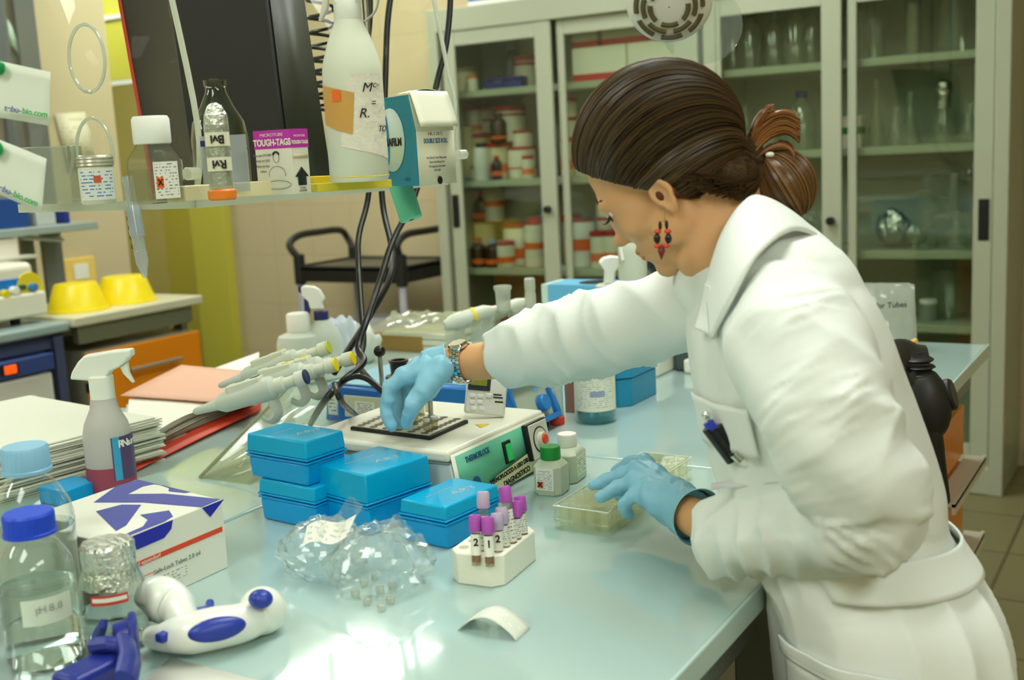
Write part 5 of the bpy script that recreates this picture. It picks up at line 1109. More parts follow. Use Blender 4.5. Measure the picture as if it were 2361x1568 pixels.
# ================================================================== hanging acrylic shelf and its things
SZ = 1.405
def shelf_things():
    AE = clear('acrylic_rim', (232,236,226), .95, .08, .7, (236,240,226))
    c = PZ(450,459,SZ); r2 = PZ(1070,402,SZ); x1 = c.x; y0 = c.y; y1 = 1.80; x0 = -1.62
    t = thing('acrylic_shelf', 'clear acrylic shelf on sloping side plates above the bench', 'shelf', (0,0,0))
    bx(x0,x1,y0,y1,SZ-.010,SZ-.0005).build('shelf_board', clear('acrylic_board', (246,248,240), .6, .04, .05, (220,226,210)), t, bev=.002)
    bx(x0,x1,y0-.002,y0+.0015,SZ-.013,SZ+.0005).build('board_edge', AE, t); 
    n = 40; bars = MB()
    bx(x1-.0015,x1+.002,y0,y1,SZ-.013,SZ+.0005).build('board_edge', AE, t)
    # near side plate
    q = PY(395,0,y0+.004); top = PY(372,-110,y0+.004)
    sp = clear('acrylic_plate', (252,254,250), .08, .03, lo=.002)
    for yy, a, b in ((y0+.004,PY(455,285,y0+.004),top),(y1-.004,PY(1074,398,y1-.004),PY(978,-110,y1-.004))):
        lo = V((x1-.002,yy,SZ)) if yy < 1.2 else V((x1-.002,yy,SZ))
        pl = [V((x0,yy,SZ)), lo, V((b.x,yy,b.z)), V((x0+.02,yy,b.z))]
        MB().add(pl,[(0,1,2,3)]).build('side_plate', sp, t, solid=.006)
        MB().tube(smooth_path([lo, V((a.x,yy,a.z)), V((b.x,yy,b.z))] if yy < 1.2 else [lo, PY(1050,260,yy), PY(1030,150,yy), V((b.x,yy,b.z))],6),.0042,8).build('plate_edge', AE, t)
        bl = PY(447,400,yy-.01) if yy < 1.2 else PY(1066,356,yy-.01)
        MB().at(bl,(PI/2,0,0)).cyl(.009,-.008,.014).build('clear_knob', AE, t)
    for (px, py) in ((200,135),(218,350)):
        p = PY(px,py,y0-.004); rr = 76*depth(p)/FPX
        MB().tube([p+V((math.cos(a)*rr*.80,0,math.sin(a)*rr)) for a in [i*PI/20 for i in range(40)]], .0026, 8, True).build('hole_rim', AE, t)
    # hangers up to the ceiling
    for x, y in ((-1.56,1.74),(-1.36,1.76)): MB().tube([(x,y,SZ-.01),(x,y,2.99)],.006,12).build('hanger_rod', STEEL, t)
    S = lambda px, py: PZ(px,py,SZ)
    # silver lidded jar
    p = PD(227,452,1.62); p.z = SZ
    t = thing('jar', 'plastic jar with a ribbed silver lid and printed label on the shelf', 'jar', p, math.atan2(-p.y,-p.x))
    MB().lathe([(.022,0),(.024,.003),(.024,.050),(.022,.054)],30).build('body', mat('jar_pale', (214,214,186), .4), t)
    MB().lathe([(.0235,.053),(.0255,.054),(.0245,.057),(.0255,.059),(.0245,.062),(.0255,.064),(.0245,.067),(.022,.069)],30).build('lid', mat('lid_silver', (176,172,150), .35, metal=.5), t)
    mb = MB(); mb.grid(16,1,lambda u,v: (.0246*math.cos((u-.5)*2.4),.0246*math.sin((u-.5)*2.4),.006+.043*v)); l = mb.build('label', printed('jar_print', (222,224,214), (70,130,180), 9, 4, (1,2), .48, .04), t)
    bx(.0235,.0252,-.004,.006,.030,.040).build('picture_patch', mat('patch_mix', (200,90,60), .5), l)
    # square bottle
    p = PD(365,462,1.52); p.z = SZ
    t = thing('square_bottle', 'clear square bottle with a white screw cap and orange hazard square', 'bottle', p, math.atan2(-p.y,-p.x)+.62)
    w = .029; cc = .008
    pl = lambda w,c: [(-w+c,-w),(w-c,-w),(w,-w+c),(w,w-c),(w-c,w),(-w+c,w),(-w,w-c),(-w,-w+c)]
    L = [(pl(w,cc),0),(pl(w,cc),.052),(pl(w*.95,cc),.060),(pl(.020,.008),.074),(pl(.017,.0085),.084)]
    vs = []; fs = []
    for pts, z in L: vs += [(a,b,z) for a,b in pts]
    for j in range(len(L)-1): fs += [(j*8+i,j*8+(i+1)%8,(j+1)*8+(i+1)%8,(j+1)*8+i) for i in range(8)]
    fs += [tuple(range(7,-1,-1))]
    MB().add(vs,fs).build('glass_body', clear('square_glass', (238,240,230), .95, .03, .05), t)
    MB().prism(pl(w*.95,cc),.003,.045).build('liquid', clear('square_liquid', (236,238,228), .4, .05, .04), t)
    MB().lathe([(.0235,.078),(.0245,.080),(.0245,.110),(.022,.114)],32).build('cap', WHITE, t)
    lb = bx(w+.0003,w+.0009,-.024,.014,.006,.054).build('label', printed('sq_print', (230,230,218), (110,110,105), 12, 5, (1,2), .5, .05), t)
    bx(w+.001,w+.0013,-.021,-.010,.020,.034).build('hazard_square', mat('hazard_orange', (236,106,30), .5), lb)
    text('X', .011, INK, lb, (w+.0015,-.0155,.027), (PI/2,0,PI/2), name='hazard_cross', bold=.0005)
    # big empty glass bottle
    p = PD(516,416,1.76); p.z = SZ
    t = thing('glass_bottle', 'tall empty glass bottle with a flared mouth against the black casing', 'bottle', p)
    MB().lathe([(.001,.003),(.040,.001),(.044,.008),(.044,.085),(.040,.11),(.026,.135),(.0165,.155),(.0155,.163),(.0175,.165),(.0175,.174),(.015,.175)],40,cap=False).build('glass_body', clear('shelf_glass', (214,222,208), .95, .02), t)
    # inverted tube with foil
    p = PD(513,452,1.50); p.z = SZ
    t = thing('centrifuge_tube', 'foil filled plastic tube standing upside down on an orange cap', 'tube', p)
    MB().cyl(.0185,0,.0145,32).build('cap', mat('cap_orange', (236,128,36), .4), t)
    tb = MB().lathe([(.0160,.0145),(.0165,.09),(.0165,.098)],28,cap=False).build('tube_body', clear('tube_plastic2', (232,234,222), .9, .05, .25), t)
    mb = MB().lathe([(.013,.018),(.0150,.035),(.0155,.095),(.0150,.110),(.010,.122),(.003,.126)],40)
    mb.v = [q+V((q.x,q.y,0)).normalized()*.002*noise.noise(q*160) if q.xy.length > .001 else q for q in mb.v]
    mb.build('foil_content', mat('foil_bright', (216,220,210), .25, metal=.9, bump=.6, bscale=120), t, angle=12)
    a = math.atan2(-p.y,-p.x)
    for z, s_ in ((.079,'Bvi'),(.047,'Rvi')):
        mb = MB(); mb.grid(14,1,lambda u,v: (.0175*math.cos(a+(u-.5)*2.2),.0175*math.sin(a+(u-.5)*2.2),z-.009+.018*v)); l = mb.build('tape_label', mat('masking_tape2', (226,224,196), .6), t)
        text(s_, .015, INK, l, (.0182*math.cos(a),.0182*math.sin(a),z), (PI/2,PI,a+PI/2), bold=.0005)
    p2 = PD(545,452,1.58); p2.z = SZ
    t = thing('plastic_cuvette', 'flat clear plastic strip holder with a pink mark beside the foil tube', 'holder', p2, .45)
    bx(-.045,.02,0,.004,.008,.086).build('clear_plate', clear('strip_plate', (232,236,232), .7, .05, .35, (214,222,226)), t)
    bx(-.044,-.036,-.0012,0,.072,.080).build('blue_mark', NBL(), t); bx(-.036,-.028,-.0012,0,.034,.044).build('pink_mark', mat('pink_mark', (220,150,140), .5), t)
    # cream block, yellow pad
    a = PZ(420,468,SZ); 
    p = PD(560,452,1.60); p.z = SZ
    t = thing('cream_box', 'low cream cardboard box along the shelf edge', 'box', (0,0,0)); CRM = mat('cream_card', (232,222,176), .6)
    q0 = PD(415,450,1.535); q1 = PD(637,450,1.62)
    d = (q1-q0); d.z = 0; nrm = V((-d.y,d.x,0)).normalized()
    def slab_between(q0, q1, th, h, m, nm, t, z0=SZ):
        d = (q1-q0); d.z = 0; nn = V((-d.y,d.x,0)).normalized()*th; a = V((q0.x,q0.y,z0)); b = V((q1.x,q1.y,z0)); u = V((0,0,h))
        return MB().add([a,b,b+nn,a+nn,a+u,b+u,b+nn+u,a+nn+u],[(0,3,2,1),(4,5,6,7),(0,1,5,4),(1,2,6,5),(2,3,7,6),(3,0,4,7)]).build(nm, m, t, bev=.001)
    slab_between(q0,q1,.05,.020,CRM,'box_body',t)
    t = thing('yellow_pad', 'yellow sponge pad under the tall spray bottle', 'pad', (0,0,0)); YP = mat('pad_yellow', (226,206,60), .6)
    slab_between(PD(733,450,1.64),PD(905,440,1.70),.06,.012,YP,'pad_body',t); 
    slab_between(PD(728,450,1.68),PD(773,440,1.70),.05,.022,YP,'pad_fold',t)
    # magenta label box
    m_ = PD(679,440,1.60); m_.z = SZ
    t = thing('label_box', 'white and magenta cardboard box of labels with a black arrow', 'box', m_, math.atan2(*( (PD(728,440,1.63)-m_).yx)))
    h = .090; W1 = .062; W2 = .031      # local x along right face, local -? left face
    lf = PD(583,440,1.63)-m_; lf.z = 0
    WB = mat('labelbox_white', (226,224,204), .5); MG = mat('magenta', (190,46,170), .45)
    la = math.atan2(lf.y,lf.x)-t.rotation_euler.z
    ex, ey = V((1,0,0)), V((math.cos(la),math.sin(la),0))
    def prism4(a0, a1, b0, b1, z0, z1, off=0):
        P4 = [ex*a0+ey*b0, ex*a1+ey*b0, ex*a1+ey*b1, ex*a0+ey*b1]
        return MB().add([p+V((0,0,z0)) for p in P4]+[p+V((0,0,z1)) for p in P4],[(0,3,2,1),(4,5,6,7),(0,1,5,4),(1,2,6,5),(2,3,7,6),(3,0,4,7)])
    prism4(0,W2,0,W1,0,h).build('box_body', WB, t, bev=.0006)
    prism4(-.0006,W2+.0006,-.0006,W1+.0006,h*.72,h+.0006).build('magenta_band', MG, t)
    n1 = V((0,-1,0)); n1 = n1 if (ey.cross(V((0,0,1)))).dot(V((0,1,0))) else n1
    # right face carries a black arrow; left face the cartoonless print
    aw = W2; rot_r = (PI/2,0,0)
    def on_right(pts, m, nm, e=.0008): return MB().add([V((x,-e,z)) for x,z in pts],[tuple(range(len(pts)))]).build(nm, m, t, solid=.0003)
    on_right([(.008,.012),(.023,.012),(.023,.024),(.028,.024),(.0155,.038),(.003,.024),(.008,.024)], BLACK, 'arrow')
    text('TOUGH-TAGS', .0065, WB, t, (aw/2,-.0012,h*.80), rot_r, sx=.72, bold=.0003); text('MICROTUBE', .0042, WB, t, (aw/2,-.0012,h*.90), rot_r, sx=.9)
    on_right([(.002,.050),(.029,.050),(.029,.056),(.002,.056)], mat('labelbox_fold', (206,196,160), .5), 'fold')
    text('STORE\nAND DIE', .0035, mat('grey_ink', (120,124,124), .6), t, (.0155,-.0012,.006), rot_r)
    ra = (PI/2,0,la+PI); nl = V((math.sin(la),-math.cos(la),0)); 
    nl = -nl if nl.dot(V((1,0,0))) > 0 else nl
    mid = ey*(W1/2)+nl*.0012
    text('TOUGH-TAGS', .0125, WB, t, mid+V((0,0,h*.81)), ra, sx=.8, bold=.0005); text('MICROTUBE', .006, WB, t, mid+V((0,0,h*.93)), ra, sx=1.2)
    PRT = mat('grey_ink', (120,124,124), .6)
    for i, s_ in enumerate(('You can STORE','them in LN2','Easy on the','tubes')): text(s_, .0048, PRT, t, ey*(W1*.80)+nl*.0012+V((0,0,.056-.0075*i)), ra)
    # simple figure sketch: head, hair, shoulders
    def ring(cx, cz, rx, rz, th, nm, a0=0, a1=2*PI, n=24):
        MB().tube([ey*(cx+rx*math.cos(a0+(a1-a0)*i/n))+nl*.0012+V((0,0,cz+rz*math.sin(a0+(a1-a0)*i/n))) for i in range(n+1)], th, 5).build(nm, BLACK, t)
    ring(W1*.42,.052,.005,.007,.0003,'sketch_line'); ring(W1*.42,.056,.005,.004,.0012,'sketch_line',0,PI); ring(W1*.42,.028,.014,.012,.0003,'sketch_line',R(-10),R(190)); ring(W1*.42,.014,.022,.006,.0003,'sketch_line')
    # tall spray bottle
    p = PD(831,433,1.64); p.z = SZ+.0125
    t = thing('spray_bottle', 'tall milky spray bottle with brown tape and a handwritten paper label', 'spray bottle', p, math.atan2(-p.y,-p.x))
    MB().lathe([(.040,0),(.0425,.005),(.0425,.150),(.041,.165),(.032,.195),(.019,.226),(.0175,.232),(.0175,.240)],44).build('body', mat('spray_milky', (224,229,208), .4, trans=.08, ior=1.2), t)
    MB().lathe([(.0405,.004),(.0432,.007),(.0428,.008)],30,cap=False).build('foot', YP, t)
    n_ = 48; MB().lathe([(.0185,.222),(.0195,.224),(.0195,.258),(.017,.262)],n_).build('collar', WHITE, t)
    MB().lathe([(.0425,.006),(.0428,.148),(.0405,.150)],36).build('liquid', mat('spray_liquid', (200,210,186), .4, trans=.3, ior=1.2), t) if 0 else None
    v = (p-CAM); D0 = depth(p)
    O_ = lambda pts, th: outline(pts, V((p.x,p.y,1.6)), VIEW, th)
    def loc(mb): iv = (Matrix.Translation(t.location) @ Matrix.Rotation(t.rotation_euler.z,4,'Z')).inverted(); mb.v = [iv @ q for q in mb.v]; return mb
    loc(O_([(770,15),(768,-10),(745,-45),(860,-70),(880,-30),(830,-5),(825,15)],.03)).build('sprayer_head', WHITE, t, bev=.004)
    loc(O_([(745,0),(758,-4),(757,20),(742,50),(735,50),(741,25)],.014)).build('trigger', mat('trigger_pale', (210,212,196), .4), t, bev=.002)
    loc(MB().tube(smooth_path([PD(868,-30,D0),PD(872,0,D0),PD(862,30,D0),PD(840,50,D0)],8),.0018,8)).build('wire', GREY, t)
    def patch(px, m, nm, e, nn=14):
        "sheet wrapped on the bottle; px = (angle, height) outline corners"
        (a0,z0),(a1,z1),(a2,z2),(a3,z3) = px
        def f(u,v):
            a = (a0*(1-u)+a1*u)*(1-v)+(a3*(1-u)+a2*u)*v; z = (z0*(1-u)+z1*u)*(1-v)+(z3*(1-u)+z2*u)*v
            rr = .0425+e+.0008*abs(noise.noise(V((u*7,v*7,e*900)))); return (rr*math.cos(a),rr*math.sin(a),z)
        return MB().grid(nn,nn,f).build(nm, m, t)
    PW = mat('wrinkled_paper', (228,224,206), .7, bump=.3, bscale=90)
    l = patch([(-.55,.050),(1.35,.030),(1.30,.150),(-.25,.147)], PW, 'paper_label', .0008)
    patch([(-1.25,.082),(-.12,.066),(.02,.123),(-1.28,.137)], mat('brown_tape', (206,158,84), .35), 'brown_tape', .0018)
    patch([(-.72,.112),(-.42,.112),(-.42,.128),(-.72,.128)], mat('orange_tape', (240,110,30), .4), 'orange_tape', .0028, 4)
    for s_, a, z, sz_ in (('M',.42,.137,.018),('C=',.78,.140,.009),('=',.62,.116,.013),('R.',.28,.102,.018),('TO',.95,.080,.012)):
        text(s_, sz_, INK, l, (.0446*math.cos(a),.0446*math.sin(a),z-.008), (PI/2,0,a+PI/2), shear=.3, sx=1.1)
    # film box
    TE = mat('film_teal', (24,140,170), .45); CRB = mat('film_cream', (222,222,194), .55)
    m0 = PD(965,418,1.70); m0.z = SZ
    rt = PD(1052,418,1.78); lf = PD(875,418,1.80); h = .135
    an = math.atan2(rt.y-m0.y, rt.x-m0.x)
    t = thing('film_box', 'teal and cream dispenser box with a lifted lid at the end of the shelf', 'box', m0, an)
    la = math.atan2(lf.y-m0.y,lf.x-m0.x)-an; ex, ey = V((1,0,0)), V((math.cos(la),math.sin(la),0)); Wr = (rt-m0).xy.length; Wl = .105
    # body with sloping upper front (right face leans back above 62 %)
    def bp(a,b,z): return ex*a+ey*b+V((0,0,z))
    bd = MB(); hb = h*.60
    bd.add([bp(0,0,0),bp(Wr,0,0),bp(Wr,Wl,0),bp(0,Wl,0),bp(0,0,hb),bp(Wr,0,hb),bp(Wr,Wl,h),bp(0,Wl,h),bp(0,.016,h),bp(Wr,.016,h)],
           [(0,3,2,1),(0,1,5,4),(4,5,9,8),(8,9,6,7),(1,2,6,9,5),(2,3,7,6),(3,0,4,8,7)])
    bd.build('box_body', TE, t, bev=.0006)
    e = .0008
    MB().add([bp(.001,-e,.0),bp(Wr,-e,.0),bp(Wr,-e,hb),bp(.001,-e,hb)],[(0,1,2,3)]).build('front_label', CRB, t, solid=.0004)
    MB().add([bp(.001,-e,hb),bp(Wr,-e,hb),bp(Wr,.016-e,h),bp(.001,.016-e,h)],[(0,1,2,3)]).build('upper_label', CRB, t, solid=.0004)
    MB().grid(6,6,lambda u,v: bp(.002+(Wr)*u,-.004-.010*(1-v)+.018*v,hb*1.07+(h-hb)*v+.002*math.sin(v*3))).build('lid_flap', mat('film_flap', (226,228,206), .5), t, solid=.0006)
    MB().grid(8,4,lambda u,v: bp(-.002+(Wr+.004)*u,.014+.04*v,h+.002+.007*math.sin(u*PI))).build('open_flap', mat('film_flap', (226,228,206), .5), t, solid=.0006)
    TI = mat('film_ink', (40,110,150), .5)
    text('DOUBLE SIZE ROLL', .0098, TI, t, bp(Wr/2,-.0014,h*.485), (PI/2,0,0), sx=.72, bold=.0002); text('4 IN. X 250 FT.', .0075, mat('grey_ink', (120,124,124), .6), t, bp(Wr/2,-.0014,h*.565), (PI/2,0,0), sx=.8)
    for i, s_ in enumerate(('For Use In Your Dispenser','Open this flange first','Packaging in same plan','PM3 600')): text(s_, .0046, mat('grey_ink', (120,124,124), .6), t, bp(Wr/2,-.0014,h*(.30-.048*i)), (PI/2,0,0))
    MB().at(bp(Wr*.55,-.0016,.006),(PI/2,0,0)).cyl(.006,-.0004,.0004).build('thumb_hole', BLACK, t)
    nl = V((math.sin(la),-math.cos(la),0)); nl = -nl if nl.x > 0 else nl
    cen = ey*.075+V((0,0,h*.52)); ra = (PI/2,0,la+PI)
    mb = MB(); n = 40; mb.add([cen+nl*e]+[cen+nl*e+ey*(.042*math.cos(2*PI*i/n))+V((0,0,.048*math.sin(2*PI*i/n))) for i in range(n)], [(0,1+i,1+(i+1)%n) for i in range(n)]); dsc = mb.build('oval_emblem', mat('emblem_pale', (214,232,226), .45), t, solid=.0003)
    mb = MB(); mb.add([cen+nl*.0014+ey*(.012+.007*math.cos(2*PI*i/n))+V((0,0,.038*math.sin(2*PI*i/n))) for i in range(n)], [tuple(range(n))]); mb.build('blue_stroke', mat('emblem_blue', (20,140,200), .45), dsc)
    text('PARAFILM', .0165, BLACK, dsc, cen+nl*.002+V((0,0,-.004)), ra, bold=.0005, sx=.95); text('ROLL', .007, TI, t, ey*.03+nl*.0014+V((0,0,.01)), ra)
    # black casing
    BK = mat('casing_black', (26,26,24), .55, var=.1, vscale=3); 
    t = thing('equipment_casing', 'large black equipment casing standing behind the shelf items', 'equipment', (0,0,0))
    bl, bm_, br_ = PD(355,424,2.10), PD(668,420,1.92), PD(768,414,2.04)
    tl_, tm, tr = PD(262,-90,2.10), PD(604,-90,1.92), PD(690,-90,2.04)
    for p_ in (bl,bm_,br_): p_.z = SZ
    bk = br_+(bl-bm_); tk = tr+(tl_-tm)
    MB().add([bl,bm_,br_,bk,tl_,tm,tr,tk],[(0,3,2,1),(4,5,6,7),(0,1,5,4),(1,2,6,5),(2,3,7,6),(3,0,4,7)]).build('case', BK, t, bev=.004)
    fn = (bm_-bl).cross(tl_-bl).normalized(); fn = -fn if fn.dot(CAM-bl) < 0 else fn
    MB().tube([bl+fn*.002,tl_+fn*.002],.0035,8).build('red_edge', mat('edge_red', (190,44,30), .4), t)
    sdn = (br_-bm_).normalized()
    MB().add([p_+V((.002,-.003,0)) for p_ in (bm_+sdn*.01,br_-sdn*.004,tr-sdn*.004,tm+sdn*.01)],[(0,1,2,3)]).build('side_panel', mat('casing_olive', (48,50,38), .5), t, solid=.001)
    # supports for the overhang: narrow bracket so it stands on the shelf board
    # coiled cord and cables
    def cable(pts, d, r, label, m=BLACK, last=None):
        P3 = [PD(x,y,(d[i] if isinstance(d,list) else d)) for i,(x,y) in enumerate(pts)]
        if last: P3[-1] = last
        if pts[0][1] < 0: P3 = [V((P3[0].x,P3[0].y,2.99-(2.99-P3[0].z)*k/16)) for k in range(16)]+P3
        o = MB().tube(smooth_path(P3,8), r, 10).build('power_cable', m); tag(o, label, 'cable', 'black cables hanging past the shelf'); return o
    ax0, ax1 = PD(738,-30,2.3), PD(742,260,2.3); N = 260; pts = []
    for i in range(N+1):
        f = i/N; a = f*2*PI*9; q = ax0.lerp(ax1,f**.8); pts.append(q+V((.857,.513,0))*(.027*math.cos(a))+V((-.5,.8,0))*(.027*math.sin(a))+V((0,0,0)))
    pts = [V((ax0.x,ax0.y,2.99)), V((ax0.x,ax0.y,ax0.z+.03))]+pts
    tag(MB().tube(pts,.0036,8).build('coiled_cord', BLACK), 'black coiled cord hanging beside the black casing', 'cord')
    cable([(853,-40),(853,40),(848,120),(852,300),(850,445),(828,540),(826,600),(832,700),(838,790),(826,835),(845,868),(885,905)],[2.30]*5+[2.26,2.22,2.16,2.1,2.04,1.98,1.93],.0058,'black cable hanging straightest, leftmost below the shelf')
    cable([(903,-40),(893,60),(888,200),(880,440),(900,555),(906,600),(896,650),(862,712),(830,765),(800,812),(770,860)],[2.34]*4+[2.3,2.26,2.2,2.15,2.12,2.08,2.04],.0064,'black cable bowing to the right before crossing to the left')
    cable([(1040,-40),(1030,95),(1003,210),(962,432),(906,555),(878,640),(848,730),(826,800),(838,835),(790,880),(748,925),(716,972)],[2.32]*4+[2.22,2.16,2.06,2.02,1.98,1.93,1.9,1.9],.0062,'black cable slanting down from the right end of the shelf',last=PZ(716,978,BT+.007))
    cable([(790,878),(820,868),(850,876),(890,908)],[1.92,1.90,1.89,1.86],.005,'short loop of black cable on top of the blue mixer')
    cable([(772,885),(790,930),(832,965)],[1.85,1.84,1.86],.005,'short black cable curving in front of the blue mixer',last=PZ(835,968,BT+.006))
    # green roll below the shelf
    A, B = PD(921,420,1.84), PD(948,504,1.84)
    t = thing('bag_roll', 'pale green roll of bags hanging under the end of the shelf', 'roll', A); ax = B-A; q = ax.to_track_quat('Z','Y').to_matrix().to_4x4()
    GR = mat('roll_green', (110,206,166), .45)
    m = MB(); m.mx = q; m.lathe([(.017,-.01),(.019,0),(.019,ax.length),(.017,ax.length+.002)],28).build('roll_body', GR, t)
    m = MB(); m.mx = q; m.cyl(.004,ax.length,ax.length+.003,16).build('core_hole', BLACK, t)
    MB().tube([(0,0,-.005),(.03,.0,.06)],.002).build('cord', GR, t) if 0 else None
    # hanging clear pipette
    A, B = PD(306,478,1.66), PD(334,640,1.66)
    t = thing('transfer_pipette', 'clear plastic pipette hanging tip down below the shelf', 'pipette', A); ax = B-A; Lq = ax.length; q = ax.to_track_quat('Z','Y').to_matrix().to_4x4()
    TP = clear('pipette_clear', (240,244,246), .9, .06, .38, (232,238,244))
    m = MB(); m.mx = q; m.lathe([(.0085,-.045),(.0085,Lq*.62),(.0095,Lq*.63),(.009,Lq*.78),(.004,Lq*.97),(.003,Lq)],20).build('barrel', TP, t)
    m = MB(); m.mx = q; m.lathe([(.0105,.0),(.0105,Lq*.42)],20,cap=False).build('sleeve', clear('sleeve', (232,238,242), .9, .1, .45, (222,230,238)), t)
    for i in range(4):
        m = MB(); m.mx = q @ Matrix.Rotation(PI*1.15,4,'Z'); m.box(.0104,.0109,-.002,.002,.012+.014*i,.018+.014*i).build('mark', INK, t)
    # cards on the left
    CD = mat('card_white', (216,222,206), .55); GB = mat('card_green', (60,160,80), .5); GBl = mat('card_blue', (90,100,150), .5); PN = mat('pin_green', (16,140,70), .35)
    for i, (cr, d, pin, tx, lab) in enumerate([([(-60,128),(116,166),(114,290),(-60,262)],1.36,(3,158),(56,258),'upper white card with green and blue lettering pinned at the left edge'),
                                   ([(-60,300),(107,366),(96,492),(-60,425)],1.33,(-2,345),(36,448),'lower white card with green and blue lettering, tilted at the left edge')]):
        P3 = [PD(x,y,d) for x,y in cr]; t = thing('business_card', lab, 'card', P3[1], group='cards pinned at the left')
        MB().grid(8,6,lambda u,v: (P3[0].lerp(P3[1],u).lerp(P3[3].lerp(P3[2],u),v)-P3[1])+V((-.5,.85,0))*(.004*math.sin(u*PI))).build('card_face', CD, t, solid=.0006)
        e1 = (P3[2]-P3[3]).normalized(); nrm = e1.cross((P3[0]-P3[3]).normalized()); nrm = nrm if nrm.dot(CAM-P3[0]) > 0 else -nrm; up = nrm.cross(e1)
        R3 = Matrix((e1,up,nrm)).transposed().to_euler()
        q = PD(tx[0],tx[1],d)+nrm*.006-P3[1]
        text('tebu-', .0095, GBl, t, q-e1*.001, R3, bold=.0003, align='RIGHT'); text('bio.com', .0095, GB, t, q, R3, bold=.0003, align='LEFT')
        MB().ell(PD(pin[0],pin[1],d)+nrm*.006-P3[1],(.007,.007,.009)).build('push_pin', PN, t)
    # board that the cards are pinned to (just outside the left edge)
    t = thing('clear_case', 'clear plastic case behind the lower card', 'case', (0,0,0))
    a, b_ = PD(60,440,1.70), PD(165,446,1.70)
    a.z = b_.z = SZ+.001; slab_between(a,b_,.06,.085,clear('case_clear', (228,232,222), .8, .05, .2),'case_body',t,SZ+.001)
    # post carrying the cards
    q = PD(-190,300,1.40)
    t = thing('support_post', 'grey post at the left edge carrying the pinned cards', 'post', (0,0,0)); bx(q.x-.015,q.x+.015,q.y-.015,q.y+.015,BT,2.98).build('post', GREY, t)
    # lamp head top right
    c = PD(1543,8,1.45); dn = tow(V((-.12,.62,-.78))).normalized()
    q = dn.to_track_quat('Z','Y').to_matrix().to_4x4(); t = thing('task_lamp', 'round white slotted lamp head at the top above the woman', 'lamp', c)
    LW = mat('lamp_white', (232,232,222), .35)
    m = MB(); m.mx = q; m.lathe([(.001,.012),(.030,.012),(.040,.010),(.050,.004),(.055,-.006),(.056,-.03),(.045,-.05),(.02,-.06)],48,cap=False).build('head', LW, t)
    SL = mat('slot_dark', (96,90,56), .6)
    for rr, zz, segs in ((.024,.0124,5),(.033,.0120,6),(.042,.0095,7)):
        for k in range(segs):
            a0 = 2*PI*k/segs+rr*20; a1 = a0+2*PI/segs*.72
            m = MB(); m.mx = q; m.tube([(rr*math.cos(a0+(a1-a0)*i/8),rr*math.sin(a0+(a1-a0)*i/8),zz) for i in range(9)], [(.0036,.0030)]*9, 8).build('slot', SL, t)
    MB().tube([V((0,0,.03)), V((.05,.1,.6)), V((.05,.1,2.99-c.z))], .008, 12).build('arm', LW, t)
    t = thing('magnifier_disc', 'faint clear round disc hanging beside the lamp head', 'disc', PD(1618,62,1.5))
    m = MB(); m.mx = q; m.cyl(.053,-.002,.002,48).build('disc', clear('disc_clear', (240,244,238), .4, .04, .08, lo=.01), t)
    MB().tube([V((0,0,0)), c-PD(1618,62,1.5)],.003).build('bracket', clear('disc_clear2', (226,230,222), .7, .04, .3), t)
def NBL(): return mat('pipette_navy', (34,40,96), .4)
# ================================================================== the woman
def evalmesh(o):
    bpy.context.view_layer.update(); dg = bpy.context.evaluated_depsgraph_get()
    me = bpy.data.meshes.new_from_object(o.evaluated_get(dg)); old = o.data; o.modifiers.clear(); o.data = me; return me
def union(mb, name, m, parent, voxel, smooth_it=6, fn=None, fac=.5):
    me = bpy.data.meshes.new(name); me.from_pydata([tuple(p) for p in mb.v], [], mb.f); me.materials.append(m)
    o = bpy.data.objects.new(name, me); C.collection.objects.link(o)
    bm = bmesh.new(); bm.from_mesh(me); bmesh.ops.recalc_face_normals(bm, faces=bm.faces); bm.to_mesh(me); bm.free()
    q = o.modifiers.new('r','REMESH'); q.mode = 'VOXEL'; q.voxel_size = voxel; q.use_smooth_shade = True
    q = o.modifiers.new('s','SMOOTH'); q.iterations = smooth_it; q.factor = fac
    me = evalmesh(o)
    if fn:
        ns = [v.normal.copy() for v in me.vertices]
        for v, n in zip(me.vertices, ns): v.co = v.co + n*fn(v.co, n)
    me.shade_smooth()
    if not me.materials: me.materials.append(m)
    o.parent = parent; return o
def limb(mb, pts, n=20, k=6):
    "pts: list of (V, r); round ends"
    P3 = smooth_path([p for p, r in pts], k); rs = []
    for i in range(len(P3)):
        f = i/k; j = min(int(f), len(pts)-2); t = f-j; rs.append(pts[j][1]*(1-t)+pts[j+1][1]*t)
    mb.tube(P3, rs, n); mb.ell(P3[0],(rs[0],)*3,n=16); mb.ell(P3[-1],(rs[-1],)*3,n=16); return P3, rs
def fold(P3, co, A=.004, wl=.045, tw=2.0, seed=0, r=.09):
    best = 1e9; bi = 0
    for i, p in enumerate(P3):
        d = (p-co).length_squared
        if d < best: best = d; bi = i
    if best > r*r: return 0
    L = sum((P3[i+1]-P3[i]).length for i in range(bi)); p = P3[bi]; t = (P3[min(bi+1,len(P3)-1)]-P3[max(bi-1,0)]).normalized()
    L += (co-p).dot(t)
    u = V((0,0,1)).cross(t).normalized(); w = t.cross(u); q = co-p; a = math.atan2(q.dot(w),q.dot(u))
    ph = 2*PI*L/wl + tw*math.sin(a+seed) + 3.2*noise.noise(co*6+V((seed,0,0)))
    s = math.sin(ph); s = 1-abs(s)**.7*1.6 if True else s
    ph2 = 2*PI*L/(wl*2.3) - tw*1.3*math.sin(a+seed+1) + 2.5*noise.noise(co*5+V((seed,9,0)))
    s2 = 1-abs(math.sin(ph2))*1.5
    return A*(s*max(0,.15+1.3*noise.noise(co*8+V((0,seed,3))))+.55*s2)*max(0,1-best/(r*r))**.5
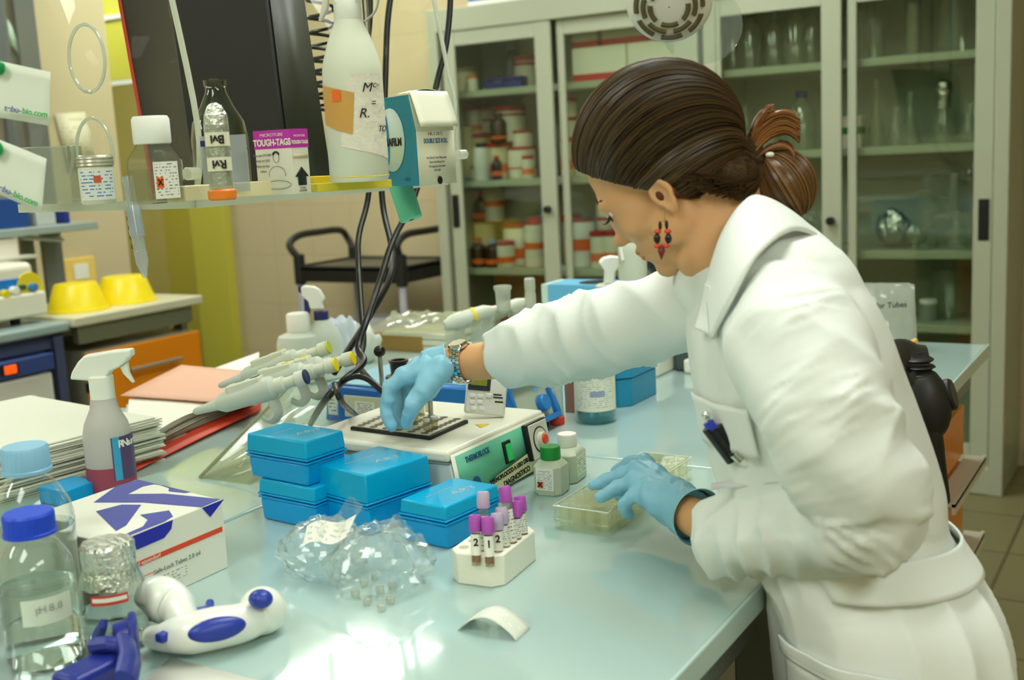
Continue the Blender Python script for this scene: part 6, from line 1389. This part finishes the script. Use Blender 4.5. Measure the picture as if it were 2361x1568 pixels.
def woman():
    t = thing('person', 'woman in a white lab coat and blue gloves leaning over the bench, hair tied back', 'person', (-.28,1.22,0))
    inv = V(t.location)
    COAT = mat('coat_cotton', (228,234,228), .75, bump=.06, bscale=25); SKIN = mat('skin', (216,164,114), .5, sss=.12, var=.05, vscale=20)
    GLV = mat('glove_blue', (134,192,216), .42, bump=.12, bscale=70)
    def W(mb): mb.v = [p-inv for p in mb.v]; return mb
    # ---------------------------------------------------------------- torso surface
    S = [((1830,1960),(2330,1960),1.44,.17),((1805,1700),(2308,1700),1.42,.175),((1796,1568),(2298,1568),1.395,.17),((1787,1450),(2290,1440),1.385,.165),((1776,1370),(2262,1350),1.38,.155),((1740,1290),(2212,1270),1.395,.15),
         ((1705,1215),(2168,1200),1.39,.13),((1668,1130),(2158,1105),1.39,.135),((1632,1020),(2118,985),1.39,.145),((1603,910),(2075,872),1.39,.155),((1590,820),(2030,768),1.39,.165),
         ((1596,750),(1972,655),1.39,.165),((1618,680),(1925,575),1.395,.125),((1645,625),(1868,520),1.40,.085),((1662,575),(1822,490),1.41,.06)]
    VH = V((-.514,.857,0)).normalized()
    def ringpt(i, a):
        f, b, d, w_ = S[i]; F, B = PD(*f,d), PD(*b,d); c = (F+B)/2; ax = (B-F)/2
        ca, sa = math.cos(a), math.sin(a)
        e = .86
        return c + ax*(abs(ca)**e*(1 if ca >= 0 else -1)) + VH*w_*(abs(sa)**e*(1 if sa >= 0 else -1))
    def T(s, a, off=0):
        s = max(0,min(len(S)-1.0001,s)); i = int(s); u = s-i
        p0,p1,p2,p3 = (ringpt(max(0,min(len(S)-1,i+k)),a) for k in (-1,0,1,2))
        p = .5*((2*p1)+(p2-p0)*u+(2*p0-5*p1+4*p2-p3)*u*u+(3*p1-p0-3*p2+p3)*u**3)
        if off:
            c = (ringpt(i,0)+ringpt(i,PI))/2; p = p + (p-c).normalized()*off
        return p
    na, ns_ = 56, 90
    mb = MB(); vs = [T((len(S)-1)*j/ns_, 2*PI*k/na) for j in range(ns_+1) for k in range(na)]
    fs = [(j*na+k, j*na+(k+1)%na, (j+1)*na+(k+1)%na, (j+1)*na+k) for j in range(ns_) for k in range(na)]
    fs += [tuple(range(na-1,-1,-1)), tuple(ns_*na+k for k in range(na))]
    mb.add(vs, fs)
    # ---------------------------------------------------------------- sleeves
    near = [(PD(1775,700,1.335),.070),(PD(1830,790,1.25),.080),(PD(1885,920,1.205),.074),(PD(1940,1040,1.195),.072),(PD(2000,1150,1.20),.063),(PD(1980,1205,1.21),.057),(PD(1900,1216,1.255),.052),(PD(1800,1225,1.31),.049),(PD(1715,1232,1.365),.049),(PD(1655,1235,1.41),.0495)]
    far = [(PD(1700,690,1.50),.075),(PD(1620,705,1.56),.064),(PD(1540,725,1.61),.060),(PD(1450,750,1.66),.064),(PD(1360,772,1.71),.066),(PD(1270,795,1.755),.063),(PD(1200,812,1.79),.057),(PD(1148,828,1.815),.0435)]
    def sleeve(pts, k=6):
        P3 = smooth_path([p for p, r in pts], k); rs = []
        for i in range(len(P3)):
            f = i/k; j = min(int(f), len(pts)-2); u = f-j; rs.append(pts[j][1]*(1-u)+pts[j+1][1]*u)
        ax = (P3[-1]-P3[-2]).normalized()
        back = [P3[-1]-ax*.002, P3[-1]-ax*.02, P3[-1]-ax*.05]
        full = P3 + [P3[-1]+ax*.0005] + back
        mb.tube(full[:], rs+[rs[-1]-.006]+[rs[-1]-.011,rs[-1]-.011,rs[-1]-.012], 28); mb.ell(P3[0],(rs[0],)*3,n=16)
        return P3
    NP, FP = sleeve(near), sleeve(far)
    # fill at the far shoulder and between shoulder and neck
    mb.ell(PD(1700,640,1.46),(.075,.10,.075)); mb.ell(PD(1830,690,1.33),(.08,.09,.075))
    def disp(co, n):
        d = fold(NP, co, .0085, .080, 2.2, 1, .11) + fold(FP, co, .0095, .085, 2.9, 4, .10)
        q = co
        px, py = pr_px(co)
        if py > 1240:
            g_ = math.sin(co.y*52+co.x*22+1.8*noise.noise(V((co.x*4,co.y*4,co.z*1.5)))); d += (.009*(1-abs(g_)**.8*1.5)+.004*noise.noise(V((co.x*9,co.y*9,co.z*4))))*min(1,(py-1240)/160)*(.35+abs(noise.noise(V((co.x*5,co.y*5,co.z))))*1.3)
        elif px > 1560 and py > 600: d += .0045*noise.noise(V((co.x*7+co.z*6,co.y*9,co.z*5)))+.0025*math.sin(co.z*60+co.x*50+3*noise.noise(co*6))*abs(noise.noise(co*4+V((7,0,0))))*2
        return d
    W_o = union(mb, 'lab_coat', COAT, None, .0046, 6, disp, .5)
    for v in W_o.data.vertices:
        if v.co.z < .9045 and v.co.x < -.4425 and v.co.z > .6: v.co.x = -.4425
        v.co -= inv
    W_o.parent = t
    # ---------------------------------------------------------------- coat details
    def strip(path0, path1, m, nm, par, th=.003, nu=40, nv=6, w=.003, seed=0, sub=0):
        A = smooth_path(path0,8); B = smooth_path(path1,8)
        def at(P3,u): f = u*(len(P3)-1); i = min(int(f),len(P3)-2); return P3[i].lerp(P3[i+1],f-i)
        mb = MB().grid(nu,nv,lambda u,v: at(A,u).lerp(at(B,u),v)+V((0,0,1))*w*math.sin(u*9+seed)*math.sin(v*PI)+(CAM-at(A,u)).normalized()*w*1.5*math.sin(v*PI)-inv)
        return mb.build(nm, m, par, solid=th, sub=sub)
    # collar: two leaves and the back fold
    strip([PD(1628,655,1.335),PD(1662,548,1.315),PD(1704,478,1.315),PD(1742,452,1.35),PD(1800,470,1.40)],
          [PD(1640,782,1.27),PD(1688,690,1.235),PD(1745,590,1.235),PD(1830,530,1.29),PD(1905,556,1.37)], COAT, 'collar', t, .004, 40, 10, .004)
    strip([PD(1628,655,1.335),PD(1614,715,1.33),PD(1601,757,1.32)],[PD(1640,660,1.30),PD(1650,720,1.28),PD(1652,780,1.275)], COAT, 'lapel', t, .004, 16, 8, .002)
    strip([PD(1655,640,1.47),PD(1632,700,1.47),PD(1600,755,1.44)],[PD(1600,650,1.52),PD(1585,720,1.52),PD(1592,770,1.48)], COAT, 'lapel', t, .004, 16, 8, .002) if 0 else None
    # placket edge, half belt, pocket, seams
    def band(s0, s1, a0, a1, m, nm, off=.006, th=.003, tilt=0, n=40, w=.002):
        mb = MB().grid(n,8,lambda u,v: T(s0+(s1-s0)*v+tilt*u*u, a0+(a1-a0)*u, off+w*math.sin(u*15))-inv); return mb.build(nm, m, t, solid=th)
    band(5.0,6.0,R(-118),R(60),COAT,'half_belt',.0085,.003,0)
    band(2.85,3.25,R(-168),R(-98),COAT,'pocket_edge',.0075,.003,0,30)
    band(1.2,2.9,R(-165),R(-100),COAT,'side_pocket',.005,.003,0,30)
    band(8.15,9.15,R(-176),R(-128),COAT,'breast_pocket',.006,.002,0,24)
    # pens in the breast pocket
    PB = mat('pen_black', (20,22,26), .3)
    pd = 1.30
    for k,(a, b, r_, nm, m_) in enumerate([((1632,985),(1690,1062),.0080,'pen_body',PB),((1652,982),(1704,1050),.0075,'pen_body',PB)]):
        MB().tube([PD(*a,pd)-inv,PD(*b,pd+.005)-inv], r_, 14).build(nm, m_, t, bev=.001)
    MB().tube([PD(1629,960,pd)-inv,PD(1634,984,pd)-inv], .0035, 10).ell(PD(1628,957,pd)-inv,(.005,.005,.005)).build('pen_tip', CHROME, t)
    MB().tube([PD(1632,972,pd-.002)-inv,PD(1643,990,pd-.002)-inv], .0065, 12).build('pen_clip', mat('pen_blue', (40,60,190), .3), t)
    MB().tube([PD(1690,1045,pd-.006)-inv,PD(1706,1060,pd-.004)-inv], .0060, 12).build('metal_clip', CHROME, t)
    MB().ell(PD(1712,1062,pd-.002)-inv,(.010,.007,.006),(0,R(35),0)).build('clip_pad', WHITE, t)
    # name badge
    a, b_, c_, d_ = PD(1640,1130,1.335),PD(1808,1112,1.27),PD(1806,1090,1.275),PD(1640,1114,1.34)
    MB().add([p-inv for p in (a,b_,c_,d_)],[(0,1,2,3)]).build('name_badge', mat('badge', (222,222,226), .4), t, solid=.001)
    # ---------------------------------------------------------------- head frame
    th = R(20)
    Uc = V((-.64,-.77,0)).normalized(); Fd = V((-.77,.64,0)).normalized()
    Fc = Fd*math.cos(th)+V((0,0,1))*math.sin(th); Sc = Fd*math.sin(th)-V((0,0,1))*math.cos(th)
    U, F, Sd = tow(Uc), tow(Fc), tow(Sc); O = PD(1530,390,1.43)
    HM = Matrix((F, Sd, U)).transposed()          # local (f, s, u)
    def H(f, s, u): return O + F*f + Sd*s + U*u
    body = MB()
    def el(f,s,u,rf,rs,ru,rot=0): body.ell(H(f,s,u),(rf,rs,ru), HM @ Euler((0,rot,0)).to_matrix(), n=28)
    el(-.012,0,.028,.098,.074,.086)      # skull
    el(.035,0,-.01,.060,.062,.080)       # face
    el(.040,0,-.055,.048,.050,.052)      # jaw
    el(.070,0,-.097,.020,.021,.017)      # chin
    el(.052,0,-.075,.036,.038,.034)
    for s in (-1,1):
        el(.058,s*.036,-.028,.026,.020,.024)   # cheek
        el(.078,s*.022,.012,.014,.020,.009)    # brow
        el(.020,s*.056,-.060,.034,.012,.028)   # jaw angle
    el(.086,0,-.008,.011,.0085,.028,R(-18)); el(.098,0,-.034,.013,.011,.010); 
    for s in (-1,1): el(.090,s*.010,-.038,.008,.006,.007)
    el(.085,0,-.060,.012,.020,.006); el(.083,0,-.071,.012,.018,.007)
    # ears
    for s in (-1,1):
        pts = [H(.008+.0120*math.cos(a)*(1 if math.sin(a)>-.2 else .7), s*(.079-.003*math.cos(a)), -.026+.021*math.sin(a)) for a in [2*PI*i/20 for i in range(20)]]
        body.tube(pts, .0042, 10, True); body.ell(H(.008,s*.073,-.026),(.010,.0045,.020),HM); body.ell(H(.009,s*.077,-.047),(.0062,.0038,.0085),HM); body.ell(H(.018,s*.076,-.026),(.0042,.004,.006),HM)
    # neck
    nk = [(H(-.030,0,-.02),.058),(H(-.030,.0,-.065),.056),(PD(1655,560,1.42),.056),(PD(1720,620,1.42),.060),(PD(1790,720,1.40),.07)]
    limb(body, nk)
    body.ell(PD(1640,590,1.42),(.045,.05,.035))
    # chest, pelvis and shoulders inside the coat
    limb(body, [(PD(1800,700,1.38),.09),(PD(1840,850,1.39),.11),(PD(1900,1050,1.39),.105),(PD(1960,1200,1.39),.10),(PD(2030,1430,1.405),.12)])
    limb(body, [(PD(1775,690,1.36),.06),(PD(1835,790,1.27),.050),(PD(1910,920,1.235),.045),(PD(2005,1155,1.22),.040),(PD(1900,1216,1.255),.038),(PD(1800,1222,1.31),.035),(PD(1700,1222,1.39),.030),(PD(1640,1212,1.45),.0255),(PD(1585,1185,1.49),.025)])
    limb(body, [(PD(1700,690,1.48),.05),(PD(1540,725,1.61),.045),(PD(1360,775,1.71),.042),(PD(1200,818,1.79),.036),(PD(1130,830,1.82),.0315),(PD(1070,838,1.835),.0285),(PD(1020,840,1.84),.027)])
    for sx, y in ((-1,1.27),(1,1.46)):
        limb(body, [(V((-.31,y,.80)),.085),(V((-.30,y,.46)),.055),(V((-.28,y,.10)),.038)])
    W(body)
    bo = union(body, 'body', SKIN, t, .0032, 7, None, .5)
    # trousers and shoes
    tr = MB()
    for y in (1.27,1.46): limb(tr, [(V((-.31,y,.78)),.095),(V((-.30,y,.46)),.07),(V((-.28,y,.09)),.055)])
    union(W(tr), 'trousers', mat('trousers', (50,56,74), .8), t, .008, 5)
    for y in (1.27,1.46):
        sh = MB().ell(V((-.33,y,.045)),(.13,.045,.045)); sh.v = [V((p.x,p.y,max(p.z,.001))) for p in sh.v]; W(sh).build('shoe', WHITE, t)
    # lips, eye, lashes, brow
    LIP = mat('lips', (196,116,92), .45); DK = mat('lash_dark', (24,16,12), .5)
    hb = MB(); hb.ell(H(.0895,.006,-.061),(.005,.012,.0035),HM).ell(H(.088,.006,-.070),(.005,.011,.0038),HM); W(hb).build('lips', LIP, t)
    for s in (-1,1):
        W(MB().ell(H(.072,s*.030,-.003),(.0125,.0135,.0125),HM)).build('eye', mat('eyeball', (232,228,220), .2), t)
        W(MB().ell(H(.0835,s*.031,-.006),(.003,.006,.006),HM)).build('iris', DK, t)
        lid = MB().tube([H(.0865-.006*abs(k-3)/3*.8,s*(.020+.0055*k),-.0035-.0008*abs(k-3)) for k in range(7)], .0016, 6)
        for k in range(9):
            q = H(.0865-.004*abs(k-4)/4, s*(.020+.004*k), -.0045); lid.tube([q, q+F*.008-U*.003, q+F*.011+U*.0005], [.0009,.0006,.0002], 4)
        W(lid).build('eyelashes', DK, t)
        W(MB().tube([H(.086,s*.012,.014),H(.0865,s*.022,.019),H(.080,s*.034,.019),H(.068,s*.045,.014)],[.0014,.0022,.0019,.0008],6)).build('eyebrow', mat('brow', (60,38,20), .7), t)
    W(MB().ell(H(.012,.0778,-.024),(.0042,.003,.0065),HM)).build('ear_hollow_shade', mat('ear_shade', (88,40,22), .7), t)  # dark patch paints the shade inside the ear
    # ---------------------------------------------------------------- hair
    def hairmat(name, c1, c2, rough=.33):
        m = mat(name, c1, rough, spec=.55); nt = m.node_tree; b = nt.nodes['Principled BSDF']
        g = nt.nodes.new('ShaderNodeNewGeometry'); cr = nt.nodes.new('ShaderNodeMix'); cr.data_type = 'RGBA'; cr.inputs[6].default_value = hx(c1); cr.inputs[7].default_value = hx(c2)
        nt.links.new(g.outputs['Random Per Island'], cr.inputs[0]); nt.links.new(cr.outputs[2], b.inputs['Base Color']); return m
    HA = hairmat('hair_brown', (26,18,10), (84,62,30), .40); HB = hairmat('hair_light', (96,60,24), (160,104,50)); HC = hairmat('hair_bun', (58,38,16), (116,80,36))
    rnd = random.Random(5)
    hc = V((-.013,0,.026)); hr = V((.109,.088,.104))
    tie = PD(1752,372,1.425); tl = HM.transposed() @ (tie-O); Tn = V(((tl.x-hc.x)/hr.x,(tl.y-hc.y)/hr.y,(tl.z-hc.z)/hr.z)).normalized()
    A_ = Tn.orthogonal().normalized(); B_ = Tn.cross(A_)
    pa = HM.transposed() @ (PD(1338,388,1.43)-O); pb = HM.transposed() @ (PD(1700,458,1.43)-O)
    dv = (pb-pa); pn = V((-dv.z,0,dv.x)); pn = pn.normalized(); pn = pn if pn.z > 0 else -pn
    def keep(l, s=0):
        # hairline: above the line from brow to nape; dips behind the ear
        return (l-pa).dot(pn) > -.004
    ql = V((.1,0,-.060)); Qn = V(((ql.x-hc.x)/hr.x,0,(ql.z-hc.z)/hr.z)).normalized()
    Ln = (Qn-Tn).normalized(); e1 = Ln.orthogonal().normalized(); e2 = Ln.cross(e1)
    def arc_(phi):
        n = e1*math.cos(phi)+e2*math.sin(phi); k = Tn.dot(n); c = n*k; st = Tn-c; r_ = st.length; a_ = st.normalized(); b_ = n.cross(a_)
        q = Qn-c; end = math.atan2(q.dot(b_),q.dot(a_)) % (2*PI)
        return c, r_, a_, b_, end
    def surf(arc, f, off):
        c, r_, a_, b_, end = arc; th_ = f*end; d = c+(a_*math.cos(th_)+b_*math.sin(th_))*r_
        return V((hc.x+d.x*(hr.x+off), hc.y+d.y*(hr.y+off), hc.z+d.z*(hr.z+off)))
    def nearear(l): return ((l.x-.008)/.0145)**2+((l.z+.031)/.024)**2 < 1 and abs(l.y) > .055
    mb = MB()
    # under-shell
    sh = MB().ell(H(*hc),(hr.x-.006,hr.y-.006,hr.z-.006),HM,n=48)
    loc = [HM.transposed() @ (p-O) for p in sh.v]
    n0 = len(sh.v); kept = [f for f in sh.f if all(keep(loc[i]-pn*.004) and not nearear(loc[i]) for i in f)]
    sh.f = kept
    hair_root = W(sh).build('hair', mat('hair_under', (26,17,9), .5), t)
    def strand(pts, r, mb_, n=5):
        k = len(pts); rs = [r*(.35+.65*min(1,i/2.5,(k-1-i)/2.5+.25)) for i in range(k)]
        mb_.tube(pts, [(q,q*.55) for q in rs], n)
    for k in range(1900):
        phi = 2*PI*(k+rnd.random())/1900; off = rnd.uniform(-.0025,.0022); A = arc_(phi); pts = []; wob = rnd.uniform(-.05,.05)
        N = 30; started = False; last = None
        for i in range(1,N):
            f = i/N; l = surf(arc_(phi+wob*math.sin(f*5)), f, off-.010*max(0,1-f*7))
            if keep(l) and not nearear(l): pts.append(l); started = True; last = f
            elif started and f > .35:
                a0, a1 = last, f
                for _ in range(6):
                    am = (a0+a1)/2; lm = surf(arc_(phi+wob*math.sin(am*5)), am, off)
                    if keep(lm) and not nearear(lm): a0 = am
                    else: a1 = am
                l = surf(arc_(phi+wob*math.sin(a0*5)), a0, off-.002); pts.append(l); break
        if len(pts) < 4: continue
        strand([H(*q)-inv for q in pts], rnd.uniform(.0009,.0018), mb)
    # hair swept back from behind the ear to the nape
    CM = Matrix((tow(V((1,0,0))),tow(V((0,0,1))),tow(V((0,-1,0))))).transposed()
    EC, ER = PD(1668,404,1.425), V((.039,.064,.031))
    mb.ell(EC-inv,tuple(ER),CM,n=28)
    def pushout(p):
        q = CM.transposed() @ (p-EC); k = math.sqrt((q.x/ER.x)**2+(q.y/ER.y)**2+(q.z/ER.z)**2); return EC+CM @ (q*(1.04/k)) if k < 1.04 else p
    for sd in (1,-1):
        st = smooth_path([PD(1548,405,1.350),PD(1582,426,1.346),PD(1632,448,1.346),PD(1690,463,1.352),PD(1726,462,1.365)],12)
        if sd < 0: st = [p-Sd*2*((p-O).dot(Sd)) for p in st]
        for k in range(420):
            f = rnd.random()*(len(st)-1); i = int(f); a = st[i].lerp(st[min(i+1,len(st)-1)],f-i)+tow(V((0,-1,0)))*rnd.uniform(0,.05)**1.3
            m1 = a.lerp(tie,.35)+Sd*sd*(.012*(1-f/len(st)))-U*.008; m2 = a.lerp(tie,.72)+Sd*sd*.006-U*.008
            strand([pushout(q)-inv for q in smooth_path([a,m1,m2,tie],5)], rnd.uniform(.0014,.0022), mb)
    mb.build('hair_strands', HA, hair_root)
    # small loose hairs at the nape
    # bun: strands wrapping from the tie over a ball
    bc = PD(1802,428,1.42); br = V((.037,.036,.041)); mb = MB()
    ry, ux = tow(V((1,0,0))), tow(V((0,-1,0))); fz = tow(V((0,0,1)))
    mb.ell(bc-inv,(.033,.033,.036),n=24)
    pole = (PD(1765,375,1.42)-bc).normalized(); a1 = pole.orthogonal().normalized(); b1 = pole.cross(a1)
    for k in range(330):
        phi = 2*PI*(k+rnd.random())/330; off = rnd.uniform(-.002,.0025); e_ = rnd.uniform(150,178)
        pts = []
        for j in range(13):
            ps = R(8+(e_-8)*j/12); d = pole*math.cos(ps)+(a1*math.cos(phi)+b1*math.sin(phi))*math.sin(ps)
            sc = .0365+off+.0035*(1-math.cos(ps))/2+ .0015*math.sin(phi*9)
            pts.append(bc+ry*d.dot(ry)*sc+ux*d.dot(ux)*sc*1.12+fz*d.dot(fz)*sc-inv)
        strand(pts, rnd.uniform(.0012,.0022), mb)
    mb.build('hair_bun', HC, hair_root)
    # tuft of ends sticking up
    mb = MB()
    for k in range(340):
        u = k/339; sp = rnd.gauss(0,1); z = 1.425+rnd.uniform(-.02,.02)
        v = rnd.random(); e = rnd.uniform(-1,1)
        if k % 10 < 6: tgt = [(1722+14*v,340+18*v),(1742+16*v,298+34*v),(1772+14*v,268+44*v+3*e),(1806+8*v+6*e,256+50*v+5*e),(1836+10*e,264+56*v+12*e)]
        elif k % 10 < 9: tgt = [(1722,352),(1735+sp*4,318),(1748+sp*5,285+sp*3),(1765+sp*4,262+sp*4),(1778+rnd.uniform(-10,8),246+rnd.uniform(-6,12))]
        else: tgt = [(1740,368),(1770,345+sp*4),(1800,335+sp*5),(1822,345+sp*6),(1832,362+sp*5)]
        pts = [PD(x,y,z+.004*i*math.sin(k))-inv for i,(x,y) in enumerate(tgt)]
        strand(smooth_path(pts,4), rnd.uniform(.0010,.0018), mb)
    mb.build('hair_ends', HB, hair_root)
    # gathered hair just before the tie
    mb = MB()
    for k in range(150):
        a = 2*PI*k/150; r0, r1 = .034*rnd.uniform(.8,1), .010
        A0, A1 = PD(1706,352,1.425), PD(1764,376,1.42); ax = (A1-A0).normalized(); p_ = ax.orthogonal().normalized(); q_ = ax.cross(p_)
        pts = [A0.lerp(A1,f)+(p_*math.cos(a)+q_*math.sin(a))*(r0*max(0,1-f)**1.2+r1*f)-inv for f in (0,.25,.5,.75,1,1.15)]
        strand(pts, .0022, mb)
    mb.build('hair_gather', HA, hair_root)
    W(MB().tube([PD(1765,374,1.42)+(ry*math.cos(a)*.3+fz*math.sin(a))*.013+ux*math.cos(a)*.013 for a in [2*PI*i/20 for i in range(20)]], .004, 8, True)).build('hair_tie', BLACK, hair_root)
    W(MB().ell(PD(1775,357,1.405),(.006,.006,.004))).build('tie_bead', WHITE, hair_root)
    mb = MB()
    for k in range(8):
        pts = [PD(1700+k*4,452,1.40),PD(1745,480+k*2,1.385),PD(1790,510+k*1.5,1.37),PD(1850,535+k,1.36),PD(1905,553,1.365)]
        mb.tube(smooth_path([p-inv for p in pts],4), .0007, 4)
    mb.build('stray_hair', HB, hair_root)
    # ---------------------------------------------------------------- earring
    er = mat('bead_red', (206,62,30), .3); eb = mat('bead_dark', (30,24,20), .25); ed = mat('bead_brown', (110,36,22), .4)
    dz = 1.335
    ea = W(MB().tube([PD(1530,478,dz),PD(1533,498,dz),PD(1531,512,dz)], .0009, 8)).build('earring', mat('gold_wire', (200,180,120), .25, metal=1), t)
    for px, py, rx, rz, m_ in ((1522,520,.0022,.0055,eb),(1537,518,.0022,.0055,eb),(1516,534,.0045,.0032,er),(1540,534,.0045,.0032,er),(1515,550,.0042,.0062,eb),(1541,550,.0042,.0062,eb),(1515,567,.004,.0032,er),(1536,567,.004,.0032,er)):
        W(MB().ell(PD(px,py,dz),(rx,rx,rz),n=12)).build('bead', m_, ea)
    q = [PD(1525,562,dz),PD(1534,578,dz),PD(1525,600,dz),PD(1516,578,dz)]; W(MB().add(q,[(0,1,2,3)])).build('pendant', ed, ea, solid=.003)
    # ---------------------------------------------------------------- gloves
    def fing(mb, pts, r=(.0098,.0092,.0085,.0072)):
        P3 = smooth_path(pts,5); n_ = len(P3); rs = [r[0]+(r[-1]-r[0])*i/(n_-1) for i in range(n_)]
        for j in range(1,len(pts)-1):
            rs[j*5] *= 1.07
        mb.tube(P3, rs, 14); mb.ell(P3[-1],(rs[-1],)*3,n=14); mb.ell(P3[0],(rs[0]*1.15,)*3,n=14)
    mb = MB()
    def D(x,y,d): return PD(x,y,d)
    # right hand, reaching
    mb.tube([D(1008,844,1.835),D(998,848,1.835),D(980,853,1.835)],[.0305,.031,.031],24)
    mb.ell(D(975,858,1.84),(.040,.036,.026),HMx(D(1030,836,1.835),D(925,868,1.83)))
    for a, b in (((985,850,1.815),(928,872,1.805)),((985,850,1.83),(930,864,1.83)),((988,852,1.85),(940,862,1.855)),((990,860,1.87),(955,864,1.875))):
        limb(mb, [(D(*a),.021),(D(*b),.0135)])
    fing(mb, [D(930,868,1.805),D(902,892,1.80),D(893,925,1.80),D(894,957,1.80),D(904,982,1.80)], (.0135,.0115,.0098))
    fing(mb, [D(932,862,1.83),D(912,890,1.845),D(910,925,1.85),D(918,958,1.845),D(926,978,1.835)], (.013,.011,.0095))
    fing(mb, [D(944,862,1.855),D(930,895,1.875),D(930,930,1.875),D(938,958,1.87)], (.012,.011,.009))
    fing(mb, [D(960,866,1.875),D(952,895,1.895),D(955,925,1.895),D(960,945,1.885)], (.011,.0095,.008))
    limb(mb, [(D(1015,850,1.80),.022),(D(985,890,1.79),.0205),(D(965,915,1.785),.0165)])
    fing(mb, [D(975,905,1.785),D(955,930,1.78),D(944,955,1.785),D(940,975,1.795)], (.0155,.0125,.0105))
    def gl_d(co, n): return .0012*noise.noise(co*70)+.0012*math.sin(co.x*190+co.z*120+3*noise.noise(co*30))
    g1 = union(W(mb), 'glove', GLV, t, .0024, 4, gl_d)
    ax = (D(1030,836,1.835)-D(1060,838,1.835)).normalized()
    def cuff(c, dr, r, ru, par, flare=.004, ln=.022, sq=1.0):
        q = dr.to_track_quat('Z','Y').to_matrix().to_4x4(); m = MB(); m.mx = Matrix.Translation(c-inv) @ q
        m.lathe([(r,-.012),(r+.001,0),(r+flare*.5,ln*.5),(r+flare,ln),(r+flare+.0015,ln+.002),(r+flare+.001,ln+.004),(r+flare-.0015,ln)],40,cap=False)
        o = m.build('glove_cuff', GLV, par); o.data.materials[0] = GLV; return o
    cuff(D(1006,844,1.835), (D(1050,834,1.835)-D(1010,842,1.835)).normalized(), .0305, 0, g1, .001, .016)
    # left hand, over the well box
    mb = MB()
    mb.tube([D(1594,1185,1.495),D(1580,1175,1.515)],[.033,.033],24); limb(mb, [(D(1572,1170,1.52),.032),(D(1550,1155,1.545),.033)])
    kn = [(1482,1068,1.650),(1464,1086,1.625),(1460,1112,1.600),(1480,1138,1.575)]
    for k, (x,y,d) in enumerate(kn): limb(mb, [(D(1560,1148+6*k,1.56-.012*k),.026),(D(1520,1118+12*k,1.60-.02*k),.023),(D(x,y,d),.0145)])
    fing(mb, [D(*kn[0]),D(1448,1072,1.67),D(1424,1090,1.675),D(1412,1112,1.665)], (.0135,.0105,.009))
    fing(mb, [D(*kn[1]),D(1428,1098,1.635),D(1395,1110,1.64),D(1366,1119,1.64)], (.0135,.0105,.0088))
    fing(mb, [D(*kn[2]),D(1428,1124,1.605),D(1402,1138,1.60),D(1386,1146,1.60)], (.0130,.0105,.009))
    fing(mb, [D(*kn[3]),D(1452,1150,1.575),D(1441,1168,1.58),D(1449,1184,1.59)], (.0125,.0100,.0088))
    fing(mb, [D(1560,1140,1.60),D(1510,1120,1.645),D(1465,1125,1.66),D(1432,1142,1.65)], (.017,.0125,.0105))
    g2 = union(W(mb), 'glove', GLV, t, .0024, 4, gl_d)
    cuff(D(1592,1185,1.497), (D(1640,1206,1.45)-D(1590,1184,1.50)).normalized(), .033, 0, g2, .004, .018)
    # ---------------------------------------------------------------- watch
    wc, wd = D(1068,838,1.836), (D(1100,834,1.82)-D(1040,840,1.84)).normalized()
    q = wd.to_track_quat('Z','Y').to_matrix().to_4x4()
    wt = None
    toc = (q.inverted() @ (CAM-wc).to_4d()).to_3d() if 0 else q.to_3x3().inverted() @ (CAM-wc); a0 = math.atan2(toc.y,toc.x)
    upv = q.to_3x3().inverted() @ V((0,0,1)); au = math.atan2(upv.y,upv.x)
    mb0 = MB(); mb0.mx = Matrix.Translation(wc-inv) @ q; mb0.lathe([(.0304,-.008),(.0310,-.0085),(.0310,.0085),(.0304,.008)],40,cap=False)
    wt = mb0.build('wristwatch', mat('watch_dark', (60,58,50), .4), t)
    for i in range(30):
        for j in (-1,0,1):
            a = 2*PI*(i+(.5 if j == 0 else 0))/30; m = MB(); m.mx = Matrix.Translation(wc-inv) @ q @ Matrix.Rotation(a,4,'Z')
            m.box(.0308,.0335,-.0030,.0030,j*.0058-.0026,j*.0058+.0026); m.build('link', CHROME, wt)
    m = MB(); m.mx = Matrix.Translation(wc-inv) @ q @ Matrix.Rotation(au+(.25),4,'Z') @ Matrix.Translation((.032,0,0)) @ Matrix.Rotation(PI/2,4,'Y')
    m.lathe([(.012,-.003),(.0155,-.002),(.0160,.002),(.014,.0055),(.0135,.005)],32); m.build('watch_case', CHROME, wt)
    m2 = MB(); m2.mx = m.mx; m2.cyl(.0132,.003,.0056,32).build('watch_face', mat('watch_face', (140,128,70), .3), wt)
def HMx(a, b):
    x = (V(b)-V(a)).normalized(); y = V((0,0,1)).cross(x).normalized(); z = x.cross(y); return Matrix((x,y,z)).transposed()
lamps(); room(); cabinets(); trolley(); left_side(); bench(); chair()
for fn in ('bench_things','shelf_things','woman'):
    if fn in globals(): globals()[fn]()
# lettering becomes mesh
bpy.context.view_layer.update(); dg = bpy.context.evaluated_depsgraph_get()
for o in [x for x in C.objects if x.type == 'FONT']:
    me = bpy.data.meshes.new_from_object(o.evaluated_get(dg)); n = bpy.data.objects.new('t', me); C.collection.objects.link(n)
    n.parent = o.parent; n.location = o.location; n.rotation_euler = o.rotation_euler; n.scale = o.scale
    nm = o.name; bpy.data.objects.remove(o); n.name = nm
